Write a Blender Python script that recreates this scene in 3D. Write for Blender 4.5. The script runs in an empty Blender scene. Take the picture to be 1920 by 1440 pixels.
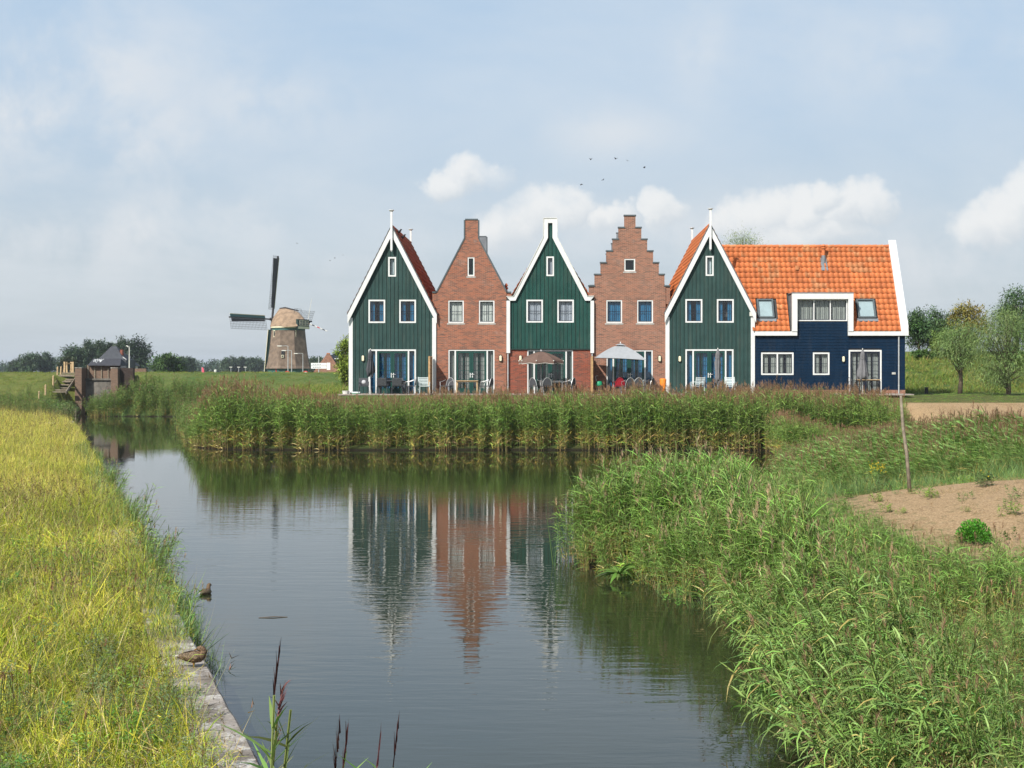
import bpy, math, random
import numpy as np
from mathutils import Vector, Matrix
R = math.radians
random.seed(7); rng = np.random.default_rng(7)
sc = bpy.context.scene
col = sc.collection
# ------------------------------------------------------------------ camera
F, CX, CY, HC = 2475.0, 1040.0, 697.0, 3.7          # focal (px of 1920), principal point, eye height over water
cd = bpy.data.cameras.new('camera'); cam = bpy.data.objects.new('camera', cd); col.objects.link(cam)
cam.location = (0, 0, HC); cam.rotation_euler = (R(90), 0, 0)
cd.sensor_width = 36; cd.lens = F / 1920 * 36
cd.shift_x = -(CX - 960) / 1920; cd.shift_y = (CY - 720) / 1920
cd.clip_start = 0.2; cd.clip_end = 9000
sc.camera = cam
# ------------------------------------------------------------------ sun and exposure
SUN_EL, SUN_AZ = 41.0, 36.0                          # azimuth to the left of the direction behind the camera
sd = Vector((-math.sin(R(SUN_AZ)) * math.cos(R(SUN_EL)), -math.cos(R(SUN_AZ)) * math.cos(R(SUN_EL)), math.sin(R(SUN_EL))))
sl = bpy.data.lights.new('sun', 'SUN'); so = bpy.data.objects.new('sun', sl); col.objects.link(so)
sl.energy = 5.0; sl.angle = R(0.6); sl.color = (1.0, 0.945, 0.86)
so.rotation_euler = sd.to_track_quat('Z', 'Y').to_euler(); so.location = sd * 60
sc.view_settings.view_transform = 'Standard'; sc.view_settings.look = 'None'
sc.view_settings.exposure = 0.32; sc.view_settings.gamma = 1.0; sc.view_settings.use_curve_mapping = False
sc.cycles.use_denoising = True
sc.cycles.max_bounces = 8; sc.cycles.diffuse_bounces = 2; sc.cycles.glossy_bounces = 3
sc.cycles.transmission_bounces = 4; sc.cycles.transparent_max_bounces = 10; sc.cycles.volume_bounces = 0
sc.cycles.sample_clamp_indirect = 6.0
# ------------------------------------------------------------------ node helper
class NT:
    def __init__(s, nt): s.t = nt; s.n = nt.nodes; s.l = nt.links
    def new(s, typ, **kw):
        n = s.n.new(typ)
        for k, v in kw.items():
            if hasattr(n, k) and not k[0].isupper(): setattr(n, k, v)
        return n
    def set(s, n, name, v):
        sk = n.inputs[name]
        if isinstance(v, bpy.types.NodeSocket): s.l.new(v, sk)
        else: sk.default_value = v
    def math(s, op, a, b=None, c=None, clamp=False):
        n = s.n.new('ShaderNodeMath'); n.operation = op; n.use_clamp = clamp
        s.set(n, 0, a)
        if b is not None: s.set(n, 1, b)
        if c is not None: s.set(n, 2, c)
        return n.outputs[0]
    def vmath(s, op, a, b=None):
        n = s.n.new('ShaderNodeVectorMath'); n.operation = op
        s.set(n, 0, a)
        if b is not None: s.set(n, 1, b)
        return n.outputs[0]
    def mix(s, f, a, b, mode='MIX'):
        n = s.n.new('ShaderNodeMix'); n.data_type = 'RGBA'; n.blend_type = mode
        s.set(n, 0, f); s.set(n, 6, a); s.set(n, 7, b)
        return n.outputs[2]
    def noise(s, vec, scale, detail=3, rough=0.55, out=0, dist=0):
        n = s.n.new('ShaderNodeTexNoise')
        if vec is not None: s.l.new(vec, n.inputs['Vector'])
        n.inputs['Scale'].default_value = scale; n.inputs['Detail'].default_value = detail
        n.inputs['Roughness'].default_value = rough; n.inputs['Distortion'].default_value = dist
        return n.outputs[out]
    def ramp(s, f, lo, hi, a=0.0, b=1.0):
        n = s.n.new('ShaderNodeMapRange'); n.interpolation_type = 'SMOOTHSTEP'
        s.set(n, 0, f); n.inputs[1].default_value = lo; n.inputs[2].default_value = hi
        n.inputs[3].default_value = a; n.inputs[4].default_value = b
        return n.outputs[0]
    def sep(s, v):
        n = s.n.new('ShaderNodeSeparateXYZ'); s.l.new(v, n.inputs[0]); return n.outputs
    def comb(s, x, y, z):
        n = s.n.new('ShaderNodeCombineXYZ'); s.set(n, 0, x); s.set(n, 1, y); s.set(n, 2, z); return n.outputs[0]
def c4(c): return (c[0], c[1], c[2], 1.0)
# ------------------------------------------------------------------ world: sky with soft cloud
w = bpy.data.worlds.new('World'); sc.world = w; w.use_nodes = True
t = NT(w.node_tree); t.n.clear()
sky = t.n.new('ShaderNodeTexSky'); sky.sky_type = 'NISHITA'; sky.sun_disc = False
sky.sun_elevation = R(SUN_EL); sky.sun_rotation = R(180 + SUN_AZ)
sky.air_density = 1.0; sky.dust_density = 2.2; sky.ozone_density = 1.6; sky.altitude = 0
gen = t.n.new('ShaderNodeTexCoord').outputs['Generated']
d = t.sep(gen)
el = t.math('ARCSINE', d[2]); az = t.math('ARCTAN2', d[0], d[1])
zz = t.math('ADD', t.math('MAXIMUM', d[2], 0.0), 0.10)
pl = t.comb(t.math('DIVIDE', d[0], zz), t.math('DIVIDE', d[1], zz), 0.0)      # the cloud sheet overhead
veil = t.ramp(t.noise(pl, 0.42, 7, 0.62, dist=0.5), 0.30, 0.70)
veil2 = t.noise(pl, 0.16, 3, 0.5)
skyc = sky.outputs[0]
hazec = t.mix(t.ramp(el, 0.0, 0.26), (4.7, 5.25, 5.6, 1), (3.75, 5.15, 6.75, 1))
hazec = t.mix(t.ramp(el, 0.24, 0.8), hazec, (2.9, 4.6, 7.0, 1))
base = t.mix(t.ramp(el, 0.26, 0.75, 0.82, 0.12), skyc, hazec)          # low haze gives way to the clear sky overhead
base = t.mix(t.math('MULTIPLY', veil, 0.5), base, (6.1, 6.5, 6.85, 1))
base = t.mix(t.ramp(veil2, 0.42, 0.66, 0.0, 0.45), base, (5.0, 5.6, 6.1, 1))
cn = t.noise(gen, 13, 7, 0.6, dist=0.25)
def blob(px, py, hw, hh, amp):
    a0 = math.atan((px - CX) / F); e0 = math.atan((CY - py) / F * math.cos(a0))
    return a0, e0, hw / F * math.cos(a0) ** 2, hh / F, amp
soft = None                                                  # broad thin cloud
for (a0, e0, wa, we, amp) in [blob(*b_) for b_ in ((90, 170, 330, 150, 1.15), (260, 240, 150, 110, 1.0), (480, 190, 160, 70, .8), (420, 400, 230, 60, .9), (180, 450, 260, 70, .9), (255, 425, 60, 50, 1.2), (560, 500, 200, 40, .5), (1310, 70, 60, 110, .6),
                                         (1700, 90, 260, 90, .5), (1150, 250, 110, 45, .8), (1750, 480, 260, 70, .9), (1250, 430, 330, 50, .8), (950, 440, 160, 60, .8), (2300, 250, 300, 120, .8), (-500, 300, 300, 120, .8))]:
    da = t.math('DIVIDE', t.math('SUBTRACT', az, a0), wa); de = t.math('DIVIDE', t.math('SUBTRACT', el, e0), we)
    g = t.math('MULTIPLY', t.math('EXPONENT', t.math('MULTIPLY', t.math('MULTIPLY_ADD', da, da, t.math('MULTIPLY', de, de)), -0.8)), amp)
    soft = g if soft is None else t.math('MAXIMUM', soft, g)
sm_ = t.math('MULTIPLY', soft, t.ramp(cn, 0.36, 0.66))
base = t.mix(t.math('MULTIPLY', sm_, 0.75), base, (6.35, 6.55, 6.75, 1))
wn_ = t.n.new('ShaderNodeTexNoise'); t.l.new(gen, wn_.inputs['Vector']); wn_.inputs['Scale'].default_value = 34; wn_.inputs['Detail'].default_value = 5; wn_.inputs['Roughness'].default_value = 0.58
wv_ = t.sep(t.vmath('SUBTRACT', wn_.outputs['Color'], (0.5, 0.5, 0.5)))
azw = t.math('MULTIPLY_ADD', wv_[0], 0.042, az); elw = t.math('MULTIPLY_ADD', wv_[1], 0.034, el)
T1 = T2 = None                                               # heaped cloud: billows lit from the upper left
cum = [(838, 340, 46, 30), (880, 322, 52, 36), (920, 326, 42, 30), (945, 428, 60, 52), (1000, 402, 68, 50), (1052, 388, 60, 42), (1122, 405, 46, 32), (1156, 398, 42, 30), (1235, 390, 42, 36), (1385, 420, 60, 48),
       (1440, 403, 66, 52), (1505, 400, 60, 48), (1542, 370, 40, 32), (1585, 393, 62, 48), (1635, 386, 54, 44), (1500, 440, 150, 42), (1850, 425, 60, 48), (1890, 398, 60, 48), (1945, 378, 78, 64), (2060, 400, 110, 70),
       (-250, 420, 120, 60), (-420, 430, 140, 70), (2400, 390, 150, 70)]
for (a0, e0, wa, we, amp) in [blob(*b_, 1.0) for b_ in cum]:
    da = t.math('DIVIDE', t.math('SUBTRACT', azw, a0), wa); de = t.math('DIVIDE', t.math('SUBTRACT', elw, e0), we)
    g = t.math('SUBTRACT', 1.0, t.math('MULTIPLY_ADD', da, da, t.math('MULTIPLY', de, de)))
    da2 = t.math('SUBTRACT', da, 0.22); de2 = t.math('ADD', de, 0.45)
    g2 = t.math('SUBTRACT', 1.0, t.math('MULTIPLY_ADD', da2, da2, t.math('MULTIPLY', de2, de2)))
    T1 = g if T1 is None else t.math('MAXIMUM', T1, g); T2 = g2 if T2 is None else t.math('MAXIMUM', T2, g2)
cm = t.math('MULTIPLY', t.ramp(T1, -0.3, 0.7), t.ramp(cn, 0.32, 0.56, 0.35, 1.0))
lit = t.ramp(t.math('SUBTRACT', T1, T2), -0.75, 0.55)
ccol = t.mix(lit, (5.2, 5.65, 6.05, 1), (7.5, 7.5, 7.4, 1))
base = t.mix(t.math('MULTIPLY', cm, 0.8), base, ccol)
bg = t.n.new('ShaderNodeBackground'); t.l.new(base, bg.inputs[0]); bg.inputs[1].default_value = 0.1
t.l.new(bg.outputs[0], t.n.new('ShaderNodeOutputWorld').inputs[0])
# ------------------------------------------------------------------ materials
M = {}
def mat(name, color, rough=0.6, var=0.12, scale=6.0, bump=0.0, bscale=40.0, metal=0.0, spec=0.4, color2=None, streak=0.0, world=False, rnd=0.0):
    m = bpy.data.materials.new(name); m.use_nodes = True; t = NT(m.node_tree)
    b = t.n['Principled BSDF']; tc = t.n.new('ShaderNodeNewGeometry').outputs['Position'] if world else t.n.new('ShaderNodeTexCoord').outputs['Object']
    n = t.noise(tc, scale, 5, 0.6)
    k = t.ramp(n, 0.3, 0.7, 0, 1)
    ca = c4([max(0, x * (1 - var)) for x in color]); cb = c4(color2 if color2 else [min(1, x * (1 + var)) for x in color])
    cc = t.mix(k, ca, cb)
    if streak:                                  # rain-washed dirt running down the boards
        s3 = t.sep(tc); st = t.noise(t.comb(t.math('MULTIPLY', s3[0], 5.0), t.math('MULTIPLY', s3[1], 5.0), t.math('MULTIPLY', s3[2], 0.55)), 1.0, 6, 0.65)
        cc = t.mix(t.ramp(st, 0.46, 0.74, 0, streak), cc, t.mix(0.5, cc, (0.13, 0.12, 0.09, 1)))
        gr = t.noise(t.comb(t.math('MULTIPLY', s3[0], 7.1), 0.0, 0.0), 1.0, 1)
        v1 = t.math('MULTIPLY_ADD', gr, 0.5, 0.75); cc = t.mix(1.0, cc, t.comb(v1, v1, v1), 'MULTIPLY') if streak > .3 else cc
    if rnd:
        v2 = t.math('MULTIPLY_ADD', t.n.new('ShaderNodeObjectInfo').outputs['Random'], rnd, 1 - rnd / 2); cc = t.mix(1.0, cc, t.comb(v2, v2, v2), 'MULTIPLY')
        cc = t.mix(t.ramp(t.noise(tc, 9.0, 6, 0.7), 0.57, 0.70, 0, 0.35), cc, (0.22, 0.15, 0.10, 1))
    t.l.new(cc, b.inputs['Base Color'])
    b.inputs['Roughness'].default_value = rough; b.inputs['Metallic'].default_value = metal
    b.inputs['Specular IOR Level'].default_value = spec
    if bump:
        bp = t.n.new('ShaderNodeBump'); bp.inputs['Strength'].default_value = bump; bp.inputs['Distance'].default_value = 0.02
        t.l.new(t.noise(tc, bscale, 4, 0.6), bp.inputs['Height']); t.l.new(bp.outputs[0], b.inputs['Normal'])
    M[name] = m; return m
def mat_leaf(name, tint=(1, 1, 1), trans=0.28, rv=0.3, patch=0.0, patchcol=(1, 1, 1), pscale=0.25):
    m = bpy.data.materials.new(name); m.use_nodes = True; t = NT(m.node_tree)
    b = t.n['Principled BSDF']; out = t.n['Material Output']
    at = t.n.new('ShaderNodeAttribute'); at.attribute_name = 'Col'
    oi = t.n.new('ShaderNodeObjectInfo'); pos = t.n.new('ShaderNodeNewGeometry').outputs['Position']
    c = t.mix(1.0, at.outputs['Color'], c4(tint), 'MULTIPLY')
    v = t.math('MULTIPLY_ADD', oi.outputs['Random'], rv, 1 - rv * 0.5)
    v = t.math('MULTIPLY', v, t.math('MULTIPLY_ADD', t.noise(pos, 0.9, 3), 0.7, 0.65))
    if patch:
        c = t.mix(t.ramp(t.noise(pos, pscale, 4), 0.40, 0.62, 0, patch), c, t.mix(1.0, c, c4(patchcol), 'MULTIPLY'))
    c = t.mix(1.0, c, t.comb(v, v, v), 'MULTIPLY')
    t.l.new(c, b.inputs['Base Color']); b.inputs['Roughness'].default_value = 0.5; b.inputs['Specular IOR Level'].default_value = 0.2
    if trans:
        tr = t.n.new('ShaderNodeBsdfTranslucent'); t.l.new(t.mix(1.0, c, (1.1, 1.25, 0.6, 1), 'MULTIPLY'), tr.inputs[0])
        mx = t.n.new('ShaderNodeMixShader'); mx.inputs[0].default_value = trans
        t.l.new(b.outputs[0], mx.inputs[1]); t.l.new(tr.outputs[0], mx.inputs[2]); t.l.new(mx.outputs[0], out.inputs[0])
    M[name] = m; return m
def mat_brick(name, ca, cb, cm=(0.36, 0.31, 0.27), bleach=0.0):
    m = bpy.data.materials.new(name); m.use_nodes = True; t = NT(m.node_tree)
    b = t.n['Principled BSDF']; tc = t.n.new('ShaderNodeTexCoord').outputs['Object']; s = t.sep(tc)
    uv = t.comb(t.math('ADD', s[0], s[1]), s[2], 0.0)
    br = t.n.new('ShaderNodeTexBrick'); t.l.new(uv, br.inputs['Vector'])
    br.inputs['Scale'].default_value = 1.0; br.inputs['Brick Width'].default_value = 0.22; br.inputs['Row Height'].default_value = 0.066
    br.inputs['Mortar Size'].default_value = 0.0065; br.inputs['Bias'].default_value = -0.15
    br.inputs['Color1'].default_value = c4(ca); br.inputs['Color2'].default_value = c4(cb); br.inputs['Mortar'].default_value = c4(cm)
    big = t.noise(uv, 0.55, 5, 0.65)
    row = t.noise(t.comb(t.math('MULTIPLY', s[0], 1.4), t.math('MULTIPLY', s[2], 9.0), 0.0), 1.0, 3, 0.6)
    c = t.mix(t.ramp(big, 0.35, 0.68, 0, 0.55), br.outputs[0], t.mix(1.0, br.outputs[0], (0.78, 0.70, 0.68, 1), 'MULTIPLY'))
    c = t.mix(t.ramp(row, 0.56, 0.74, 0, 0.6), c, c4((0.085, 0.06, 0.055)))
    if bleach: c = t.mix(t.ramp(t.noise(uv, 0.9, 4, 0.7), 0.56, 0.76, 0, bleach), c, c4((0.42, 0.33, 0.29)))
    t.l.new(c, b.inputs['Base Color']); b.inputs['Roughness'].default_value = 0.85; b.inputs['Specular IOR Level'].default_value = 0.2
    bp = t.n.new('ShaderNodeBump'); bp.inputs['Strength'].default_value = 0.5; bp.inputs['Distance'].default_value = 0.012
    t.l.new(t.math('MULTIPLY_ADD', br.outputs['Fac'], -1.0, t.math('MULTIPLY', t.noise(tc, 30, 3), 0.5)), bp.inputs['Height'])
    t.l.new(bp.outputs[0], b.inputs['Normal']); M[name] = m; return m
def mat_glass(name, tint=(0.80, 0.88, 0.88), rough=0.02):
    m = bpy.data.materials.new(name); m.use_nodes = True; t = NT(m.node_tree); t.n.clear()
    tr = t.n.new('ShaderNodeBsdfTransparent'); tr.inputs[0].default_value = c4(tint)
    gl = t.n.new('ShaderNodeBsdfGlossy'); gl.inputs['Roughness'].default_value = rough
    tc = t.n.new('ShaderNodeTexCoord').outputs['Object']
    bp = t.n.new('ShaderNodeBump'); bp.inputs['Strength'].default_value = 0.25; bp.inputs['Distance'].default_value = 0.02
    t.l.new(t.noise(tc, 1.6, 2), bp.inputs['Height']); t.l.new(bp.outputs[0], gl.inputs['Normal'])
    ge = t.n.new('ShaderNodeNewGeometry'); dp = t.n.new('ShaderNodeVectorMath'); dp.operation = 'DOT_PRODUCT'; t.l.new(ge.outputs['Incoming'], dp.inputs[0]); t.l.new(ge.outputs['Normal'], dp.inputs[1])
    fr = t.math('POWER', t.math('SUBTRACT', 1.0, t.math('ABSOLUTE', dp.outputs['Value'])), 5.0)
    mx = t.n.new('ShaderNodeMixShader'); t.l.new(t.math('MULTIPLY_ADD', fr, 0.9, 0.085, clamp=True), mx.inputs[0])
    t.l.new(tr.outputs[0], mx.inputs[1]); t.l.new(gl.outputs[0], mx.inputs[2])
    t.l.new(mx.outputs[0], t.n.new('ShaderNodeOutputMaterial').inputs[0]); M[name] = m; return m
def mat_stripes(name, cols, period, axis=0, rough=0.6):
    m = bpy.data.materials.new(name); m.use_nodes = True; t = NT(m.node_tree); b = t.n['Principled BSDF']
    s = t.sep(t.n.new('ShaderNodeTexCoord').outputs['Object'])
    k = t.math('FRACT', t.math('DIVIDE', s[axis], period)); c = c4(cols[0])
    for i in range(1, len(cols)):
        c = t.mix(t.math('GREATER_THAN', k, i / len(cols)), c, c4(cols[i]))
    t.l.new(c, b.inputs['Base Color']) ; b.inputs['Roughness'].default_value = rough; M[name] = m; return m
mat('white_paint', (0.66, 0.67, 0.67), 0.45, 0.05, 2.0, streak=.28)
mat('white_worn', (0.62, 0.62, 0.58), 0.6, 0.12, 5.0)
mat('green_board', (0.016, 0.062, 0.052), 0.6, 0.14, 1.3, 0.15, 25, spec=.12, streak=.4)
mat('green_board_pale', (0.028, 0.062, 0.058), 0.6, 0.12, 1.3, 0.15, 25, spec=.12, streak=.4)
mat('green_door', (0.012, 0.055, 0.047), 0.35, 0.08)
mat('green_dark', (0.012, 0.035, 0.03), 0.5, 0.1)
mat('blue_board', (0.0025, 0.016, 0.040), 0.55, 0.14, 1.5, 0.15, 25, spec=.10, streak=.12)
mat('blue_dark', (0.012, 0.016, 0.03), 0.4, 0.1)
mat('tile_orange', (0.52, 0.155, 0.05), 0.7, 0.12, 1.4, 0.2, 14, color2=(0.62, 0.19, 0.06), world=True, rnd=.22)
mat('tile_weathered', (0.52, 0.155, 0.045), 0.75, 0.2, 2.4, 0.2, 14, color2=(0.56, 0.25, 0.11), world=True, rnd=.22)
mat('tile_red', (0.44, 0.115, 0.045), 0.75, 0.25, 1.4, 0.2, 14, world=True, rnd=.2)
mat('coping_grey', (0.075, 0.095, 0.105), 0.5, 0.15, 3)
mat('lead_grey', (0.16, 0.18, 0.20), 0.5, 0.2, 3)
mat('zinc', (0.42, 0.44, 0.45), 0.4, 0.1, 3, metal=0.2)
mat('steel', (0.55, 0.56, 0.56), 0.3, 0.1, 8, metal=0.8)
mat('aluminium', (0.60, 0.61, 0.62), 0.38, 0.1, 8, metal=0.6)
mat('lamp_glass', (0.74, 0.70, 0.50), 0.3, 0.06, 9)
mat('black_metal', (0.02, 0.02, 0.022), 0.45, 0.2, 8)
mat('curtain_white', (0.50, 0.52, 0.50), 0.85, 0.1, 3)
mat('curtain_drab', (0.26, 0.275, 0.26), 0.85, 0.1, 3)
mat('curtain_grey', (0.33, 0.36, 0.42), 0.85, 0.1, 3)
mat('curtain_blue', (0.008, 0.12, 0.25), 0.85, 0.15, 3)
mat('curtain_dark', (0.06, 0.09, 0.08), 0.85, 0.15, 3)
mat('blind_white', (0.42, 0.49, 0.52), 0.8, 0.05, 3)
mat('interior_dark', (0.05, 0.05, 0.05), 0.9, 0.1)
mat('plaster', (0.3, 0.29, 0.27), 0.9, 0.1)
mat('wood_tan', (0.40, 0.25, 0.12), 0.7, 0.25, 8)
mat('wood_grey', (0.21, 0.175, 0.13), 0.85, 0.3, 9, 0.3, 30)
mat('wood_bark', (0.11, 0.085, 0.06), 0.95, 0.3, 6, 0.6, 18)
mat('wood_pale', (0.46, 0.33, 0.19), 0.8, 0.25, 9, 0.3, 30)
mat('wicker', (0.055, 0.06, 0.068), 0.7, 0.3, 25, 0.5, 60)
mat('plastic_white', (0.62, 0.70, 0.71), 0.45, 0.05)
mat('cushion', (0.42, 0.43, 0.45), 0.9, 0.12, 9)
mat('red_plastic', (0.35, 0.015, 0.03), 0.45, 0.1)
mat('orange_plastic', (0.75, 0.22, 0.02), 0.5, 0.1)
mat('green_plastic', (0.01, 0.26, 0.13), 0.5, 0.1)
mat('canvas_brown', (0.125, 0.078, 0.062), 0.9, 0.12, 5)
mat('canvas_grey', (0.29, 0.31, 0.33), 0.9, 0.06, 5)
mat('canvas_dark', (0.06, 0.063, 0.072), 0.9, 0.15, 5)
mat('canvas_mid', (0.15, 0.15, 0.16), 0.9, 0.12, 5)
mat('paving', (0.30, 0.26, 0.23), 0.9, 0.2, 5, 0.2, 20)
mat('stone_pale', (0.40, 0.40, 0.38), 0.85, 0.2, 6, 0.3, 25)
mat('concrete_dark', (0.13, 0.12, 0.105), 0.95, 0.4, 1.6, 0.5, 20, streak=.5)
mat('thatch', (0.165, 0.122, 0.092), 0.95, 0.28, 1.2, 0.8, 12)
mat('thatch_cap', (0.26, 0.185, 0.125), 0.95, 0.25, 1.2, 0.8, 12)
mat('mill_green', (0.03, 0.105, 0.095), 0.6, 0.15, 3)
mat('sail_dark', (0.035, 0.033, 0.035), 0.8, 0.2, 4)
mat('cream', (0.62, 0.60, 0.44), 0.6, 0.1, 3)
mat('sign_red', (0.50, 0.03, 0.035), 0.45, 0.08)
mat('sign_white', (0.72, 0.74, 0.75), 0.45, 0.04)
mat('pink_cloth', (0.62, 0.10, 0.15), 0.8, 0.1)
mat('slate', (0.045, 0.05, 0.06), 0.7, 0.2, 2)
mat('roof_felt', (0.040, 0.042, 0.052), 0.75, 0.2, 3)
mat('duck_body', (0.13, 0.075, 0.04), 0.8, 0.75, 42, color2=(0.22, 0.14, 0.08))
mat('duck_wing', (0.075, 0.05, 0.032), 0.8, 0.7, 55, color2=(0.25, 0.18, 0.11))
mat('duck_bill', (0.30, 0.15, 0.03), 0.5, 0.2)
mat('duck_tail', (0.45, 0.40, 0.33), 0.8, 0.2, 40)
mat('bird_black', (0.02, 0.02, 0.022), 0.8, 0.2)
mat_brick('brick_rust', (0.34, 0.12, 0.068), (0.125, 0.062, 0.05), (0.34, 0.24, 0.18), bleach=0.3)
mat_brick('brick_red', (0.30, 0.075, 0.042), (0.11, 0.045, 0.034), (0.24, 0.16, 0.125))
mat_brick('brick_rose', (0.32, 0.14, 0.09), (0.15, 0.08, 0.06), (0.36, 0.27, 0.21), bleach=0.2)
mat_brick('brick_old', (0.20, 0.125, 0.085), (0.13, 0.085, 0.06), (0.2, 0.17, 0.14))
mat_brick('brick_dark', (0.05, 0.035, 0.03), (0.035, 0.025, 0.022), (0.06, 0.05, 0.045))
mat_glass('glass', (0.94, 0.97, 0.97)); mat_glass('glass_dark', (0.55, 0.62, 0.66))
mat_leaf('leaf_reed', trans=0.16); mat_leaf('leaf_grass', trans=0.2, patch=0.75, patchcol=(.62, .74, .55), pscale=0.75)
mat_leaf('leaf_tree', trans=0.15, rv=0.2); mat_leaf('leaf_far', trans=0.1, rv=0.1); mat_leaf('leaf_plume', trans=0.15)
mat_stripes('pole_stripes', [(0.6, 0.6, 0.58), (0.03, 0.03, 0.04), (0.6, 0.6, 0.58), (0.5, 0.04, 0.04)], 2.0)
# quay concrete: lichen-white and grey blotches
m = mat('concrete', (0.23, 0.20, 0.17), 0.95, 0.35, 3, 0.7, 22, color2=(0.33, 0.30, 0.27)); t = NT(m.node_tree); b = t.n['Principled BSDF']
tc = t.n.new('ShaderNodeTexCoord').outputs['Object']; old = b.inputs['Base Color'].links[0].from_socket
k = t.ramp(t.noise(tc, 2.6, 8, 0.72), 0.52, 0.60, 0, 0.8)
t.l.new(t.mix(t.ramp(t.noise(tc, 17, 6, 0.7), 0.58, 0.66, 0, 0.7), t.mix(k, old, (0.50, 0.49, 0.46, 1)), (0.06, 0.055, 0.045, 1)), b.inputs['Base Color'])
# ------------------------------------------------------------------ mesh helpers
ORG = {}
def put(o, parent=None, org=(0, 0, 0)):
    col.objects.link(o); ORG[o.name] = Vector(org)
    if parent is not None: o.parent = parent
    return o
def tag(o, label, cat, group=None, kind=None):
    if label: o['label'] = label
    if cat: o['category'] = cat
    if group: o['group'] = group
    if kind: o['kind'] = kind
    return o
def thing(name, loc, label, cat, group=None, rz=0.0):
    o = bpy.data.objects.new(name, None); o.empty_display_size = 0.2; o.location = loc; o.rotation_euler = (0, 0, rz)
    put(o, None, (0, 0, 0) if rz else loc); ORG[o.name] = Vector((0, 0, 0)) if rz else Vector(loc)
    return tag(o, label, cat, group)
class MB:
    def __init__(s): s.v = []; s.f = []; s.m = []; s.ms = [None]
    def add(s, vs, fs, mi=0):
        n = len(s.v); s.v += [tuple(v) for v in vs]; s.f += [tuple(i + n for i in f) for f in fs]; s.m += [mi] * len(fs); return s
    def box(s, x0, x1, y0, y1, z0, z1, mi=0):
        return s.add([(x0, y0, z0), (x1, y0, z0), (x1, y1, z0), (x0, y1, z0), (x0, y0, z1), (x1, y0, z1), (x1, y1, z1), (x0, y1, z1)],
                     [(0, 3, 2, 1), (4, 5, 6, 7), (0, 1, 5, 4), (1, 2, 6, 5), (2, 3, 7, 6), (3, 0, 4, 7)], mi)
    def prism(s, poly, y0, y1, mi=0):                      # poly in (x, z), counter-clockwise seen from -y
        n = len(poly); vs = [(x, y0, z) for x, z in poly] + [(x, y1, z) for x, z in poly]
        fs = [tuple(range(n)), tuple(range(2 * n - 1, n - 1, -1))] + [(i, i + n, (i + 1) % n + n, (i + 1) % n) for i in range(n)]
        return s.add(vs, fs, mi)
    def bar(s, a, b, w, h, up=(0, 0, 1), mi=0):             # square bar from a to b
        a = Vector(a); b = Vector(b); d = (b - a).normalized(); u = Vector(up)
        if abs(d.dot(u)) > 0.98: u = Vector((0, 1, 0))
        x = d.cross(u).normalized(); z = x.cross(d).normalized(); vs = []
        for p in (a, b):
            for sx, sz in ((-1, -1), (1, -1), (1, 1), (-1, 1)): vs.append(p + x * sx * w / 2 + z * sz * h / 2)
        return s.add(vs, [(0, 1, 2, 3), (7, 6, 5, 4), (0, 4, 5, 1), (1, 5, 6, 2), (2, 6, 7, 3), (3, 7, 4, 0)], mi)
    def tube(s, pts, rad, n=8, mi=0, cap=True):
        pts = [Vector(p) for p in pts]; rad = rad if isinstance(rad, (list, tuple)) else [rad] * len(pts)
        vs = []; pu = Vector((0.31, 0.95, 0.05))
        for i, p in enumerate(pts):
            d = (pts[min(i + 1, len(pts) - 1)] - pts[max(i - 1, 0)]).normalized()
            x = d.cross(pu); x = x.normalized() if x.length > 1e-4 else d.cross(Vector((1, 0, 0))).normalized(); y = d.cross(x); pu = -y if False else pu
            for k in range(n): a = 2 * math.pi * k / n; vs.append(p + (x * math.cos(a) + y * math.sin(a)) * rad[i])
        fs = [(i * n + k, i * n + (k + 1) % n, (i + 1) * n + (k + 1) % n, (i + 1) * n + k) for i in range(len(pts) - 1) for k in range(n)]
        if cap: fs += [tuple(range(n - 1, -1, -1)), tuple((len(pts) - 1) * n + k for k in range(n))]
        return s.add(vs, fs, mi)
    def lathe(s, prof, c=(0, 0, 0), n=16, mi=0, sx=1, sy=1, a0=0.0):          # prof: (r, z)
        vs = [(c[0] + r * math.cos(a0 + 2 * math.pi * k / n) * sx, c[1] + r * math.sin(a0 + 2 * math.pi * k / n) * sy, c[2] + z) for r, z in prof for k in range(n)]
        fs = [(i * n + k, i * n + (k + 1) % n, (i + 1) * n + (k + 1) % n, (i + 1) * n + k) for i in range(len(prof) - 1) for k in range(n)]
        fs += [tuple(range(n - 1, -1, -1)), tuple((len(prof) - 1) * n + k for k in range(n))]
        return s.add(vs, fs, mi)
    def pieces(s, name, material, parent):
        """one object for each group of touching boxes (8 corners each)"""
        bx = [(i, [s.v[i * 8 + k] for k in range(8)]) for i in range(len(s.v) // 8)]; left_ = list(range(len(bx)))
        ext = [[(min(v[a] for v in b) - .002, max(v[a] for v in b) + .002) for a in (0, 2)] for _, b in bx]
        while left_:
            grp = [left_.pop(0)]; grew = True
            while grew:
                grew = False
                for j in list(left_):
                    if any(all(ext[j][a][0] <= ext[g][a][1] and ext[g][a][0] <= ext[j][a][1] for a in (0, 1)) for g in grp): grp.append(j); left_.remove(j); grew = True
            mb = MB()
            for g in grp: mb.add(bx[g][1], [tuple(i - g * 8 for i in f) for f in s.f if g * 8 <= f[0] < g * 8 + 8])
            mb.build(name, material, parent)
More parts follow.
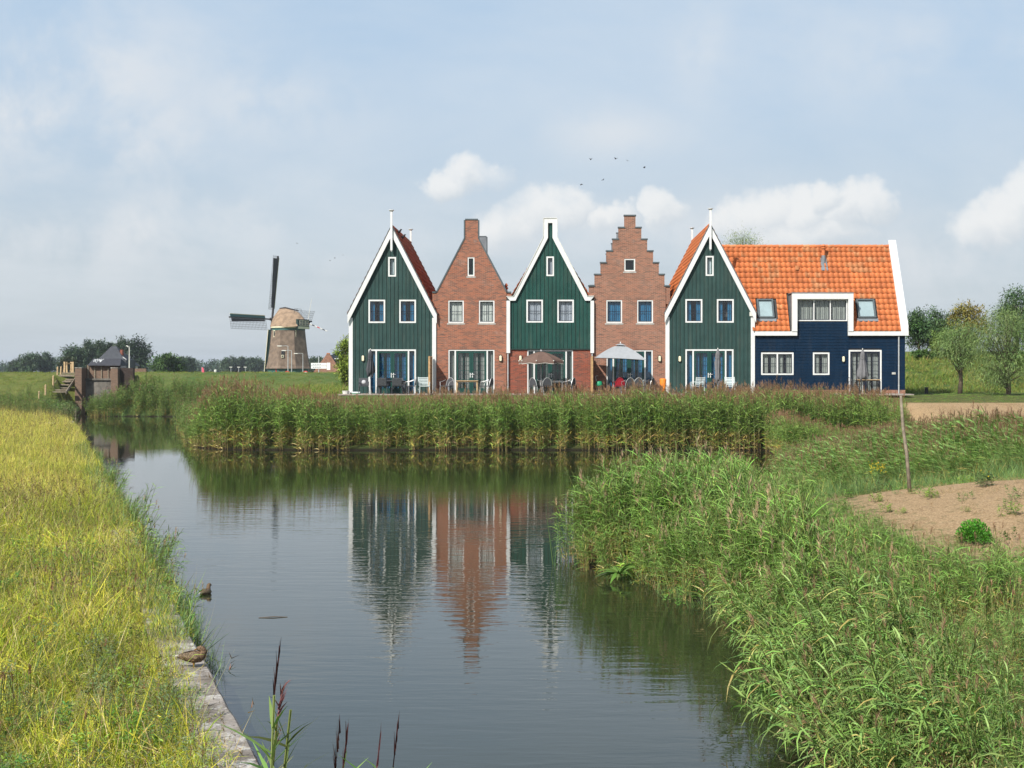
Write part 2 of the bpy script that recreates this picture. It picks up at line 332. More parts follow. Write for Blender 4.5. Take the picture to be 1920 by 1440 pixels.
    def build(s, name, material, parent=None, smooth=False, kind=None, label=None, bevel=0.0):
        o = Vector((0, 0, 0)) if parent is None else ORG[parent.name]
        me = bpy.data.meshes.new(name); me.from_pydata([(v[0] - o.x, v[1] - o.y, v[2] - o.z) for v in s.v], [], s.f)
        for mm in (material if isinstance(material, (list, tuple)) else [material]): me.materials.append(M[mm] if isinstance(mm, str) else mm)
        if len(me.materials) > 1: me.polygons.foreach_set('material_index', s.m)
        if smooth: me.polygons.foreach_set('use_smooth', [True] * len(me.polygons))
        me.update(); ob = bpy.data.objects.new(name, me); put(ob, parent, o)
        if bevel: bv = ob.modifiers.new('bevel', 'BEVEL'); bv.width = bevel; bv.segments = 2; bv.limit_method = 'ANGLE'
        if kind: ob['kind'] = kind
        if label: ob['label'] = label
        return ob
def copy_tree(o, parent=None):
    c = o.copy(); col.objects.link(c); ORG[c.name] = ORG[o.name]
    if parent is not None: c.parent = parent; c.matrix_parent_inverse = o.matrix_parent_inverse
    for ch in list(o.children): copy_tree(ch, c)
    return c
def np_mesh(name, V, Fq, colr=None, midx=None, mats=(), parent=None, smooth=False):
    V = np.asarray(V, np.float32); Fq = np.asarray(Fq, np.int32)
    if parent is not None: V = V - np.array(ORG[parent.name], np.float32)
    me = bpy.data.meshes.new(name); k = Fq.shape[1]
    me.vertices.add(len(V)); me.vertices.foreach_set('co', V.ravel())
    me.loops.add(Fq.size); me.loops.foreach_set('vertex_index', Fq.ravel())
    me.polygons.add(len(Fq)); me.polygons.foreach_set('loop_start', np.arange(0, Fq.size, k, dtype=np.int32))
    if midx is not None: me.polygons.foreach_set('material_index', np.asarray(midx, np.int32))
    if smooth: me.polygons.foreach_set('use_smooth', np.ones(len(Fq), bool))
    if colr is not None:
        ca = me.color_attributes.new('Col', 'FLOAT_COLOR', 'POINT')
        ca.data.foreach_set('color', np.concatenate([np.asarray(colr, np.float32), np.ones((len(V), 1), np.float32)], 1).ravel())
    for mm in mats: me.materials.append(M[mm])
    me.update(calc_edges=True); me.validate(); return me
def P(px, py, Y): return Vector(((px - CX) / F * Y, Y, HC - (py - CY) / F * Y))
def XW(px, Y): return (px - CX) / F * Y
def ZW(py, Y): return HC - (py - CY) / F * Y
# ------------------------------------------------------------------ terrain and water
def ss(a, b, x): u = np.clip((x - a) / (b - a), 0, 1); return u * u * (3 - 2 * u)
def XQ(y): return -2.5 - 0.385 * (y - 11.3)              # the straight quay edge
SH = np.array([(5.7, -10), (XQ(0), 0), (XQ(40), 40), (XQ(80), 80), (-38.2, 104), (-42.9, 116.6), (-38.7, 116.6), (-37.2, 109.2), (-29.6, 108.3), (-28, 98), (-25.5, 89), (-19.4, 69), (-17.4, 64), (-15, 62.2),
               (-9, 61.8), (-3, 62.1), (3, 61.9), (9.8, 62), (9.3, 55), (8.3, 47), (6.4, 38), (3.4, 31), (1.2, 27.4), (0.35, 26), (0.45, 24.9), (1.5, 23.4), (2.2, 21.1),
               (2.85, 19), (3.25, 17.3), (3.05, 15.5), (2.95, 12), (3.4, 5), (6, 0), (12, -10)], float)
def sdist(x, y):                                         # > 0 on land, < 0 over water
    x = np.asarray(x, float); y = np.asarray(y, float); d = np.full(x.shape, 1e9); ins = np.zeros(x.shape, bool)
    n = len(SH)
    for i in range(n):
        ax, ay = SH[i]; bx, by = SH[(i + 1) % n]; ex, ey = bx - ax, by - ay
        u = np.clip(((x - ax) * ex + (y - ay) * ey) / (ex * ex + ey * ey), 0, 1)
        d = np.minimum(d, np.hypot(x - ax - u * ex, y - ay - u * ey))
        c = ((ay > y) != (by > y)) & (x < (bx - ax) * (y - ay) / (by - ay + 1e-12) + ax); ins ^= c
    return np.where(ins, -d, d)
def hn(x, y, s, k):                                      # cheap smooth undulation
    return np.sin(x * s + k) * np.cos(y * s * 1.13 + k * 2.1) * 0.5 + np.sin(x * s * 2.3 - y * s * 1.7 + k * 3.3) * 0.3
def height(x, y):
    x = np.asarray(x, float); y = np.asarray(y, float); d = sdist(x, y)
    left = (x < XQ(y) + 0.6) & (y < 118)
    hl = np.where(d < 0.22, -0.6, 0.22) + 0.55 * ss(0.6, 7, d) + 0.08 * hn(x, y, 0.5, 1.0) * ss(1, 3, d)
    dd = np.where((x > 9) & (y > 50) & (y < 80) & (d > 0), np.minimum(d, np.maximum(1.0, y - 61.6)), d)
    hf = -0.1 + 0.25 * ss(-0.2, 0.6, dd) + 0.55 * ss(0.5, 3.5, dd) + 1.72 * ss(3.5, 9.0, dd)
    hr = 0.2 + 1.25 * ss(46, 55, y) + 0.90 * ss(55, 76, y)
    q5 = ss(50, 54, y); wr = (ss(9, 15, x) * (1 - q5) + ss(16.2, 18.6, x) * q5) * ss(33, 37, y)
    hf = hf * (1 - wr) + hr * wr
    mound = 0.98 * np.exp(-(np.abs((x - 11.5) / 5.6) ** 2.6 + np.abs((y - 26.5) / 5.2) ** 2.6))
    hn_ = -0.1 + 0.25 * ss(-0.2, 0.6, d) + 0.36 * ss(0.5, 3.0, d) + mound + 0.03 * hn(x, y, 1.3, 2.0) * ss(1, 3, d)
    wn = 1 - ss(31, 36, y)
    h = hf * (1 - wn) + hn_ * wn
    h = np.where(left, hl, h)
    wl = 1 - ss(-43.0, -41.6, x - (XQ(y) - XQ(112)) * (y < 112))
    dk = (1.5 * ss(95, 106, y) * wl + (3.60 - 1.5 * wl) * ss(105, 121, y)) * ss(0, 1 + 2.2 * (x > -40), d) - 1.05 * ss(128, 142, y) + 0.05 * hn(x, y, 0.25, 0.4)
    h = np.where((y > 94) & (d > 0), np.maximum(h * (1 - ss(121, 142, y)), dk), h)
    rs = 2.35 * ss(84, 101, y) * ss(20.5, 25, x) * (1 - ss(112, 145, y))
    h = h + np.where(d > 0, rs, 0)
    h = np.where(d < -0.3, np.minimum(h, -0.25 - 0.5 * ss(0.3, 2.5, -d)), h)
    return h
def steps(a, b, s): return np.arange(a, b, s)
gx = np.concatenate([[-4200, -2500, -1500, -900, -500, -300, -200, -140, -100, -80, -65], steps(-55, -42, 1.0), steps(-42, 26, 0.42), steps(26, 45, 1.0), [48, 55, 65, 80, 110, 160, 250, 400, 700, 1200, 2200, 4200]])
gy = np.concatenate([[-60, -30, -15], steps(-8, 8, 1.0), steps(8, 112, 0.42), steps(112, 150, 0.9), [155, 165, 180, 200, 240, 300, 400, 600, 900, 1400, 2200, 3500, 5500, 8000]])
GX, GY = np.meshgrid(gx, gy); GZ = height(GX, GY); GD = sdist(GX, GY)
nx, ny = len(gx), len(gy); I = np.arange(nx * ny).reshape(ny, nx)
fq = np.stack([I[:-1, :-1], I[:-1, 1:], I[1:, 1:], I[1:, :-1]], -1).reshape(-1, 4)
# the kind of ground cover: red = dry straw / soil, green = mown lawn, blue = yellow meadow
dry = np.exp(-(np.abs((GX - 11.8) / 6.3) ** 3 + np.abs((GY - 26) / 7.0) ** 3)) + ss(50, 53, GY) * (1 - ss(67, 70.5, GY)) * ss(13.5, 17.5, GX)
lawn = ss(67, 70, GY) * (1 - ss(84, 88, GY)) * ss(15, 19, GX)
yel = ((GX < XQ(GY) + 1) & (GY < 104)) * 1.0 + 0.55 * ss(104, 110, GY) * (1 - ss(-40, -34, GX))
me = np_mesh('ground', np.stack([GX, GY, GZ], -1).reshape(-1, 3), fq, np.stack([np.clip(dry, 0, 1), lawn, np.clip(yel, 0, 1)], -1).reshape(-1, 3), smooth=True)
m = bpy.data.materials.new('ground_cover'); m.use_nodes = True; t = NT(m.node_tree); b = t.n['Principled BSDF']; M['ground_cover'] = m
pos = t.n.new('ShaderNodeNewGeometry').outputs['Position']; at = t.n.new('ShaderNodeAttribute'); at.attribute_name = 'Col'; a = t.sep(at.outputs['Vector'])
n1 = t.noise(pos, 0.35, 6, 0.65); n2 = t.noise(pos, 4.0, 6, 0.7); n3 = t.noise(pos, 26, 4, 0.7)
c = t.mix(t.ramp(n1, 0.36, 0.64), (0.065, 0.13, 0.028, 1), (0.13, 0.165, 0.045, 1))
c = t.mix(t.ramp(n2, 0.45, 0.68, 0, 0.5), c, (0.11, 0.10, 0.045, 1))
straw = t.mix(t.ramp(n3, 0.35, 0.65), (0.36, 0.240, 0.130, 1), (0.60, 0.435, 0.26, 1))
straw = t.mix(t.ramp(n2, 0.54, 0.70, 0, 0.55), straw, (0.13, 0.13, 0.045, 1))
straw = t.mix(t.ramp(n1, 0.5, 0.72, 0, 0.35), straw, (0.20, 0.115, 0.06, 1))
c = t.mix(t.ramp(t.math('ADD', a[0], t.math('MULTIPLY', t.math('SUBTRACT', n2, 0.5), 0.8)), 0.35, 0.6), c, straw)
c = t.mix(t.ramp(a[1], 0.3, 0.7), c, t.mix(t.ramp(n2, 0.4, 0.62), (0.075, 0.12, 0.028, 1), (0.15, 0.14, 0.05, 1)))
c = t.mix(t.math('MULTIPLY', a[2], 0.7), c, t.mix(t.ramp(n2, 0.4, 0.62), (0.16, 0.17, 0.03, 1), (0.28, 0.24, 0.07, 1)))
z = t.sep(pos)[2]
c = t.mix(t.ramp(z, 0.02, 0.22, 1, 0), c, (0.022, 0.018, 0.011, 1))
t.l.new(c, b.inputs['Base Color']); b.inputs['Roughness'].default_value = 0.95; b.inputs['Specular IOR Level'].default_value = 0.15
bp = t.n.new('ShaderNodeBump'); bp.inputs['Strength'].default_value = 0.9; bp.inputs['Distance'].default_value = 0.09
t.l.new(t.math('ADD', n3, t.math('MULTIPLY', n2, 1.6)), bp.inputs['Height']); t.l.new(bp.outputs[0], b.inputs['Normal'])
me.materials.append(m); g = put(bpy.data.objects.new('ground', me)); g['kind'] = 'structure'; g['label'] = 'grassy polder ground with canal banks, dike, dry field and low mound'
# water
m = bpy.data.materials.new('canal_water'); m.use_nodes = True; t = NT(m.node_tree); b = t.n['Principled BSDF']; M['canal_water'] = m
pos = t.n.new('ShaderNodeNewGeometry').outputs['Position']; s = t.sep(pos)
b.inputs['Base Color'].default_value = (0.019, 0.023, 0.012, 1); b.inputs['Roughness'].default_value = 0.012; b.inputs['IOR'].default_value = 1.45
b.inputs['Specular IOR Level'].default_value = 0.55
rx = t.math('ADD', s[0], t.math('MULTIPLY', s[1], 0.16))
rip = t.noise(t.comb(t.math('MULTIPLY', rx, 1.1), t.math('MULTIPLY', s[1], 4.2), 0.0), 1.0, 3, 0.5, dist=0.3)
rip2 = t.noise(t.comb(t.math('MULTIPLY', rx, 4.0), t.math('MULTIPLY', s[1], 11.0), 3.0), 1.0, 2, 0.5)
swl = t.noise(t.comb(t.math('MULTIPLY', rx, 0.25), t.math('MULTIPLY', s[1], 0.8), 7.0), 1.0, 2, 0.5)
calm = t.ramp(t.noise(t.comb(t.math('MULTIPLY', s[0], 0.10), t.math('MULTIPLY', s[1], 0.16), 0.0), 1.0, 3), 0.38, 0.62, 0.45, 1.0)
near = t.ramp(s[1], 24, 58, 1.0, 0.16)
hgt = t.math('ADD', t.math('MULTIPLY', rip, 0.0068), t.math('ADD', t.math('MULTIPLY', rip2, 0.0016), t.math('MULTIPLY', swl, 0.006)))
bp = t.n.new('ShaderNodeBump'); bp.inputs['Distance'].default_value = 1.0; bp.inputs['Filter Width'].default_value = 0.1
t.l.new(t.math('MULTIPLY', calm, near), bp.inputs['Strength']); t.l.new(hgt, bp.inputs['Height']); t.l.new(bp.outputs[0], b.inputs['Normal'])
mb = MB(); mb.add([(-46, -14, 0), (14, -14, 0), (14, 117.5, 0), (-46, 117.5, 0)], [(0, 1, 2, 3)])
wt = mb.build('water', 'canal_water'); wt['kind'] = 'structure'; wt['label'] = 'still dark canal water mirroring the gabled houses'
# quay: cast concrete capping in lengths
q = thing('quay_wall', (XQ(40), 40, 0), 'weathered lichen-stained concrete quay wall edging the canal', 'quay wall')
dv = Vector((-0.385, 1)).normalized(); nv = Vector((-dv.y, dv.x))
y = 3.0; k = 0
while y < 84:
    L = 4.1 if y < 60 else 8.0
    a = Vector((XQ(y), y)); e = a + dv * (L - 0.02); w_ = 0.47
    top = 0.34 + 0.012 * math.sin(k * 2.2); mb = MB(); vs = []
    ns = 10
    for i in range(ns + 1):
        p = a.lerp(e, i / ns); j = random.uniform(-0.012, 0.012)
        for (o_, z_) in ((j, -0.9), (j, top - 0.03), (j + 0.03, top + random.uniform(-.006, .006)), (w_, top + random.uniform(-.01, .01)), (w_, -0.9)):
            r = p + nv * o_; vs.append((r.x, r.y, z_))
    fs = [(i * 5 + c_, i * 5 + c_ + 1, (i + 1) * 5 + c_ + 1, (i + 1) * 5 + c_) for i in range(ns) for c_ in range(4)] + [(4, 3, 2, 1, 0), tuple(ns * 5 + c_ for c_ in range(5))]
    mb.add(vs, fs); mb.build('capping_block', 'concrete', q); y += L * dv.y; k += 1
# ------------------------------------------------------------------ houses
YF = 75.0; S = F / YF
HX = lambda px: (px - CX) / S
HZ = lambda py: HC - (py - CY) / S
ZG = 2.44; DEP = 9.65
def fill_strips(mb, xs, ztop, zbot, holes, y0, y1):
    """solid wall between y0 and y1 with rectangular holes (x0,x1,z0,z1), cut into upright strips"""
    br = sorted(set([round(v, 4) for v in xs] + [round(v, 4) for h in holes for v in h[:2] if xs[0] < v < xs[-1]]))
    for a, b_ in zip(br[:-1], br[1:]):
        if b_ - a < 1e-3: continue
        mid = (a + b_) / 2; ta = ztop(a + 1e-4); tb = ztop(b_ - 1e-4); cur = zbot
        for h in sorted([h for h in holes if h[0] <= mid <= h[1]], key=lambda h: h[2]):
            if h[2] > cur: mb.prism([(a, cur), (b_, cur), (b_, h[2]), (a, h[2])], y0, y1)
            cur = h[3]
        if cur < min(ta, tb) - 1e-3: mb.prism([(a, cur), (b_, cur), (b_, tb), (a, ta)], y0, y1)
def interp_top(pts):
    def f(x):
        for (xa, za), (xb, zb) in zip(pts[:-1], pts[1:]):
            if xa <= x <= xb and xb > xa: return za + (zb - za) * (x - xa) / (xb - xa)
        return pts[0][1] if x < pts[0][0] else pts[-1][1]
    return f
def curtain(root, parent, x0, x1, z0, z1, mt, y, gap=0.0, amp=0.025, per=0.11):
    mb = MB()
    spans = [(x0, x1)] if gap <= 0 else [(x0, x0 + (x1 - x0) * (0.5 - gap / 2)), (x1 - (x1 - x0) * (0.5 - gap / 2), x1)]
    for a, b_ in spans:
        n = max(6, int((b_ - a) / per * 5)); ph = random.uniform(0, 6); vs = []
        for i in range(n + 1):
            x = a + (b_ - a) * i / n; dy = amp * (math.sin(x / per * 6.28 + ph) + 0.5 * math.sin(x / per * 2.9 + ph * 2))
            vs += [(x, y + dy, z0), (x, y + dy * 0.6, z1)]
        mb.add(vs, [(2 * i, 2 * i + 2, 2 * i + 3, 2 * i + 1) for i in range(n)])
    return mb.build('curtain', mt, parent)
def window(root, x0, z0, x1, z1, ct, sill=False, cells=1, bars=(1, 1), frame='white_paint', ft=0.085, sash='blue_dark', gap=0.0, yf=YF, glass='glass', bw=0.014):
    mb = MB(); ya, yb = yf - 0.035, yf + 0.10
    mb.box(x0, x1, ya, yb, z1 - ft, z1); mb.box(x0, x1, ya, yb, z0, z0 + ft)
    mb.box(x0, x0 + ft, ya, yb, z0 + ft, z1 - ft); mb.box(x1 - ft, x1, ya, yb, z0 + ft, z1 - ft)
    cw = (x1 - x0 - ft) / cells
    for i in range(1, cells): mb.box(x0 + cw * i, x0 + cw * i + ft, ya, yb, z0 + ft, z1 - ft)
    wd = mb.build('window', frame, root)
    for i in range(cells):
        a = x0 + ft + cw * i; b_ = a + cw - ft; zb, zt = z0 + ft, z1 - ft; st = 0.035
        mb = MB(); mb.box(a, b_, yf + .02, yf + .07, zt - st, zt).box(a, b_, yf + .02, yf + .07, zb, zb + st).box(a, a + st, yf + .02, yf + .07, zb + st, zt - st).box(b_ - st, b_, yf + .02, yf + .07, zb + st, zt - st)
        mb.build('sash', sash, wd)
        MB().add([(a, yf + .055, zb), (b_, yf + .055, zb), (b_, yf + .055, zt), (a, yf + .055, zt)], [(0, 1, 2, 3)]).build('pane', glass, wd)
        if bars[0] or bars[1]:
            mb = MB()
            for k in range(bars[0]): xm = a + (b_ - a) * (k + 1) / (bars[0] + 1); mb.box(xm - bw, xm + bw, yf + .035, yf + .052, zb + st, zt - st)
            for k in range(bars[1]): zm = zb + (zt - zb) * (k + 1) / (bars[1] + 1); mb.box(a + st, b_ - st, yf + .032, yf + .050, zm - bw, zm + bw)
            mb.build('glazing_bars', sash, wd)
        if ct: curtain(root, wd, a - 0.02, b_ + 0.02, zb - .02, zt + .02, ct, yf + 0.17, gap)
    if sill: MB().box(x0 - 0.05, x1 + 0.05, yf - 0.07, yf + 0.02, z0 - 0.075, z0 - 0.003).build('sill', 'stone_pale', wd)
    return wd
def lever(parent, x, z, y, s=1):
    MB().box(x - .022, x + .022, y - .012, y, z - .13, z + .13).build('handle_plate', 'white_paint', parent)
    mb = MB(); mb.tube([(x, y - .01, z + .05), (x, y - .055, z + .05), (x + s * .12, y - .055, z + .05)], .012, 6); mb.build('handle', 'white_paint', parent)
def french_doors(root, x0, x1, zt, posts, ct, leafm='green_door', framem='white_paint', gap=0.25, grid=(1, 3), yf=YF, sidect=None):
    """posts: x of the two inner posts' centres"""
    zb = ZG + 0.02; ft = 0.085; ya, yb = yf - .035, yf + .11; mb = MB()
    mb.box(x0, x1, ya, yb, zt - ft, zt)
    for x in (x0, posts[0] - ft / 2, posts[1] - ft / 2, x1 - ft): mb.box(x, x + ft, ya, yb, zb, zt - ft)
    fr = mb.build('door_frame', framem, root)
    for (a, b_) in ((x0 + ft, posts[0] - ft / 2), (posts[1] + ft / 2, x1 - ft)):
        mb = MB(); mb.box(a, b_, yf + .02, yf + .08, zt - ft - .04, zt - ft).box(a, b_, yf + .02, yf + .08, zb, zb + .06).box(a, a + .03, yf + .02, yf + .08, zb + .06, zt - ft - .04).box(b_ - .03, b_, yf + .02, yf + .08, zb + .06, zt - ft - .04)
        sl_ = mb.build('side_light', leafm, root)
        MB().add([(a, yf + .06, zb), (b_, yf + .06, zb), (b_, yf + .06, zt - ft), (a, yf + .06, zt - ft)], [(0, 1, 2, 3)]).build('pane', 'glass', sl_)
        if sidect or ct: curtain(root, sl_, a, b_, zb + .02, zt - ft, sidect or ct, yf + .2)
    a, b_ = posts[0] + ft / 2, posts[1] - ft / 2; mid = (a + b_) / 2
    for i, (l0, l1) in enumerate(((a + .006, mid - .004), (mid + .004, b_ - .006))):
        st = 0.115; z1 = zt - ft - .006; y0, y1 = yf - .005, yf + .06
        mb = MB(); mb.box(l0, l1, y0, y1, z1 - st, z1).box(l0, l1, y0, y1, zb, zb + .30).box(l0, l0 + st, y0, y1, zb + .30, z1 - st).box(l1 - st, l1, y0, y1, zb + .30, z1 - st)
        lf = mb.build('door_leaf', leafm, root); g0, g1, h0, h1 = l0 + st, l1 - st, zb + .30, z1 - st
        MB().add([(g0, yf + .03, h0), (g1, yf + .03, h0), (g1, yf + .03, h1), (g0, yf + .03, h1)], [(0, 1, 2, 3)]).build('pane', 'glass', lf)
        mb = MB()
        for k in range(grid[0]): xm = g0 + (g1 - g0) * (k + 1) / (grid[0] + 1); mb.box(xm - .012, xm + .012, yf + .008, yf + .026, h0, h1)
        for k in range(grid[1]): zm = h0 + (h1 - h0) * (k + 1) / (grid[1] + 1); mb.box(g0, g1, yf + .006, yf + .024, zm - .012, zm + .012)
        mb.build('glazing_bars', leafm, lf); lever(lf, l1 - st / 2 if i == 0 else l0 + st / 2, ZG + 1.06, y0, 1)
        if ct: curtain(root, lf, g0 - .05, g1 + .05, zb + .02, h1 + .05, ct, yf + .22, gap)
def wall_lamp(root, px, py, yf=YF):
    x, z = HX(px), HZ(py)
    def pill(w_, h_): return [(x + w_ * math.cos(a_), z + (h_ - w_) * (1 if math.sin(a_) > 0 else -1) + w_ * math.sin(a_)) for a_ in [math.pi * 2 * (k + .5) / 16 for k in range(16)]]
    b0 = MB().prism(pill(.10, .19), yf - .07, yf).build('wall_lamp', 'black_metal', root)
    MB().prism(pill(.072, .16), yf - .13, yf - .07).build('diffuser', 'lamp_glass', b0, bevel=0.03)
def downpipe(root, px, py0, py1, y=YF - .08, r=.04, mt='zinc'):
    x = HX(px); mb = MB(); mb.tube([(x, y, HZ(py0)), (x, y, HZ(py1))], r, 8)
    for k in range(3): z = HZ(py0) + (HZ(py1) - HZ(py0)) * (k + .5) / 3; mb.tube([(x, y, z - .025), (x, y, z + .025)], r * 1.3, 8)
    mb.build('downpipe', mt, root, smooth=False)
# one pantile: waved across, lipped at its foot, laid in the XY plane (x across, y up the slope)
TW, TG = 0.298, 0.36
def pantile_np(wd=TW, ln=TG + .07):
    xs = np.linspace(0, 1, 8); zp = 0.040 * np.sin(xs * 2 * np.pi * 0.97 + 0.55) + 0.01 * np.cos(xs * 4 * np.pi)
    V = []
    for (yy, dz) in ((0, 0.052), (ln, 0.010)): V += [(x * wd * 1.03, yy, z + dz) for x, z in zip(xs, zp)]
    V += [(x * wd * 1.03, 0.004, z + 0.010) for x, z in zip(xs, zp)]
    Fq_ = [(i, i + 1, 8 + i + 1, 8 + i) for i in range(7)] + [(16 + i, 16 + i + 1, i + 1, i) for i in range(7)]
    return np.array(V), np.array(Fq_)
PTV, PTF = pantile_np()
def slope_frame(p_eave, p_ridge, along):
    """local frame: x along the eave, y up the slope, z out of the roof"""
    y = (Vector(p_ridge) - Vector(p_eave)).normalized(); x = Vector(along).normalized(); z = x.cross(y).normalized()
    return Matrix(((x.x, y.x, z.x), (x.y, y.y, z.y), (x.z, y.z, z.z)))
def tiles_joined(parent, e0, r0, along, length, mt, name='roof_tiles'):
    m3 = np.array(slope_frame(e0, r0, along)); sl_ = (Vector(r0) - Vector(e0)).length
    nr = max(1, int(round(sl_ / TG))); nc = max(1, int(length / TW)); vs = []; fs = []
    for r in range(nr):
        for c_ in range(nc):
            v = PTV.copy(); v[:, 0] += c_ * length / nc; v[:, 1] += r * sl_ / nr; v[:, 2] += 0.02
            fs.append(PTF + len(vs) * len(PTV)); vs.append(v @ m3.T + np.array(e0))
    me = np_mesh(name, np.concatenate(vs), np.concatenate(fs), mats=[mt], parent=parent, smooth=False)
    o = bpy.data.objects.new(name, me); put(o, parent, ORG[parent.name]); o['kind'] = 'stuff'; return o
def roof_slab(root, x0, x1, xr, ze, zr, y0, y1, mt='interior_dark', name='roof'):
    mb = MB(); th = 0.08
    mb.add([(x0, y0, ze), (xr, y0, zr), (x1, y0, ze), (x0, y1, ze), (xr, y1, zr), (x1, y1, ze), (x0, y0, ze - th), (xr, y0, zr - th * 1.6), (x1, y0, ze - th), (x0, y1, ze - th), (xr, y1, zr - th * 1.6), (x1, y1, ze - th)],
           [(0, 1, 4, 3), (1, 2, 5, 4), (6, 9, 10, 7), (7, 10, 11, 8), (0, 6, 7, 1), (1, 7, 8, 2), (3, 4, 10, 9), (4, 5, 11, 10), (0, 3, 9, 6), (2, 8, 11, 5)])
    return mb.build(name, mt, root)
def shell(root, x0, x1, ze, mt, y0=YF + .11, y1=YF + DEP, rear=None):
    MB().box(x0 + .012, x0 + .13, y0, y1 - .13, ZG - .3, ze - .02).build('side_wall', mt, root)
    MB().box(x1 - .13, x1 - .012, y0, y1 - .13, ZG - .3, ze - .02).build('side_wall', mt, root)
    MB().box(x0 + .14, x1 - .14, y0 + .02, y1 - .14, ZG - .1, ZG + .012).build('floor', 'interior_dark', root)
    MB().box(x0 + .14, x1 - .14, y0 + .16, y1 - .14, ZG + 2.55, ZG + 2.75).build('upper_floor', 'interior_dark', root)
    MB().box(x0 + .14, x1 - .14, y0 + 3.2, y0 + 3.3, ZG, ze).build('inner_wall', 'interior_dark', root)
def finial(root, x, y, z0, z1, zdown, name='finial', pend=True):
    mb = MB(); w_ = .058
    mb.box(x - w_, x + w_, y - w_, y + w_, zdown, z1 - .12)
    mb.lathe([(.05, 0), (.085, .04), (.15, .09), (.155, .12), (.05, .14)], (x, y, z1 - .14), 8)
    if pend: mb.lathe([(.01, -.09), (.05, -.03), (.058, 0)], (x, y, zdown), 6)
    return mb.build(name, 'white_paint', root)
def bargeboard(root, pts, th, y0, y1, name='bargeboard', mt='white_paint'):
    """a board following pts (x,z), its upper edge on them, th deep measured upright"""
    for (a, b_) in zip(pts[:-1], pts[1:]):
        pl_ = [(a[0], a[1] - th), (b_[0], b_[1] - th), (b_[0], b_[1]), (a[0], a[1])]
        if abs(b_[0] - a[0]) < 1e-3: continue
        MB().prism(pl_, y0, y1).build(name, mt, root)
def boards_v(root, x0, x1, ztop, zbot, holes, n, mt, apex=None, yf=YF, seam=None):
    wds = (x1 - x0) / n
    for i in range(n):
        a = x0 + wds * i + .013; b_ = x0 + wds * (i + 1) - .013
        xs = [a] + ([apex] if apex and a < apex < b_ else []) + [b_]; mb = MB(); dy = random.uniform(-.003, .003)
        fill_strips(mb, xs, ztop, zbot, holes, yf - .022 + dy, yf + .004 + dy); mb.pieces('plank', mt, root)
def hole(x0, z0, x1, z1, g=0.0): return (x0 + g, x1 - g, z0 + g, z1 - g)
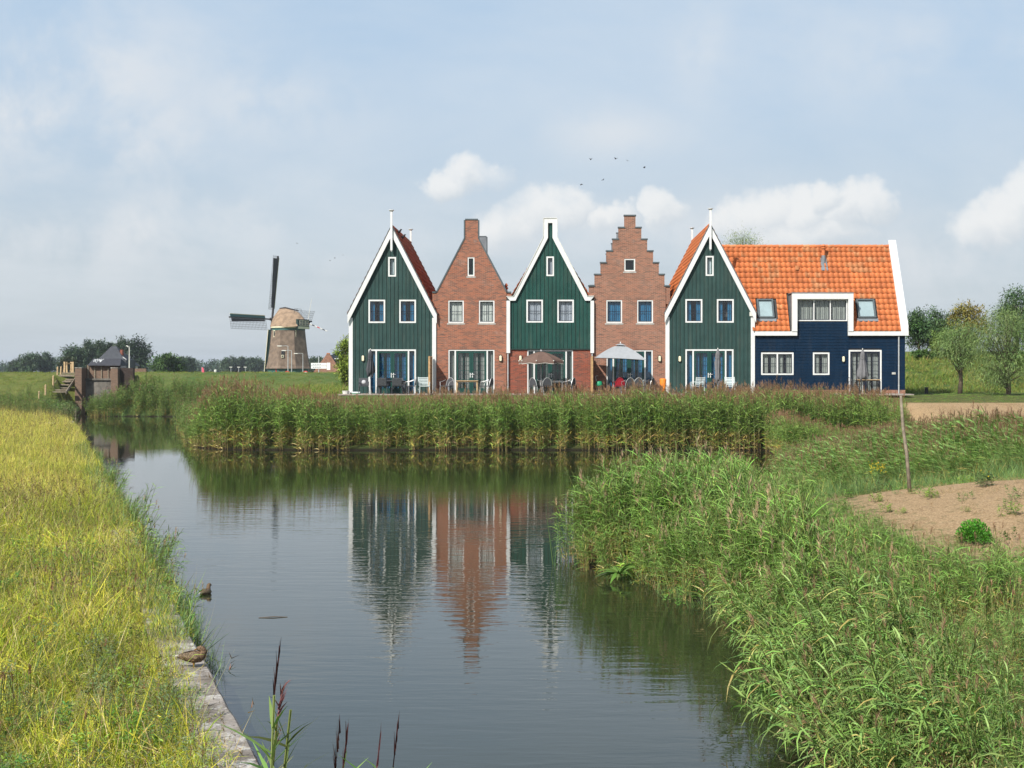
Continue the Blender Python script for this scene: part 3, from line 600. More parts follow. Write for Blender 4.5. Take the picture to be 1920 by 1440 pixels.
def zaak(name, px0, px1, pe, pa, pxa, label, board, tile, tile_side, win_px, small_px, door_px, posts_px, lamp_px, ct, fin, ct_up):
    """tall weatherboarded gable house with pinnacle: green planks, white bargeboards"""
    x0, x1, xa = HX(px0), HX(px1), HX(pxa); ze, za = HZ(pe), HZ(pa)
    root = thing(name, ((x0 + x1) / 2, YF, ZG), label, 'house')
    wins = [(HX(a), HZ(d_), HX(c_), HZ(b_)) for (a, b_, c_, d_) in win_px + [small_px]]
    dz = HZ(door_px[1]); dr = (HX(door_px[0]), ZG - .3, HX(door_px[2]), dz)
    holes = [hole(*w_, .02) for w_ in wins] + [(dr[0] + .02, dr[2] - .02, ZG - .3, dz - .02)]
    top = interp_top([(x0, ze), (xa, za), (x1, ze)]); tin = lambda x: top(x) - .16
    mb = MB(); fill_strips(mb, [x0 + .02, xa, x1 - .02], lambda x: top(x) - .2, ZG - .3, holes, YF + .012, YF + .11); mb.build('front_wall', 'interior_dark', root)
    boards_v(root, x0 + .15, x1 - .15, tin, ZG + .02, holes, 21, board, xa)
    for w_ in wins[:2]: window(root, *w_, ct_up, gap=.35)
    window(root, *wins[2], 'blind_white', bars=(0, 0), sash='green_door')
    french_doors(root, dr[0], dr[2], dz, [HX(p) for p in posts_px], ct)
    # corner boards, bargeboards
    MB().box(x0 - .01, x0 + .215, YF - .055, YF + .05, ZG + .02, ze - .30).build('corner_board', 'white_paint', root)
    MB().box(x1 - .215, x1 + .01, YF - .055, YF + .05, ZG + .02, ze - .30).build('corner_board', 'white_paint', root)
    ov = .06; sl_ = (za - ze) / (xa - x0)
    bargeboard(root, [(x0 - ov, ze - ov * sl_), (xa, za)], .52, YF - .21, YF - .14); bargeboard(root, [(xa, za), (x1 + ov, ze - ov * sl_)], .52, YF - .21, YF - .14)
    # the cover strip over the bargeboard
    for (a, b_) in (((x0 - ov - .03, ze - ov * sl_ - .0), (xa, za + .06)), ((xa, za + .06), (x1 + ov + .03, ze - ov * sl_))):
        MB().prism([(a[0], a[1]), (b_[0], b_[1]), (b_[0], b_[1] + .05), (a[0], a[1] + .05)], YF - .235, YF + .05).build('verge_strip', 'lead_grey', root)
    finial(root, xa, YF - .25, za, HZ(fin[0]), HZ(fin[1]))
    # roof, rear gable
    shell(root, x0, x1, ze, 'plaster')
    rf = roof_slab(root, x0 - .02, x1 + .02, xa, ze - .06, za - .06, YF - .139, YF + DEP - .1)
    yb = YF + DEP
    for (xe, al) in ((x1 + .02, (0, 1, 0)), (x0 - .02, (0, -1, 0))):
        y_start = YF - .135 if al[1] > 0 else yb - .11
        tiles_joined(rf, (xe, y_start, ze - .05), (xa, y_start, za - .04), al, DEP + .02, tile)
    mb = MB()
    for k in range(26): yy = YF - .1 + k * (DEP / 26); mb.tube([(xa, yy, za + .0), (xa, yy + DEP / 26 + .03, za + .02)], .09, 8)
    mb.build('ridge_tiles', tile, rf)
    mb = MB(); fill_strips(mb, [x0, xa, x1], lambda x: top(x) - .1, ZG - .3, [], yb - .13, yb - .02); mb.build('rear_wall', 'plaster', root)
    bargeboard(root, [(x0 - ov, ze - ov * sl_), (xa, za)], .4, yb - .01, yb + .06); bargeboard(root, [(xa, za), (x1 + ov, ze - ov * sl_)], .4, yb - .01, yb + .06)
    finial(root, xa, yb + .12, za, HZ(fin[0]) , za - .8, pend=False)
    xv = xa + (1.15 if tile_side > 0 else -1.15); zv = za - abs(xv - xa) * sl_
    mb = MB(); mb.bar((xv, YF + 3.2, zv - .1), (xv + .08 * tile_side, YF + 3.2, zv + .16), .16, .16); mb.build('vent_tile', tile, rf)
    wall_lamp(root, *lamp_px)
    return root
h1 = zaak('gable_house', 654.5, 817.5, 586, 425, 735, 'dark green gabled house beside the open grass, with dull red roof tiles', 'green_board_pale', 'tile_red', 1,
          [(691, 562, 722.3, 605.6), (748.7, 562, 780, 605.6)], (728, 482, 742.8, 518.6), (691, 655.2, 780), [705.5, 766], (681, 672), 'curtain_blue', (394, 470), 'curtain_blue')
h5 = zaak('gable_house', 1248, 1414.7, 584, 422, 1331, 'dark green gabled house attached to the long navy blue house', 'green_board_pale', 'tile_orange', -1,
          [(1285, 561, 1316.8, 605), (1344, 561, 1375.7, 605)], (1323, 480, 1338, 517.3), (1285, 655, 1375.2), [1299.5, 1360.5], (1274.4, 673), 'curtain_blue', (391, 468), 'curtain_blue')
def coping(root, pts, y0, y1, th=.07, ov=.04, mt='coping_grey'):
    for (a, b_) in zip(pts[:-1], pts[1:]):
        a = Vector((a[0], 0, a[1])); b_ = Vector((b_[0], 0, b_[1])); d_ = (b_ - a).normalized(); n_ = Vector((-d_.z, 0, d_.x))
        if n_.z < -.01 : n_ = -n_
        p = [a - d_ * ov, b_ + d_ * ov, b_ + d_ * ov + n_ * th, a - d_ * ov + n_ * th]
        MB().prism([(q_.x, q_.z) for q_ in p], y0, y1).build('coping', mt, root)
def brick_house(name, label, px0, px1, pts_px, mt, win_px, small_px, door_px, posts_px, lamp_px, ct, ct_up, roofpts, step=False, **kw):
    x0, x1 = HX(px0), HX(px1); root = thing(name, ((x0 + x1) / 2, YF, ZG), label, 'house')
    pts = [(HX(a), HZ(b_)) for a, b_ in pts_px]; top = interp_top(pts)
    wins = [(HX(a), HZ(d_), HX(c_), HZ(b_)) for (a, b_, c_, d_) in win_px + [small_px]]
    dz = HZ(door_px[1]); holes = [hole(*w_, .015) for w_ in wins] + [(HX(door_px[0]) + .015, HX(door_px[2]) - .015, ZG - .3, dz - .015)]
    xs = sorted(set([p[0] for p in pts])); mb = MB(); fill_strips(mb, [max(x0 + .005, xs[0])] + [x for x in xs[1:-1] if x0 < x < x1] + [min(x1 - .005, xs[-1])], top, ZG - .3, holes, YF + .02, YF + .24)
    up = [p for p in pts]
    mb.build('front_wall', mt, root)
    ext = MB()
    for (pa, pb, sgn) in ((pts[0], pts[1], -1), (pts[-2], pts[-1], 1)):          # shoulders that lap over the neighbours
        xa_, xb_ = (pts[0][0], x0 + .005) if sgn < 0 else (x1 - .005, pts[-1][0])
        if xb_ > xa_ + .01: ext.prism([(xa_, pts[0][1] - 1.0), (xb_, pts[0][1] - 1.0), (xb_, pts[0][1]), (xa_, pts[0][1])], YF + .055, YF + .24)
    if ext.v: ext.pieces('shoulder', mt, root)
    # soldier courses over the openings
    for w_ in wins[:2] + [(HX(door_px[0]), 0, HX(door_px[2]), dz)]:
        n = int((w_[2] - w_[0]) / .066); mb = MB()
        for i in range(n): a = w_[0] + (w_[2] - w_[0]) * i / n; mb.box(a + .005, a + (w_[2] - w_[0]) / n - .005, YF + .014, YF + .05, w_[3] + .004, w_[3] + .2)
        mb.build('lintel_course', mt, root)
    for w_ in wins[:2]: window(root, *w_, ct_up, sill=True, yf=YF + .075, **kw)
    window(root, *wins[2], None, bars=(0, 0), sill=True, sash='green_door', yf=YF + .075)
    french_doors(root, HX(door_px[0]), HX(door_px[2]), dz, [HX(p) for p in posts_px], ct, yf=YF + .075)
    if step:
        for a, b_ in zip(pts[:-1], pts[1:]):
            if abs(b_[0] - a[0]) > .05: coping(root, [a, b_], YF - .02, YF + .27, .075, .035)
    else: coping(root, pts, YF - .01, YF + .27, .075, .0)
    shell(root, x0, x1, HZ(600), 'plaster', y0=YF + .25)
    xe0, ze_, xr, zr, xe1 = roofpts; rf = roof_slab(root, HX(xe0), HX(xe1), HX(xr), HZ(ze_), HZ(zr), YF + .25, YF + DEP - .25)
    for (xe, al) in ((HX(xe1), (0, 1, 0)), (HX(xe0), (0, -1, 0))):
        y_s = YF + .26 if al[1] > 0 else YF + DEP - .26
        tiles_joined(rf, (xe, y_s, HZ(ze_) + .01), (HX(xr), y_s, HZ(zr) + .01), al, DEP - .52, 'tile_red')
    mb = MB(); fill_strips(mb, xs, top, ZG - .3, [], YF + DEP - .24, YF + DEP); mb.build('rear_gable', 'lead_grey', root)
    if step:
        for a, b_ in zip(pts[:-1], pts[1:]):
            if abs(b_[0] - a[0]) > .05: coping(root, [a, b_], YF + DEP - .26, YF + DEP + .02, .06, .03)
    else: coping(root, pts, YF + DEP - .26, YF + DEP + .02, .06, .0)
    wall_lamp(root, *lamp_px, yf=YF + .02)
    return root
h2 = brick_house('brick_gable_house', 'rust brick house with straight gable rising to a chimney-like neck', 818, 949.5,
    [(810.5, 549), (819, 549), (872, 447), (872.1, 412.5), (896, 412.5), (896.1, 447), (949.5, 549), (958.5, 549)], 'brick_rust',
    [(839.8, 562.6, 870, 606), (897.3, 562.6, 927.6, 606)], (876, 481.6, 890, 518), (840, 655, 927.6), [853.5, 913.5], (938.7, 672), 'curtain_drab', 'curtain_white', (812, 560, 884, 440, 956))
stp = []
LX = [1104, 1114.7, 1126, 1137, 1148.5, 1159.6, 1170.6]; RX = [1256.6, 1246, 1235.5, 1224.7, 1213.6, 1202.6, 1191.7]; SY = [537, 515.5, 493.5, 471.5, 449.5, 427.5, 405]
for i in range(7):
    stp.append((LX[i], SY[i]))
    if i < 6: stp.append((LX[i + 1] - .05, SY[i]))
for i in range(6, -1, -1):
    stp.append((RX[i], SY[i]))
    if i > 0: stp.append((RX[i] + .05, SY[i - 1]))
h4 = brick_house('step_gable_house', 'rose brick house with a stepped gable and blue curtains', 1113.5, 1248.3, stp, 'brick_rose',
    [(1136.2, 562, 1167, 606), (1194, 562, 1225, 606)], (1170, 484.5, 1191.5, 509), (1136.5, 656, 1224.5), [1150, 1209.5], (1236.8, 672.5), 'curtain_blue', 'curtain_blue', (1106, 556, 1181, 420, 1256), step=True)
MB().tube([(HX(948), YF + 1.0, HZ(560)), (HX(948), YF + 1.0, HZ(540)), (HX(948), YF + 1.0, HZ(532))], [.075, .075, .075], 8).tube([(HX(948), YF + 1.0, HZ(540)), (HX(948), YF + 1.0, HZ(537))], .12, 8).tube([(HX(948), YF + 1.0, HZ(534)), (HX(948), YF + 1.0, HZ(529))], [.12, .04], 8).build('vent_pipe', 'tile_red', h2)
# the middle house: green planks and a neck over a brick ground floor
x0, x1 = HX(949.8), HX(1113.6)
h3 = thing('neck_gable_house', ((x0 + x1) / 2, YF, ZG), 'house with green planked neck gable above a red brick ground floor', 'house')
out = [(949.8, 556.5), (963.5, 556.5), (1019.3, 445), (1019.4, 410), (1043.9, 410), (1044, 445), (1100.5, 556), (1113.6, 556)]
inn = [(956.5, 564), (966.5, 564), (1027.4, 446.5), (1027.5, 418.5), (1035.8, 418.5), (1035.9, 446.5), (1097, 564), (1107, 564)]
O = [(HX(a), HZ(b_)) for a, b_ in out]; N = [(HX(a), HZ(b_)) for a, b_ in inn]
for a, b_, c_, d_ in zip(O[:-1], O[1:], N[1:], N[:-1]): MB().prism([d_, c_, b_, a], YF - .15, YF - .06).build('gable_trim', 'white_paint', h3)
for a, b_ in zip(O[:-1], O[1:]):
    d_ = Vector((b_[0] - a[0], 0, b_[1] - a[1])).normalized(); n_ = Vector((-d_.z, 0, d_.x)) * .035
    MB().prism([(a[0], a[1] + .001), (b_[0], b_[1] + .001), (b_[0] + n_.x, b_[1] + n_.z), (a[0] + n_.x, a[1] + n_.z)], YF - .18, YF + .25).build('trim_cap', 'white_worn', h3)
for (a, b_) in ((949.8, 956.5), (1107, 1113.6)): MB().box(HX(a), HX(b_), YF - .15, YF + .02, HZ(662), HZ(564)).build('corner_board', 'white_paint', h3)
wins = [(HX(a), HZ(d_), HX(c_), HZ(b_)) for (a, b_, c_, d_) in [(987, 562, 1017.9, 604.8), (1045, 562, 1075.9, 604.8), (1024.5, 481, 1038.7, 517.7)]]
holes = [hole(*w_, .02) for w_ in wins]; dz = HZ(656); top = interp_top([(a, b_ + .05) for a, b_ in N]); topo = interp_top(O)
mb = MB(); fill_strips(mb, [p[0] for p in O], lambda x: topo(x) - .03, HZ(655), holes, YF + .012, YF + .24); mb.build('front_wall', 'interior_dark', h3)
def top3(x): return max(top(x), HZ(564))
boards_x0, boards_x1 = HX(955.5), HX(1108); n = 21; wds = (boards_x1 - boards_x0) / n
for i in range(n):
    a = boards_x0 + wds * i + .013; b_ = boards_x0 + wds * (i + 1) - .013; mb = MB()
    fill_strips(mb, [a] + [p[0] for p in N if a < p[0] < b_] + [b_], top, HZ(653.5), holes, YF - .022, YF + .004); mb.pieces('plank', 'green_board', h3)
MB().box(HX(956.6), HX(1106.9), YF - .06, YF + .03, HZ(655.6), HZ(653.6)).build('drip_board', 'green_dark', h3)
mb = MB(); fill_strips(mb, [x0 + .005, x1 - .005], lambda x: HZ(655.7), ZG - .3, [(HX(988) + .015, HX(1075) - .015, ZG - .3, dz - .015)], YF + .03, YF + .24); mb.build('brick_wall', 'brick_red', h3)
for w_ in wins[:2]: window(h3, *w_, 'curtain_grey')
window(h3, *wins[2], 'curtain_grey', bars=(0, 0), sash='blue_dark')
french_doors(h3, HX(988), HX(1075), dz, [HX(1001.5), HX(1061.5)], 'curtain_dark', yf=YF + .075, gap=.5)
wall_lamp(h3, 976, 672, yf=YF + .03)
shell(h3, x0, x1, HZ(600), 'plaster', y0=YF + .25)
rf = roof_slab(h3, HX(953), HX(1111), HX(1031.6), HZ(566), HZ(436), YF + .25, YF + DEP - .25)
for (xe, al) in ((HX(1111), (0, 1, 0)), (HX(953), (0, -1, 0))):
    y_s = YF + .26 if al[1] > 0 else YF + DEP - .26
    tiles_joined(rf, (xe, y_s, HZ(566) + .01), (HX(1031.6), y_s, HZ(436) + .01), al, DEP - .52, 'tile_red')
mb = MB(); fill_strips(mb, [p[0] for p in O], topo, ZG - .3, [], YF + DEP - .24, YF + DEP); mb.build('rear_gable', 'lead_grey', h3)
downpipe(h3, 952.6, 662, 738); downpipe(h3, 1110.3, 662, 738)
# the long navy house
x0, x1 = HX(1415.4), HX(1695.7); YR = YF + 2.66
ze, zr = HZ(621.5), ZW(463.5, YR); xg = HX(1697)
h6 = thing('long_house', ((x0 + x1) / 2, YF, ZG), 'long navy blue boarded house with bright orange pantile roof and white dormer', 'house')
dm = (HX(1484), HX(1598.5), HZ(550.3)); di = (HX(1493.6), HX(1589))
wb = [(1427, 661, 1487.8, 703), (1524, 661, 1555, 703)]; WB = [(HX(a), HZ(d_), HX(c_), HZ(b_)) for (a, b_, c_, d_) in wb]
DW = (di[0] + .015, HZ(602), di[1] - .015, HZ(561)); door6 = (HX(1591), HX(1652.7), HZ(656.3))
holes6 = [hole(*w_, .02) for w_ in WB] + [hole(*DW, .02), (door6[0] + .02, door6[1] - .02, ZG - .3, door6[2] - .02)]
def top6(x): return HZ(556) if di[0] <= x <= di[1] else HZ(627)
mb = MB(); fill_strips(mb, [x0, di[0], di[1], x1], top6, ZG - .3, holes6, YF + .012, YF + .11); mb.build('front_wall', 'interior_dark', h6)
zb0 = HZ(731); rows = np.arange(zb0, HZ(600.5), 0.168)
for zc in rows:
    z1_ = zc + .168; segs = [(x0 + .002, x1)] if z1_ < HZ(627) else [(di[0], di[1])]
    for h_ in holes6:
        zc_in = max(zc, h_[2]) < min(z1_, h_[3]) - .02; new = []
        for (a, b_) in segs:
            if zc_in and h_[0] < b_ and h_[1] > a: new += [s_ for s_ in ((a, h_[0]), (h_[1], b_)) if s_[1] - s_[0] > .01]
            else: new.append((a, b_))
        segs = new
    mb = MB()
    for a, b_ in segs:       # lapped boards: foot proud of the head
        mb.add([(a, YF - .030, zc + .006), (b_, YF - .030, zc + .006), (b_, YF - .012, z1_), (a, YF - .012, z1_), (a, YF + .005, zc + .006), (b_, YF + .005, zc + .006), (b_, YF + .005, z1_), (a, YF + .005, z1_)],
               [(0, 1, 2, 3), (7, 6, 5, 4), (0, 4, 5, 1), (3, 2, 6, 7), (0, 3, 7, 4), (1, 5, 6, 2)])
    if segs: mb.pieces('plank', 'blue_board', h6)
MB().box(x1 + .001, x1 + .03, YF - .03, YR * 2 - YF, zb0, HZ(627)).build('side_cladding', 'blue_board', h6)
mb = MB(); fill_strips(mb, [x0 + .01, x1 + .04], lambda x: zb0 - .003, ZG - .3, [(door6[0] + .02, door6[1] - .02, ZG - .3, ZG + 2)], YF - .045, YF + .011); mb.build('plinth', 'brick_rose', h6)
MB().box(HX(1489.5), HX(1490.5), YF - .036, YF - .0315, zb0, HZ(629.5)).build('cover_strip', 'blue_board', h6)
MB().box(HX(1591.0), HX(1592.0), YF - .036, YF - .0315, HZ(655), HZ(629.5)).build('cover_strip', 'blue_board', h6)
window(h6, *WB[0], 'curtain_drab', cells=2, bars=(1, 1), gap=.2); window(h6, *WB[1], 'curtain_drab', bars=(1, 1), gap=.2)
window(h6, *DW, 'curtain_drab', cells=3, bars=(2, 0), ft=.06, yf=YF - .0, gap=0, bw=.008)
# patio door
a, b_, zt = door6; ft = .085; mb = MB(); mb.box(a, b_, YF - .04, YF + .1, zt - ft, zt).box(a, a + ft, YF - .04, YF + .1, ZG, zt - ft).box(b_ - ft, b_, YF - .04, YF + .1, ZG, zt - ft); mb.build('door_frame', 'white_paint', h6)
mid = (a + b_) / 2
for i, (l0, l1) in enumerate(((a + ft + .004, mid - .003), (mid + .003, b_ - ft - .004))):
    st = .09; z1 = zt - ft - .005; mb = MB(); mb.box(l0, l1, YF, YF + .05, z1 - st, z1).box(l0, l1, YF, YF + .05, ZG + .02, ZG + .2).box(l0, l0 + st, YF, YF + .05, ZG + .2, z1 - st).box(l1 - st, l1, YF, YF + .05, ZG + .2, z1 - st)
    lf = mb.build('door_leaf', 'blue_dark', h6); MB().add([(l0, YF + .03, ZG + .2), (l1, YF + .03, ZG + .2), (l1, YF + .03, z1), (l0, YF + .03, z1)], [(0, 1, 2, 3)]).build('pane', 'glass', lf)
    mb = MB(); xm = (l0 + l1) / 2; mb.box(xm - .013, xm + .013, YF + .008, YF + .026, ZG + .2, z1 - st)
    for k in range(3): zm = ZG + .2 + (z1 - ZG - .2) * (k + 1) / 4; mb.box(l0 + st, l1 - st, YF + .006, YF + .024, zm - .013, zm + .013)
    mb.build('glazing_bars', 'blue_dark', lf); lever(lf, l1 - .05 if i == 0 else l0 + .05, ZG + 1.05, YF); curtain(h6, lf, l0, l1, ZG + .05, z1, 'curtain_drab', YF + .2, .15)
wall_lamp(h6, 1581, 673.4); downpipe(h6, 1684.5, 630, 742, y=YF - .09)
MB().box(HX(1672), HX(1679), YF - .05, YF - .031, HZ(702), HZ(698)).build('name_plate', 'stone_pale', h6)
# white fascia and dormer box
for (a, b_) in ((x0 - .02, di[0]), (di[1], HX(1702))): MB().box(a, b_, YF - .20, YF - .06, HZ(629.4), ze - .002).build('fascia', 'white_paint', h6)
MB().box(dm[0], dm[1], YF - .24, YF - .05, HZ(561), dm[2]).build('dormer_fascia', 'white_paint', h6)
for (a, b_) in ((dm[0], di[0]), (di[1], dm[1])): MB().box(a, b_, YF - .24, YF - .05, ze, HZ(561) - .002).build('dormer_post', 'white_paint', h6)
tslope = (zr - ze) / (YR - (YF - .1))
yb_ = lambda z: YF - .1 + (z - ze) / tslope
for xc_ in (dm[0] + .03, dm[1] - .09):
    MB().add([(xc_, YF - .05, ze), (xc_ + .06, YF - .05, ze), (xc_ + .06, YF - .05, dm[2] - .04), (xc_, YF - .05, dm[2] - .04), (xc_, yb_(dm[2]), dm[2] - .04), (xc_ + .06, yb_(dm[2]), dm[2] - .04)], [(0, 1, 2, 3), (0, 3, 4), (1, 5, 2), (3, 2, 5, 4), (0, 4, 5, 1)]).build('dormer_cheek', 'lead_grey', h6)
MB().box(dm[0] - .02, dm[1] + .02, YF - .26, yb_(dm[2]) + .12, dm[2] + .003, dm[2] + .05).build('dormer_roof', 'lead_grey', h6)
MB().box(HX(1405), HX(1415.2), YF - .13, YF - .06, HZ(593), HZ(585)).build('gutter_end', 'white_worn', h6)
# roof slab with tiles of its own
xl = HX(1331); xr_ = HX(1688); y_e = YF - .10; n_slope = Vector((0, -tslope, 1)).normalized()
mb = MB(); yk = 2 * YR - YF
yz = lambda z: y_e + (z - ze) / (zr - ze) * (YR - y_e)
for (xa_, xb_, zl_) in ((xl, x0 + .02, HZ(592)), (x0 + .02, dm[0] + .05, ze), (dm[0] + .05, dm[1] - .05, dm[2] - .05), (dm[1] - .05, xr_ + .3, ze)):
    mb.add([(xa_, yz(zl_), zl_ - .06), (xb_, yz(zl_), zl_ - .06), (xb_, YR, zr - .06), (xa_, YR, zr - .06)], [(0, 1, 2, 3)])
mb.add([(xl, YR, zr - .06), (xr_ + .3, YR, zr - .06), (xr_ + .3, yk, ze - .06), (xl, yk, ze - .06)], [(0, 1, 2, 3)])
rf6 = mb.build('roof', 'interior_dark', h6)
sl_ = math.hypot(YR - y_e, zr - ze); nr = 16; nc = int(round((xr_ - xl) / TW)); gT = sl_ / nr; cw = (xr_ - xl) / nc
m3 = slope_frame((0, y_e, ze), (0, YR, zr), (1, 0, 0)); tv = PTV.copy(); tv[:, 1] *= (gT + .07) / (TG + .07); tv[:, 0] *= cw / TW
tme = np_mesh('tile', tv, PTF, mats=['tile_orange']); tmw = np_mesh('tile', tv, PTF, mats=['tile_weathered'])
skyl = [(HX(1422.5), HX(1453.5)), (HX(1611), HX(1645))]; zs0, zs1 = HZ(599), ZW(563, YF + 1)
cand = []
for r in range(nr):
    for c_ in range(nc):
        p = Vector((xl + c_ * cw, y_e, ze)) + m3 @ Vector((0, r * gT, .02)); xm = p.x + cw / 2; zc = p.z + .17
        if dm[0] - .06 < xm < dm[1] + .06 and zc < dm[2] - .05: continue
        if any(a - .02 < xm < b_ + .05 and HZ(598) < zc < zs1 for a, b_ in skyl): continue
        vis = xm > HX(1414.0) - .05 if zc < HZ(592) else xm > HX(1331) + (HZ(422) - zc) / (HZ(422) - HZ(584)) * (HX(1414.7) - HX(1331)) - .55
        if vis: cand.append((p, vis, r, c_))
vis = [q_ for q_ in cand if q_[1]]; vis.sort(key=lambda q_: q_[2]); own = vis[:300]; rest = vis[300:] + [q_ for q_ in cand if not q_[1]]
rotm = m3.to_euler()
for (p, v_, r, c_) in own:
    wth = math.sin(c_ * .7) + math.cos(r * .8 + c_ * .3) + random.uniform(-1, 1) > 1.2
    o = bpy.data.objects.new('tile', tmw if wth else tme); o.location = p - ORG[h6.name] + Vector((random.uniform(-.004, .004), 0, random.uniform(-.004, .004))); o.rotation_euler = rotm; o.rotation_euler.y += random.uniform(-.012, .012)
    put(o, rf6, ORG[h6.name])
vs = [tv @ np.array(m3).T + np.array(p) for (p, v_, r, c_) in rest]
me = np_mesh('upper_tiles', np.concatenate(vs), np.concatenate([PTF + i * len(tv) for i in range(len(vs))]), mats=['tile_orange', 'tile_weathered'], midx=np.repeat((rng.random(len(vs)) > .75).astype(int), len(PTF)), parent=h6)
o = bpy.data.objects.new('upper_tiles', me); put(o, rf6, ORG[h6.name]); o['kind'] = 'stuff'
tiles_joined(rf6, (xr_, yk, ze), (xr_, YR, zr), (-1, 0, 0), xr_ - xl, 'tile_orange', 'rear_tiles')
n = int((xr_ - xl) / .36)
for i in range(n):
    a = xl + (xr_ - xl) * i / n; MB().tube([(a, YR, zr + .03), (a + (xr_ - xl) / n * .96, YR, zr + .045), (a + (xr_ - xl) / n + .02, YR, zr + .05)], [.105, .11, .125], 8).build('ridge_tile', 'tile_weathered' if i % 4 == 0 else 'tile_orange', rf6)
# right verge: broad white board up the slope and gable wall
xv0, xv1 = HX(1688), HX(1702); up = n_slope
for (ya, za, yb2, zb2, nm) in ((y_e - .06, ze - .02, YR, zr + .12, 'verge_board'), (yk + .06, ze - .02, YR, zr + .12, 'verge_board')):
    mb = MB(); mb.add([(xv0, ya, za), (xv1, ya, za), (xv1, yb2, zb2), (xv0, yb2, zb2), (xv0, ya, za + .3), (xv1, ya, za + .3), (xv1, yb2, zb2 + .3), (xv0, yb2, zb2 + .3)],
                    [(0, 1, 5, 4), (4, 5, 6, 7), (1, 2, 6, 5), (0, 4, 7, 3), (0, 3, 2, 1), (3, 7, 6, 2)]); mb.build(nm, 'white_paint', h6)
mb = MB(); mb.add([(x1 - .1, y_e + .2, ze - .3), (x1 - .1, yk - .1, ze - .3), (x1 - .1, YR, zr - .2), (x1, y_e + .2, ze - .3), (x1, yk - .1, ze - .3), (x1, YR, zr - .2)], [(0, 2, 1), (3, 4, 5), (0, 1, 4, 3), (1, 2, 5, 4), (2, 0, 3, 5)]); mb.build('gable_wall', 'blue_board', h6)
MB().box(x1 - .13, x1 - .01, YF + .12, yk - .1, ZG - .3, ze - .3).build('side_wall', 'interior_dark', h6); MB().box(x0, x1 - .14, yk - .12, yk, ZG - .3, ze).build('rear_wall', 'plaster', h6)
MB().box(x0 + .1, x1 - .14, YF + 2.4, YF + 2.5, ZG, ze + 1.5).build('inner_wall', 'interior_dark', h6); MB().box(x0 + .02, x1 - .15, YF + .12, yk - .15, ZG - .1, ZG + .012).build('floor', 'interior_dark', h6)
# roof lights, vents
for (a, b_) in skyl:
    def rp(x, v, h_): return Vector((x, y_e, ze)) + m3 @ Vector((0, v, h_))
    v0, v1 = (HZ(597.5) - ze) / (zr - ze) * sl_, (ZW(563, YF + .95) - ze) / (zr - ze) * sl_; mb = MB()
    def slab(mb, xa, xb, va, vb, ha, hb):
        vs = [rp(xa, va, ha), rp(xb, va, ha), rp(xb, vb, ha), rp(xa, vb, ha), rp(xa, va, hb), rp(xb, va, hb), rp(xb, vb, hb), rp(xa, vb, hb)]
        mb.add(vs, [(0, 3, 2, 1), (4, 5, 6, 7), (0, 1, 5, 4), (1, 2, 6, 5), (2, 3, 7, 6), (3, 0, 4, 7)])
    fw = .09; slab(mb, a, b_, v0, v0 + fw, -.02, .16); slab(mb, a, b_, v1 - fw, v1, -.02, .16); slab(mb, a, a + fw, v0 + fw, v1 - fw, -.02, .16); slab(mb, b_ - fw, b_, v0 + fw, v1 - fw, -.02, .16)
    rl = mb.build('roof_light', 'coping_grey', h6); mb = MB(); slab(mb, a + fw, b_ - fw, v0 + fw, v1 - fw, .0, .05); mb.build('blind', 'blind_white', rl)
    mb = MB(); slab(mb, a + fw, b_ - fw, v0 + fw, v1 - fw, .10, .105); mb.build('pane', 'glass', rl)
    mb = MB(); slab(mb, a - .1, b_ + .1, v0 - .2, v0 - .005, .06, .075); mb.build('lead_apron', 'lead_grey', rl)
p = Vector((HX(1544.5) * (YF + 2.1) / YF, y_e, ze)) + m3 @ Vector((0, sl_ * .82, .0))
mb = MB(); mb.tube([p, p + Vector((0, -.0, .55)), p + Vector((0, 0, .95))], .10, 10); mb.tube([p + Vector((0, 0, .78)), p + Vector((0, 0, .84))], .16, 10); mb.tube([p + Vector((0, 0, .92)), p + Vector((0, 0, 1.02))], [.15, .07], 10); vp = mb.build('vent_pipe', 'tile_orange', h6)
MB().tube([p + Vector((0, 0, -.1)), p + Vector((0, 0, .38))], [.15, .115], 10).build('flashing_collar', 'lead_grey', vp)
mb = MB(); q0 = Vector((p.x, y_e, ze)); mb.add([q0 + m3 @ Vector(v) for v in ((-.2, sl_ * .71, .075), (.2, sl_ * .71, .075), (.17, sl_ * .86, .07), (-.17, sl_ * .86, .07))], [(0, 1, 2, 3)]); mb.build('lead_apron', 'lead_grey', vp)
p = Vector((HX(1493.6) * (YF + 1.9) / YF, y_e, ze)) + m3 @ Vector((0, sl_ * .72, .06)); MB().bar(p, p + m3 @ Vector((0, .18, .14)), .2, .16).build('vent_tile', 'tile_weathered', h6)
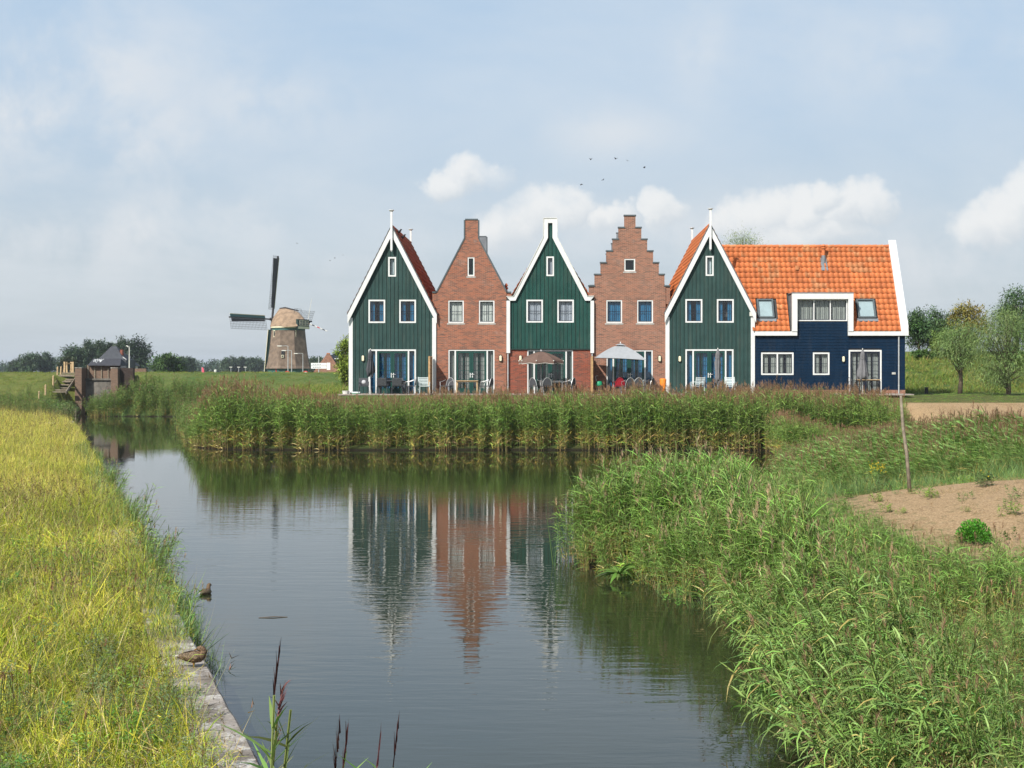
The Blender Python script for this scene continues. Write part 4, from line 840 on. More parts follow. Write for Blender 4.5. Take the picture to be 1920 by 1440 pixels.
# ------------------------------------------------------------------ terraces, parasols, garden furniture
TZ = ZG + .03
for i, (a, b_) in enumerate(((648, 816), (820, 948), (952, 1112), (1115, 1247), (1250, 1413), (1560, 1690))):
    tr = thing('terrace', (HX((a + b_) / 2), YF - 1.4, TZ), 'paved terrace of square slabs in front of the ' + ['house with dull red roof tiles', 'rust brick house', 'neck gable house', 'stepped gable house', 'green house with orange side roof', 'navy house patio door'][i], 'terrace', 'paved terraces along the houses')
    xa, xb = HX(a) + .03, HX(b_) - .03; n = max(4, int((xb - xa) / .5)); slab_me = None
    for k in range(n):
        for r in range(5):
            w_ = (xb - xa) / n
            if slab_me is None:
                o = MB().box(tr.location.x + .004, tr.location.x + w_ - .004, tr.location.y + .004, tr.location.y + .546, TZ - .06, TZ).build('slab', 'paving', tr); slab_me = o.data
                o.location = (xa - tr.location.x, -1.38, 0)
            else:
                o = bpy.data.objects.new('slab', slab_me); put(o, tr, ORG[tr.name]); o.location = (xa + k * w_ - tr.location.x, -1.38 + r * .55, random.uniform(-.004, .004))
def parasol_open(loc, r, hgt, n, droop, mt, label, lean=(0, 0), valance=0.0, square=False, vent=False, trim=None):
    t_ = thing('open_parasol', loc, label, 'parasol'); b0 = Vector(loc); top = b0 + Vector((lean[0], lean[1], hgt))
    MB().tube([b0 + Vector((0, 0, .05)), top], .022, 8).build('pole', 'aluminium' if trim else 'wood_grey', t_)
    MB().lathe([(.24, 0), (.24, .04), (.06, .09), (.05, .3)], b0, 12).build('base', 'stone_pale', t_)
    a0 = math.pi / 4 if square else math.pi / n + .2
    def pt(k, u, sag=0.0):
        a_ = a0 + 2 * math.pi * k / n; rr = r * u; z = -droop * (u ** 1.6)
        p = Vector((rr * math.cos(a_), rr * math.sin(a_), z)); return p
    tilt = Matrix.Rotation(lean[0] * .35, 3, 'Y')
    ur = [0, .12, .3, .5, .7, .85, 1.0]; sub = 6
    for k in range(n):
        mb = MB(); vs = []
        for u in ur:
            pa, pb = pt(k, u), pt(k + 1, u)
            for j in range(sub + 1):
                f = j / sub; q_ = pa.lerp(pb, f); q_.z -= .10 * droop * u * 4 * f * (1 - f) * (.5 if not square else .15); q_ *= 1 - .05 * 4 * f * (1 - f) * u; vs.append(top + tilt @ q_)
        w1 = sub + 1
        if valance:
            for j in range(sub + 1): f = j / sub; q_ = pt(k, 1.0).lerp(pt(k + 1, 1.0), f); q_ *= 1 - .05 * 4 * f * (1 - f); q_.z -= .10 * droop * 2 * f * (1 - f) + valance * (.85 + .15 * math.cos(6.28 * f)); vs.append(top + tilt @ q_)
        nr_ = len(vs) // w1
        mb.add(vs, [(i * w1 + j, (i + 1) * w1 + j, (i + 1) * w1 + j + 1, i * w1 + j + 1) for i in range(nr_ - 1) for j in range(sub)])
        pn = mb.build('canopy_panel', mt, t_, smooth=True)
        e = top + tilt @ pt(k, .99)
        MB().tube([top + Vector((0, 0, -.06)), top + tilt @ (pt(k, .5) + Vector((0, 0, -.04))), e + Vector((0, 0, -.02))], .008, 5).build('rib', 'steel', t_)
        if trim:
            q0 = len(vs) - w1; MB().tube([vs[q0 + j] for j in range(w1)], .012, 5).build('piping', trim, pn); MB().lathe([(.01, 0), (.03, .01), (.03, .05), (.01, .06)], e + Vector((0, 0, -.03)), 6).build('rib_tip', trim, t_)
    if vent:
        mb = MB(); mb.add([top + Vector((0, 0, .10))] + [top + tilt @ (pt(k, .24) + Vector((0, 0, .07))) for k in range(n)], [(0, 1 + k, 1 + (k + 1) % n) for k in range(n)]); mb.build('vent_cap', mt, t_)
    MB().lathe([(.02, 0), (.03, .03), (.012, .09)], top + Vector((0, 0, .02 if not vent else .1)), 8).build('finial', 'white_paint', t_)
    return t_
YT = 73.3
parasol_open(P(1014.5, 741, YT), 1.27, 2.42, 8, .52, 'canvas_brown', 'round brown parasol with white-edged valance, open before the neck gable house', valance=.17, trim='white_worn')
parasol_open(P(1159, 741, YT), 1.95, 2.78, 4, .78, 'canvas_grey', 'square pale grey parasol, open and leaning before the stepped gable house', lean=(.13, 0), square=True, vent=True)
def parasol_closed(loc, hgt, foot, rmax, mt, label):
    t_ = thing('folded_parasol', loc, label, 'parasol'); b0 = Vector(loc)
    MB().tube([b0 + Vector((0, 0, .03)), b0 + Vector((0, 0, hgt))], .024, 8).build('pole', 'aluminium', t_)
    MB().lathe([(.27, 0), (.27, .05), (.07, .1), (.045, .32)], b0, 12).build('base', 'stone_pale', t_)
    prof = [(.03, hgt), (.07, hgt - .08), (.11, hgt - .25), (.125, hgt - .42), (.11, hgt - .5), (.16, hgt - .75), (rmax * .85, foot + .5), (rmax, foot + .2), (rmax * .8, foot + .05), (rmax * .35, foot)]
    n = 40; vs = []
    for j, (r_, z) in enumerate(prof):
        for k in range(n):
            a_ = 2 * math.pi * k / n; fold = 1 + (.38 if j > 1 else .1) * math.sin(a_ * 8 + math.sin(j) * .5) * (.6 + .4 * math.sin(a_ * 3))
            zz_ = z + (.09 * math.sin(a_ * 4 + 1) if j > 6 else 0); vs.append((b0.x + r_ * fold * math.cos(a_), b0.y + r_ * fold * math.sin(a_), b0.z + zz_))
    MB().add(vs, [(i * n + k, i * n + (k + 1) % n, (i + 1) * n + (k + 1) % n, (i + 1) * n + k) for i in range(len(prof) - 1) for k in range(n)]).build('folded_canopy', mt, t_, smooth=True)
    MB().lathe([(.13, 0), (.14, .03), (.13, .06)], b0 + Vector((0, 0, hgt - .53)), 14).build('tie_strap', mt, t_)
    MB().lathe([(.02, 0), (.03, .02), (.01, .08)], b0 + Vector((0, 0, hgt)), 8).build('finial', 'white_worn', t_)
    return t_
parasol_closed(P(694.5, 742, 73.2), 2.55, 1.12, .22, 'canvas_dark', 'charcoal parasol folded shut beside the grey dining table')
parasol_closed(P(1346, 742, 73.2), 2.58, .75, .15, 'canvas_mid', 'slim grey parasol folded shut before blue-curtained glass doors')
parasol_closed(P(1617.5, 742, 73.2), 2.56, .85, .30, 'canvas_mid', 'wide grey parasol folded shut before the navy house')
def chair(loc, rz, label, style, group=None):
    """faces +y before turning"""
    t_ = thing('garden_chair', loc, label, 'chair', group, rz=rz if rz else 1e-5)
    fr = {'wicker': 'wicker', 'hoop': 'aluminium', 'red': 'red_plastic', 'white': 'plastic_white', 'wire': 'black_metal'}[style]; se = {'hoop': 'canvas_dark', 'wire': 'black_metal'}.get(style, fr)
    W, D, Hs, Hb = .27, .26, .44, .88
    for sx in (-1, 1):
        for sy in (-1, 1): MB().tube([(sx * (W + .02), sy * (D + .02), 0), (sx * W, sy * D, Hs - .03)], .017, 6).build('leg', fr, t_)
        mb = MB()
        if style == 'hoop': mb.tube([(sx * W, D, Hs), (sx * (W + .05), D * .8, Hs + .22), (sx * (W + .04), 0, Hs + .25), (sx * W, -D, Hs + .34)], .015, 6)
        else: mb.bar((sx * W, D, Hs), (sx * W, D, Hs + .2), .03, .03); mb.bar((sx * W, D + .02, Hs + .21), (sx * W, -D, Hs + .23), .045, .025)
        mb.build('armrest', fr, t_)
    MB().box(-W + .012, W - .012, -D, D, Hs - .03, Hs + .015).build('seat', se, t_, bevel=.012)
    mb = MB()
    if style in ('hoop', 'red', 'wire'):
        pts = [(W * math.cos(a_) , -D - .03 - .06 * math.sin(a_), Hs + .02 + (Hb - Hs) * math.sin(a_)) for a_ in [math.pi * k / 10 for k in range(11)]]
        mb.tube(pts, .017, 6); mb.build('back_frame', fr, t_)
        mb = MB(); mb.add([(p[0] * .95, p[1] + .005, Hs + .03 + (p[2] - Hs - .02) * .95) for p in pts], [tuple(range(11))]) if style != 'wire' else [mb.tube([(x, -D - .02, Hs), (x * .9, -D - .08, Hs + .36)], .006, 4) for x in (-.18, -.09, 0, .09, .18)]
        mb.build('backrest', se, t_)
    elif style == 'white':
        for k in range(5): z = Hs + .08 + k * .085; MB().box(-W + .02, W - .02, -D - .05 - k * .012, -D - .025 - k * .012, z, z + .055).build('back_slat', fr, t_)
        for sx in (-1, 1): MB().bar((sx * W, -D, Hs), (sx * W, -D - .09, Hb + .06), .03, .03).build('back_post', fr, t_)
    else:
        MB().add([(-W, -D, Hs + .02), (W, -D, Hs + .02), (W * .96, -D - .10, Hb), (-W * .96, -D - .10, Hb), (-W, -D - .05, Hs + .02), (W, -D - .05, Hs + .02), (W * .96, -D - .14, Hb), (-W * .96, -D - .14, Hb)],
                 [(0, 1, 2, 3), (7, 6, 5, 4), (0, 4, 5, 1), (1, 5, 6, 2), (2, 6, 7, 3), (3, 7, 4, 0)]).build('backrest', fr, t_, bevel=.015)
    return t_
def table(loc, wx, wy, hgt, top, leg, label, slats=0):
    t_ = thing('garden_table', loc, label, 'table', None); l = Vector(loc)
    if slats:
        for k in range(slats): a = l.y - wy / 2 + wy * k / slats; MB().box(l.x - wx / 2, l.x + wx / 2, a + .004, a + wy / slats - .004, l.z + hgt - .03, l.z + hgt).build('slat', top, t_)
    else: MB().box(l.x - wx / 2, l.x + wx / 2, l.y - wy / 2, l.y + wy / 2, l.z + hgt - .035, l.z + hgt).build('table_top', top, t_, bevel=.01)
    MB().box(l.x - wx / 2 + .06, l.x + wx / 2 - .06, l.y - wy / 2 + .06, l.y + wy / 2 - .06, l.z + hgt - .09, l.z + hgt - .034).build('apron', leg, t_)
    for sx in (-1, 1):
        for sy in (-1, 1): x = l.x + sx * (wx / 2 - .06); y = l.y + sy * (wy / 2 - .06); MB().box(x - .03, x + .03, y - .03, y + .03, l.z, l.z + hgt - .09).build('leg', leg, t_)
    return t_
def G(px, Y=73.3): return (XW(px, Y), Y, TZ)
table(G(736, 73.5), 1.5, .9, .74, 'wicker', 'wicker', 'grey dining table before the house with dull red roof tiles')
for i, (px, Y, rz) in enumerate(((717, 72.95, 0), (745, 72.95, .05), (723, 74.1, 3.2), (746, 74.15, 3.1))):
    chair(G(px, Y), rz, ['grey wicker chair drawn up to the grey dining table, back to the canal', 'grey wicker chair drawn up to the grey dining table, back to the glass doors'][i // 2], 'wicker', 'wicker dining chairs')
chair(G(769, 73.4), 1.5, 'chair with curved metal frame at the end of the grey dining table', 'hoop')
chair(G(682, 73.6), 3.3, 'dark wicker armchair holding a pale cushion', 'wicker')
cu = MB(); cx, cy, cz = XW(682.5, 73.5), 73.42, TZ + .66
for u in range(1): cu.add([(cx - .25, cy, cz), (cx, cy - .02, cz - .24), (cx + .25, cy, cz), (cx, cy + .06, cz + .24), (cx, cy - .1, cz), (cx, cy + .14, cz)], [(0, 1, 4), (1, 2, 4), (2, 3, 4), (3, 0, 4), (1, 0, 5), (2, 1, 5), (3, 2, 5), (0, 3, 5)])
ob = cu.build('cushion', 'cushion', smooth=True); sm = ob.modifiers.new('s', 'SUBSURF'); sm.levels = sm.render_levels = 2; tag(ob, 'pale grey cushion propped cornerwise on a dark wicker armchair', 'cushion')
chair(G(795, 73.5), 3.4, 'pale blue-white slatted folding chair by the privacy screen', 'white')
for (px, lab) in ((811.5, 'tan framed privacy screen between the dull red roofed house and the rust brick house'), (1110.5, 'tan framed privacy screen between the neck gable house and the stepped gable house')):
    s_ = thing('privacy_screen', (HX(px), 74.9, TZ), lab, 'screen'); x = HX(px)
    MB().box(x - .07, x - .05, 73.45, 74.78, TZ, TZ + 2.02).build('mesh_panel', 'black_metal', s_)
    for y in (73.35, 74.7): MB().box(x - .10, x + .0, y, y + .1, TZ, TZ + 2.1).build('post', 'wood_tan', s_)
    MB().box(x - .09, x - .03, 73.45, 74.7, TZ + 2.02, TZ + 2.08).build('top_rail', 'wood_tan', s_)
    for k in range(9): MB().box(x - .048, x - .03, 73.46, 74.69, TZ + .1 + k * .21, TZ + .29 + k * .21).build('board', 'wood_tan', s_)
o = MB().lathe([(.14, 0), (.2, .3), (.215, .34), (.19, .34), (.15, .1)], P(648.5, 744, 73.6), 12).build('plant_pot', 'white_worn'); tag(o, 'small white pot at the foot of a white corner board', 'pot')
o = thing('cool_box', P(666, 742, 74), 'low green and white box against the green planks', 'box'); b0 = Vector(o.location)
MB().box(b0.x - .28, b0.x + .28, b0.y - .18, b0.y + .18, b0.z, b0.z + .14).build('body', 'green_plastic', o, bevel=.02); MB().box(b0.x - .29, b0.x + .29, b0.y - .19, b0.y + .19, b0.z + .142, b0.z + .22).build('lid', 'plastic_white', o, bevel=.03)
table(G(876, 73.6), 1.25, .8, .74, 'wood_pale', 'wood_pale', 'pale wooden slatted table before the rust brick house', slats=7)
chair(G(838, 73.5), 2.6, 'dark metal chair with rounded back beside the slatted table', 'hoop'); chair(G(912, 73.4), 1.2, 'bright metal chair at the doors end of the slatted table', 'hoop')
table(G(1034, 73.7), 1.3, .8, .73, 'aluminium', 'aluminium', 'metal table under the brown parasol')
for px, Y, rz, lb in ((1006, 73.2, -.7, 'metal armchair beside the brown parasol pole'), (1024, 72.9, .2, 'metal armchair at the metal table, back to the canal'), (1066, 73.3, 1.1, 'metal armchair at the metal table end beneath the wide side light')): chair(G(px, Y), rz, lb, 'hoop')
table(G(1186, 73.8), 1.5, .8, .73, 'aluminium', 'aluminium', 'metal table under the leaning grey parasol')
chair(G(1160, 73.3), .2, 'red plastic chair by the foot of the grey parasol', 'red')
for px, Y, rz, lb in ((1178, 72.9, .3, 'metal armchair next to the red chair'), (1197, 73.0, 0, 'metal armchair at the middle of the table under the grey parasol'), (1215, 73.4, 1.0, 'metal armchair at the table end below the stepped gable house lamp')): chair(G(px, Y), rz, lb, 'hoop')
o = thing('child_seat', G(1123, 73.8), 'green moulded seat in the shade of the privacy screen', 'seat'); b0 = Vector(o.location)
MB().lathe([(.16, 0), (.19, .05), (.19, .4)], b0, 10).build('stand', 'black_metal', o); MB().lathe([(.15, .42), (.19, .46), (.2, .52), (.17, .66), (.12, .70)], b0, 14, sx=1.0, sy=.7).build('shell', 'green_plastic', o, smooth=True)
MB().tube([b0 + Vector((-.12, 0, .6)), b0 + Vector((-.2, 0, .95)), b0 + Vector((-.08, 0, 1.02))], .016, 6).build('handle_bar', 'steel', o)
o = thing('garden_stool', G(1243, 73.6), 'orange moulded stool at the white corner board', 'stool'); b0 = Vector(o.location)
MB().lathe([(.19, 0), (.15, .3), (.19, .78), (.17, .84), (.05, .86)], b0, 14).build('body', 'orange_plastic', o, smooth=True)
for px, rz, lb in ((1308, .4, 'white slatted chair behind the reeds by the slim grey parasol'), (1370, -.3, 'white slatted chair under the far side light of the orange-roofed green house')): chair(G(px, 73.4), rz, lb, 'white')
table(G(1628, 73.4), 1.25, .8, .80, 'wood_pale', 'black_metal', 'wooden topped table behind the wide grey folded parasol')
for px, Y, rz, lb in ((1602, 73.5, -1.2, 'black wire chair at the blue lamp end of the wooden topped table'), (1640, 74.0, 2.9, 'black wire chair between the wooden topped table and patio door')): chair(G(px, Y), rz, lb, 'wire')
# ------------------------------------------------------------------ windmill
YM = 250.0; mx, mz0 = XW(541, YM), 2.45
mill = thing('windmill', (mx, YM, mz0), 'thatched octagonal windmill with lattice sails behind the dike', 'windmill')
px_m = F / YM
def octo(r): return r / math.cos(math.pi / 8)
prof = [(4.15, 1.85), (3.95, 2.3), (3.75, 3.2), (3.5, 4.6), (3.3, 6.2), (3.14, 7.8), (3.02, 9.05)]
mb = MB(); mb.lathe([(octo(r_), z) for r_, z in prof], (mx, YM, mz0), 8, a0=math.pi / 8 + .12); mb.build('thatched_body', 'thatch', mill)
mb = MB(); mb.lathe([(octo(3.72), -.2), (octo(3.72), 1.84)], (mx, YM, mz0), 8, a0=math.pi / 8 + .12); bs = mb.build('base_wall', 'mill_green', mill)
MB().lathe([(3.05, 9.06), (3.12, 9.06), (3.12, 9.45), (3.05, 9.45)], (mx, YM, mz0), 24).build('curb_ring', 'mill_green', mill)
MB().lathe([(3.2, 9.46), (3.3, 9.5), (3.3, 9.72), (3.2, 9.75)], (mx, YM, mz0), 24).build('cap_sill', 'cream', mill)
ax = Vector((-.89, .456, 0)).normalized(); side = Vector((-ax.y, ax.x, 0))              # the shaft points away to one side
def CP(a, s_, z): return Vector((mx, YM, mz0)) + ax * a + side * s_ + Vector((0, 0, z))
rings = []
for (a, w_, zt, zb) in ((3.35, .9, 11.2, 9.85), (2.9, 1.9, 12.3, 9.8), (2.0, 2.6, 13.25, 9.7), (.8, 3.15, 13.3, 9.62), (-.8, 3.2, 12.95, 9.6), (-2.2, 2.9, 12.55, 9.62), (-3.1, 2.3, 11.7, 9.7), (-3.5, 1.9, 11.0, 9.75)):
    ring = []
    for k in range(15):
        u = -1 + 2 * k / 14; ring.append(CP(a, w_ * u, zb + (zt - zb) * (1 - abs(u) ** 1.55)))
    rings.append(ring)
mb = MB(); vs = [v for r_ in rings for v in r_]; mb.add(vs, [(i * 15 + k, (i + 1) * 15 + k, (i + 1) * 15 + k + 1, i * 15 + k + 1) for i in range(7) for k in range(14)] + [tuple(range(14, -1, -1)), tuple(7 * 15 + k for k in range(15))]); mb.build('thatched_cap', 'thatch_cap', mill, smooth=True)
mb = MB(); mb.tube([CP(2.1, 0, 13.28), CP(.8, 0, 13.42), (CP(-2.3, 0, 12.75))], .12, 6); mb.build('cap_ridge', 'sail_dark', mill)
# tail: white boarded rear with windows
mb = MB(); a0 = -3.55
mb.add([CP(a0, -1.7, 9.3), CP(a0, 1.7, 9.3), CP(a0, 1.7, 11.1), CP(a0, -1.7, 11.1), CP(a0 + .4, -1.75, 9.3), CP(a0 + .4, 1.75, 9.3), CP(a0 + .4, 1.75, 11.1), CP(a0 + .4, -1.75, 11.1)], [(3, 2, 1, 0), (4, 5, 6, 7), (0, 1, 5, 4), (1, 2, 6, 5), (2, 3, 7, 6), (3, 0, 4, 7)]); tl = mb.build('tail_board', 'green_dark', mill)
for s0 in (-1.4, -.5, .4):
    mb = MB(); mb.add([CP(a0 - .04, s0, 9.95), CP(a0 - .04, s0 + .8, 9.95), CP(a0 - .04, s0 + .8, 10.85), CP(a0 - .04, s0, 10.85)], [(0, 1, 2, 3)]); wn_ = mb.build('window', 'glass_dark', mill)
    mb = MB()
    for k in (0, .4, .8): mb.bar(CP(a0 - .06, s0 + k, 9.95), CP(a0 - .06, s0 + k, 10.85), .06, .06)
    for z in (9.95, 10.4, 10.85): mb.bar(CP(a0 - .07, s0, z), CP(a0 - .07, s0 + .8, z), .06, .06)
    mb.build('frame', 'cream', wn_)
mb = MB(); mb.add([CP(a0 - .08, -1.7, 9.3), CP(a0 - .08, 1.7, 9.3), CP(a0 - .08, 1.7, 9.75), CP(a0 - .08, -1.7, 9.75)], [(0, 1, 2, 3)]); mb.build('date_board', 'cream', mill)
mb = MB()
for s_ in (-1.0, 1.0): mb.tube([CP(-2.2, s_, 12.2), CP(-2.2, s_, 13.1)], .03, 4)
mb.tube([CP(-2.2, -1, 13.1), CP(-2.2, 1, 13.1)], .03, 4); mb.tube([CP(-1.4, 0, 12.8), CP(-2.2, 0, 13.1)], .03, 4); mb.build('cap_rail', 'sail_dark', mill)
a = CP(-3.5, -1.6, 10.4); MB().tube([a, a + Vector((3.6, -.4, -1.5))], [.11, .09], 6).build('striped_beam', 'pole_stripes', mill)
a = CP(-3.3, -1.6, 10.9); MB().tube([a, a + Vector((.75, 0, 4.2))], [.06, .04], 5).build('flag_pole', 'white_worn', mill)
# shaft and four sails; the sail plane leans back a little
tl_ = R(6.5); sax = (ax * math.cos(tl_) + Vector((0, 0, math.sin(tl_)))).normalized(); upv = (Vector((0, 0, 1)) - sax * sax.z).normalized(); sdv = sax.cross(upv).normalized()
hub = CP(3.9, 0, 11.25)
MB().tube([CP(2.9, 0, 11.1), hub + sax * .5], .28, 8).build('wind_shaft', 'sail_dark', mill)
LS = 12.1
for k in range(4):
    dirv = [upv, sdv, -upv, -sdv][k]; tr_ = dirv.cross(sax).normalized()               # trailing side carries the lattice
    MB().bar(hub - dirv * .3, hub + dirv * LS, .26, .3, up=sax).build('sail_stock', 'sail_dark', mill)
    sgn = 1
    lat = MB(); w_ = 2.05
    for i in range(26): b1 = hub + dirv * (1.9 + i * (LS - 2.0) / 25); lat.bar(b1 + tr_ * .1, b1 + tr_ * w_ - sax * .58, .035, .035, up=sax)
    for j in range(5): o_ = (tr_ - sax * .28) * (.35 + (w_ - .35) * j / 4); lat.bar(hub + dirv * 1.9 + o_, hub + dirv * LS + o_, .035, .035, up=sax)
    lat.build('sail_lattice', 'sail_dark', mill)
    bd = MB(); p0, p1 = hub + dirv * 2.0, hub + dirv * (LS - .3); q_ = tr_ * -.62 + sax * .22
    bd.add([p0 - tr_ * .13, p1 - tr_ * .13, p1 + q_, p0 + q_, p0 - tr_ * .13 + sax * .04, p1 - tr_ * .13 + sax * .04, p1 + q_ + sax * .04, p0 + q_ + sax * .04], [(0, 1, 2, 3), (7, 6, 5, 4), (0, 4, 5, 1), (1, 5, 6, 2), (2, 6, 7, 3), (3, 7, 4, 0)]); b_o = bd.build('leading_board', 'mill_green', mill)
    MB().bar(p0 + q_ * 1.02, p1 + q_ * 1.02, .12, .1, up=sax).build('board_edge', 'cream', b_o)
    if k in (0, 2, 3):
        cv = MB(); cv.add([hub + dirv * 2.2 + tr_ * .15 - sax * .06, hub + dirv * (LS - .5) + tr_ * .15 - sax * .06, hub + dirv * (LS - .5) + (tr_ - sax * .28) * (.75 if k == 3 else 2.0) - sax * .03, hub + dirv * 2.2 + (tr_ - sax * .28) * (.45 if k == 3 else 1.0) - sax * .03], [(0, 1, 2, 3)]); cv.build('sail_cloth', 'sail_dark', mill)
# windows and doors in the mill
def mwin(px, py, wpx, hpx, rad, mt_f):
    x = XW(px, YM); y = YM - math.sqrt(max(.1, rad ** 2 - (x - mx) ** 2)) - .10; z = ZW(py, YM); w_, h_ = wpx / px_m / 2, hpx / px_m / 2
    o = MB().box(x - w_, x + w_, y, y + .4, z - h_, z + h_).build('window', mt_f, mill); MB().box(x - w_ * .65, x + w_ * .65, y - .02, y, z - h_ * .7, z + h_ * .7).build('pane', 'glass_dark' if mt_f != 'cream' else 'interior_dark', o)
mwin(519, 626, 3.2, 13, 3.1, 'cream'); mwin(558.5, 626, 3.2, 13, 3.1, 'cream'); mwin(537.5, 662, 4.4, 8, 3.75, 'sail_dark'); mwin(537.5, 668.5, 4.2, 5, 3.85, 'cream'); mwin(528, 693, 7.5, 9, 3.7, 'sign_red')
# ------------------------------------------------------------------ things round the mill and along the dike
def street_lamp(px, py, Y, label):
    z1 = ZW(py, Y); z0 = float(height(XW(px, Y), Y)); t_ = thing('street_lamp', (XW(px, Y), Y, z0), label, 'street lamp', 'street lamps before the windmill'); x = XW(px, Y)
    MB().tube([(x, Y, z0), (x, Y, z0 + 1), (x, Y, z1)], [.10, .075, .05], 8).build('pole', 'zinc', t_)
    MB().tube([(x, Y, z1), (x - .35, Y, z1 + .05), (x - .95, Y, z1 + .02)], .035, 6).build('arm', 'zinc', t_)
    MB().box(x - 1.6, x - .9, Y - .12, Y + .12, z1 - .06, z1 + .08).build('lamp_head', 'white_worn', t_, bevel=.04)
street_lamp(540, 649, 196, 'tallest street lamp standing before the windmill'); street_lamp(546.8, 657.5, 214, 'middle-height street lamp standing close beside the tallest one'); street_lamp(568, 663, 236, 'lowest street lamp, standing before the shaded side of the windmill')
for i, px in enumerate((538.6, 572.8)):
    Y = 131; z = ZW(701, Y); x = XW(px, Y); zg = float(height(x, Y)); t_ = thing('round_road_sign', (x, Y, zg), ['round red-rimmed sign below the tallest street lamp', 'round red-rimmed sign beside the lowest street lamp'][i], 'road sign')
    def disc(r_, y0, y1): return MB().prism([(x + r_ * math.cos(k * math.pi / 12), z + r_ * math.sin(k * math.pi / 12)) for k in range(24)], y0, y1)
    disc(.30, Y - .03, Y).build('rim', 'sign_red', t_); disc(.205, Y - .036, Y - .0301).build('face', 'sign_white', t_); MB().tube([(x, Y + .04, zg - .2), (x, Y + .04, z + .2)], .035, 6).build('post', 'zinc', t_)
    mb = MB(); mb.box(x - .12, x + .10, Y - .041, Y - .0361, z - .02, z + .05).box(x - .07, x + .02, Y - .041, Y - .0361, z + .051, z + .10); mb.build('symbol', 'black_metal', t_)
Y = 152; t_ = thing('direction_sign', (XW(597.7, Y), Y, float(height(XW(597.7, Y), Y))), 'white finger-post direction sign beside the windmill', 'road sign'); k = F / Y
MB().tube([(XW(597.7, Y), Y, 2.2), (XW(597.7, Y), Y, ZW(669, Y))], .07, 8).build('post', 'zinc', t_)
for (a, b_, c_, d_) in ((583.5, 680.5, 612.5, 685.6), (583.5, 686.3, 612.5, 691.2)):
    MB().prism([(XW(a, Y), ZW(d_, Y)), (XW(c_, Y), ZW(d_, Y)), (XW(c_, Y), ZW(b_, Y)), (XW(a, Y), ZW(b_, Y))], Y - .13, Y - .09).build('arm_panel', 'sign_white', t_)
    mb = MB(); yy = ZW((b_ + d_) / 2, Y); [mb.box(XW(a + 3 + q_ * 4.2, Y), XW(a + 6.2 + q_ * 4.2, Y), Y - .134, Y - .1301, yy - .035, yy + .035) for q_ in range(4)]; mb.build('faded_lettering', 'lead_grey', t_)
MB().box(XW(613, Y), XW(619.5, Y), Y - .12, Y - .08, ZW(693.5, Y), ZW(680, Y)).build('end_panel', 'sign_white', t_)
# brick cottage by the mill
Y = 175; k = F / Y; bh = thing('brick_cottage', (XW(617, Y), Y, 2.5), 'orange-brick cottage gable with dark roof beside the finger post', 'house')
gp = [(XW(588, Y), 2.3), (XW(640, Y), 2.3), (XW(640, Y), ZW(697, Y)), (XW(619.5, Y), ZW(666, Y)), (XW(618, Y), ZW(663, Y)), (XW(612.5, Y), ZW(663, Y)), (XW(611, Y), ZW(666, Y)), (XW(588, Y), ZW(697, Y))]
MB().prism(gp, Y, Y + .3).build('gable_wall', 'brick_rose', bh)
MB().add([(XW(640, Y) + .2, Y + .3, ZW(697, Y) - .3), (XW(615.5, Y), Y + .3, ZW(665, Y)), (XW(615.5, Y), Y + 9, ZW(665, Y)), (XW(640, Y) + .2, Y + 9, ZW(697, Y) - .3), (XW(588, Y) - .2, Y + .3, ZW(697, Y) - .3), (XW(588, Y) - .2, Y + 9, ZW(697, Y) - .3)], [(0, 3, 2, 1), (1, 2, 5, 4)]).build('roof', 'slate', bh)
MB().box(XW(588, Y), XW(640, Y), Y + .3, Y + 9, 2.2, ZW(698, Y)).build('side_walls', 'brick_rose', bh); MB().box(XW(612.5, Y), XW(618, Y), Y - .03, Y + .36, ZW(663, Y), ZW(662, Y)).build('gable_cap', 'tile_orange', bh)
MB().box(XW(626, Y), XW(652, Y), Y + 2, Y + 5, ZW(684, Y) - .2, ZW(672.5, Y)).build('rear_wing', 'slate', bh); MB().box(XW(623, Y), XW(653, Y), Y + 1.7, Y + 2, ZW(673, Y), ZW(671.4, Y)).build('gutter', 'white_paint', bh)
# pyramid-roofed house with chimney
Y = 182; hs = thing('slate_roof_house', (XW(203, Y), Y, 2.5), 'house with steep slate hipped roof and red chimney beyond the sluice', 'house')
x0, x1, xa, zt, zb = XW(171, Y), XW(238, Y), XW(199, Y), ZW(648, Y), ZW(686, Y)
MB().add([(x0, Y, zb), (x1, Y, zb), (x1, Y + 6, zb), (x0, Y + 6, zb), (xa - .25, Y + 3, zt), (xa + .4, Y + 3, zt)], [(0, 1, 5, 4), (1, 2, 5), (2, 3, 4, 5), (3, 0, 4)]).build('hipped_roof', 'slate', hs)
MB().box(x0 + .3, x1 - .3, Y + .3, Y + 5.7, 2.3, zb).build('wall', 'white_worn', hs); MB().box(XW(216, Y), XW(220.5, Y), Y + 2, Y + 2.6, ZW(668, Y), ZW(655, Y)).build('chimney', 'brick_red', hs)
MB().box(XW(228, Y), XW(241, Y), Y - 1, Y + 3, zb - .8, ZW(675, Y)).build('low_wing', 'slate', hs)
for px in (222.5, 230.5): MB().box(XW(px, Y), XW(px + 3.5, Y), Y + .1, Y + .3, ZW(691, Y), ZW(686.5, Y)).build('window', 'sign_white', hs)
MB().add([(XW(225, Y), Y + 1.2, ZW(671, Y)), (XW(232, Y), Y + 1.2, ZW(675, Y)), (XW(232, Y), Y + 1.1, ZW(673, Y)), (XW(225, Y), Y + 1.1, ZW(668, Y))], [(0, 1, 2, 3)]).build('roof_light', 'sign_white', hs)
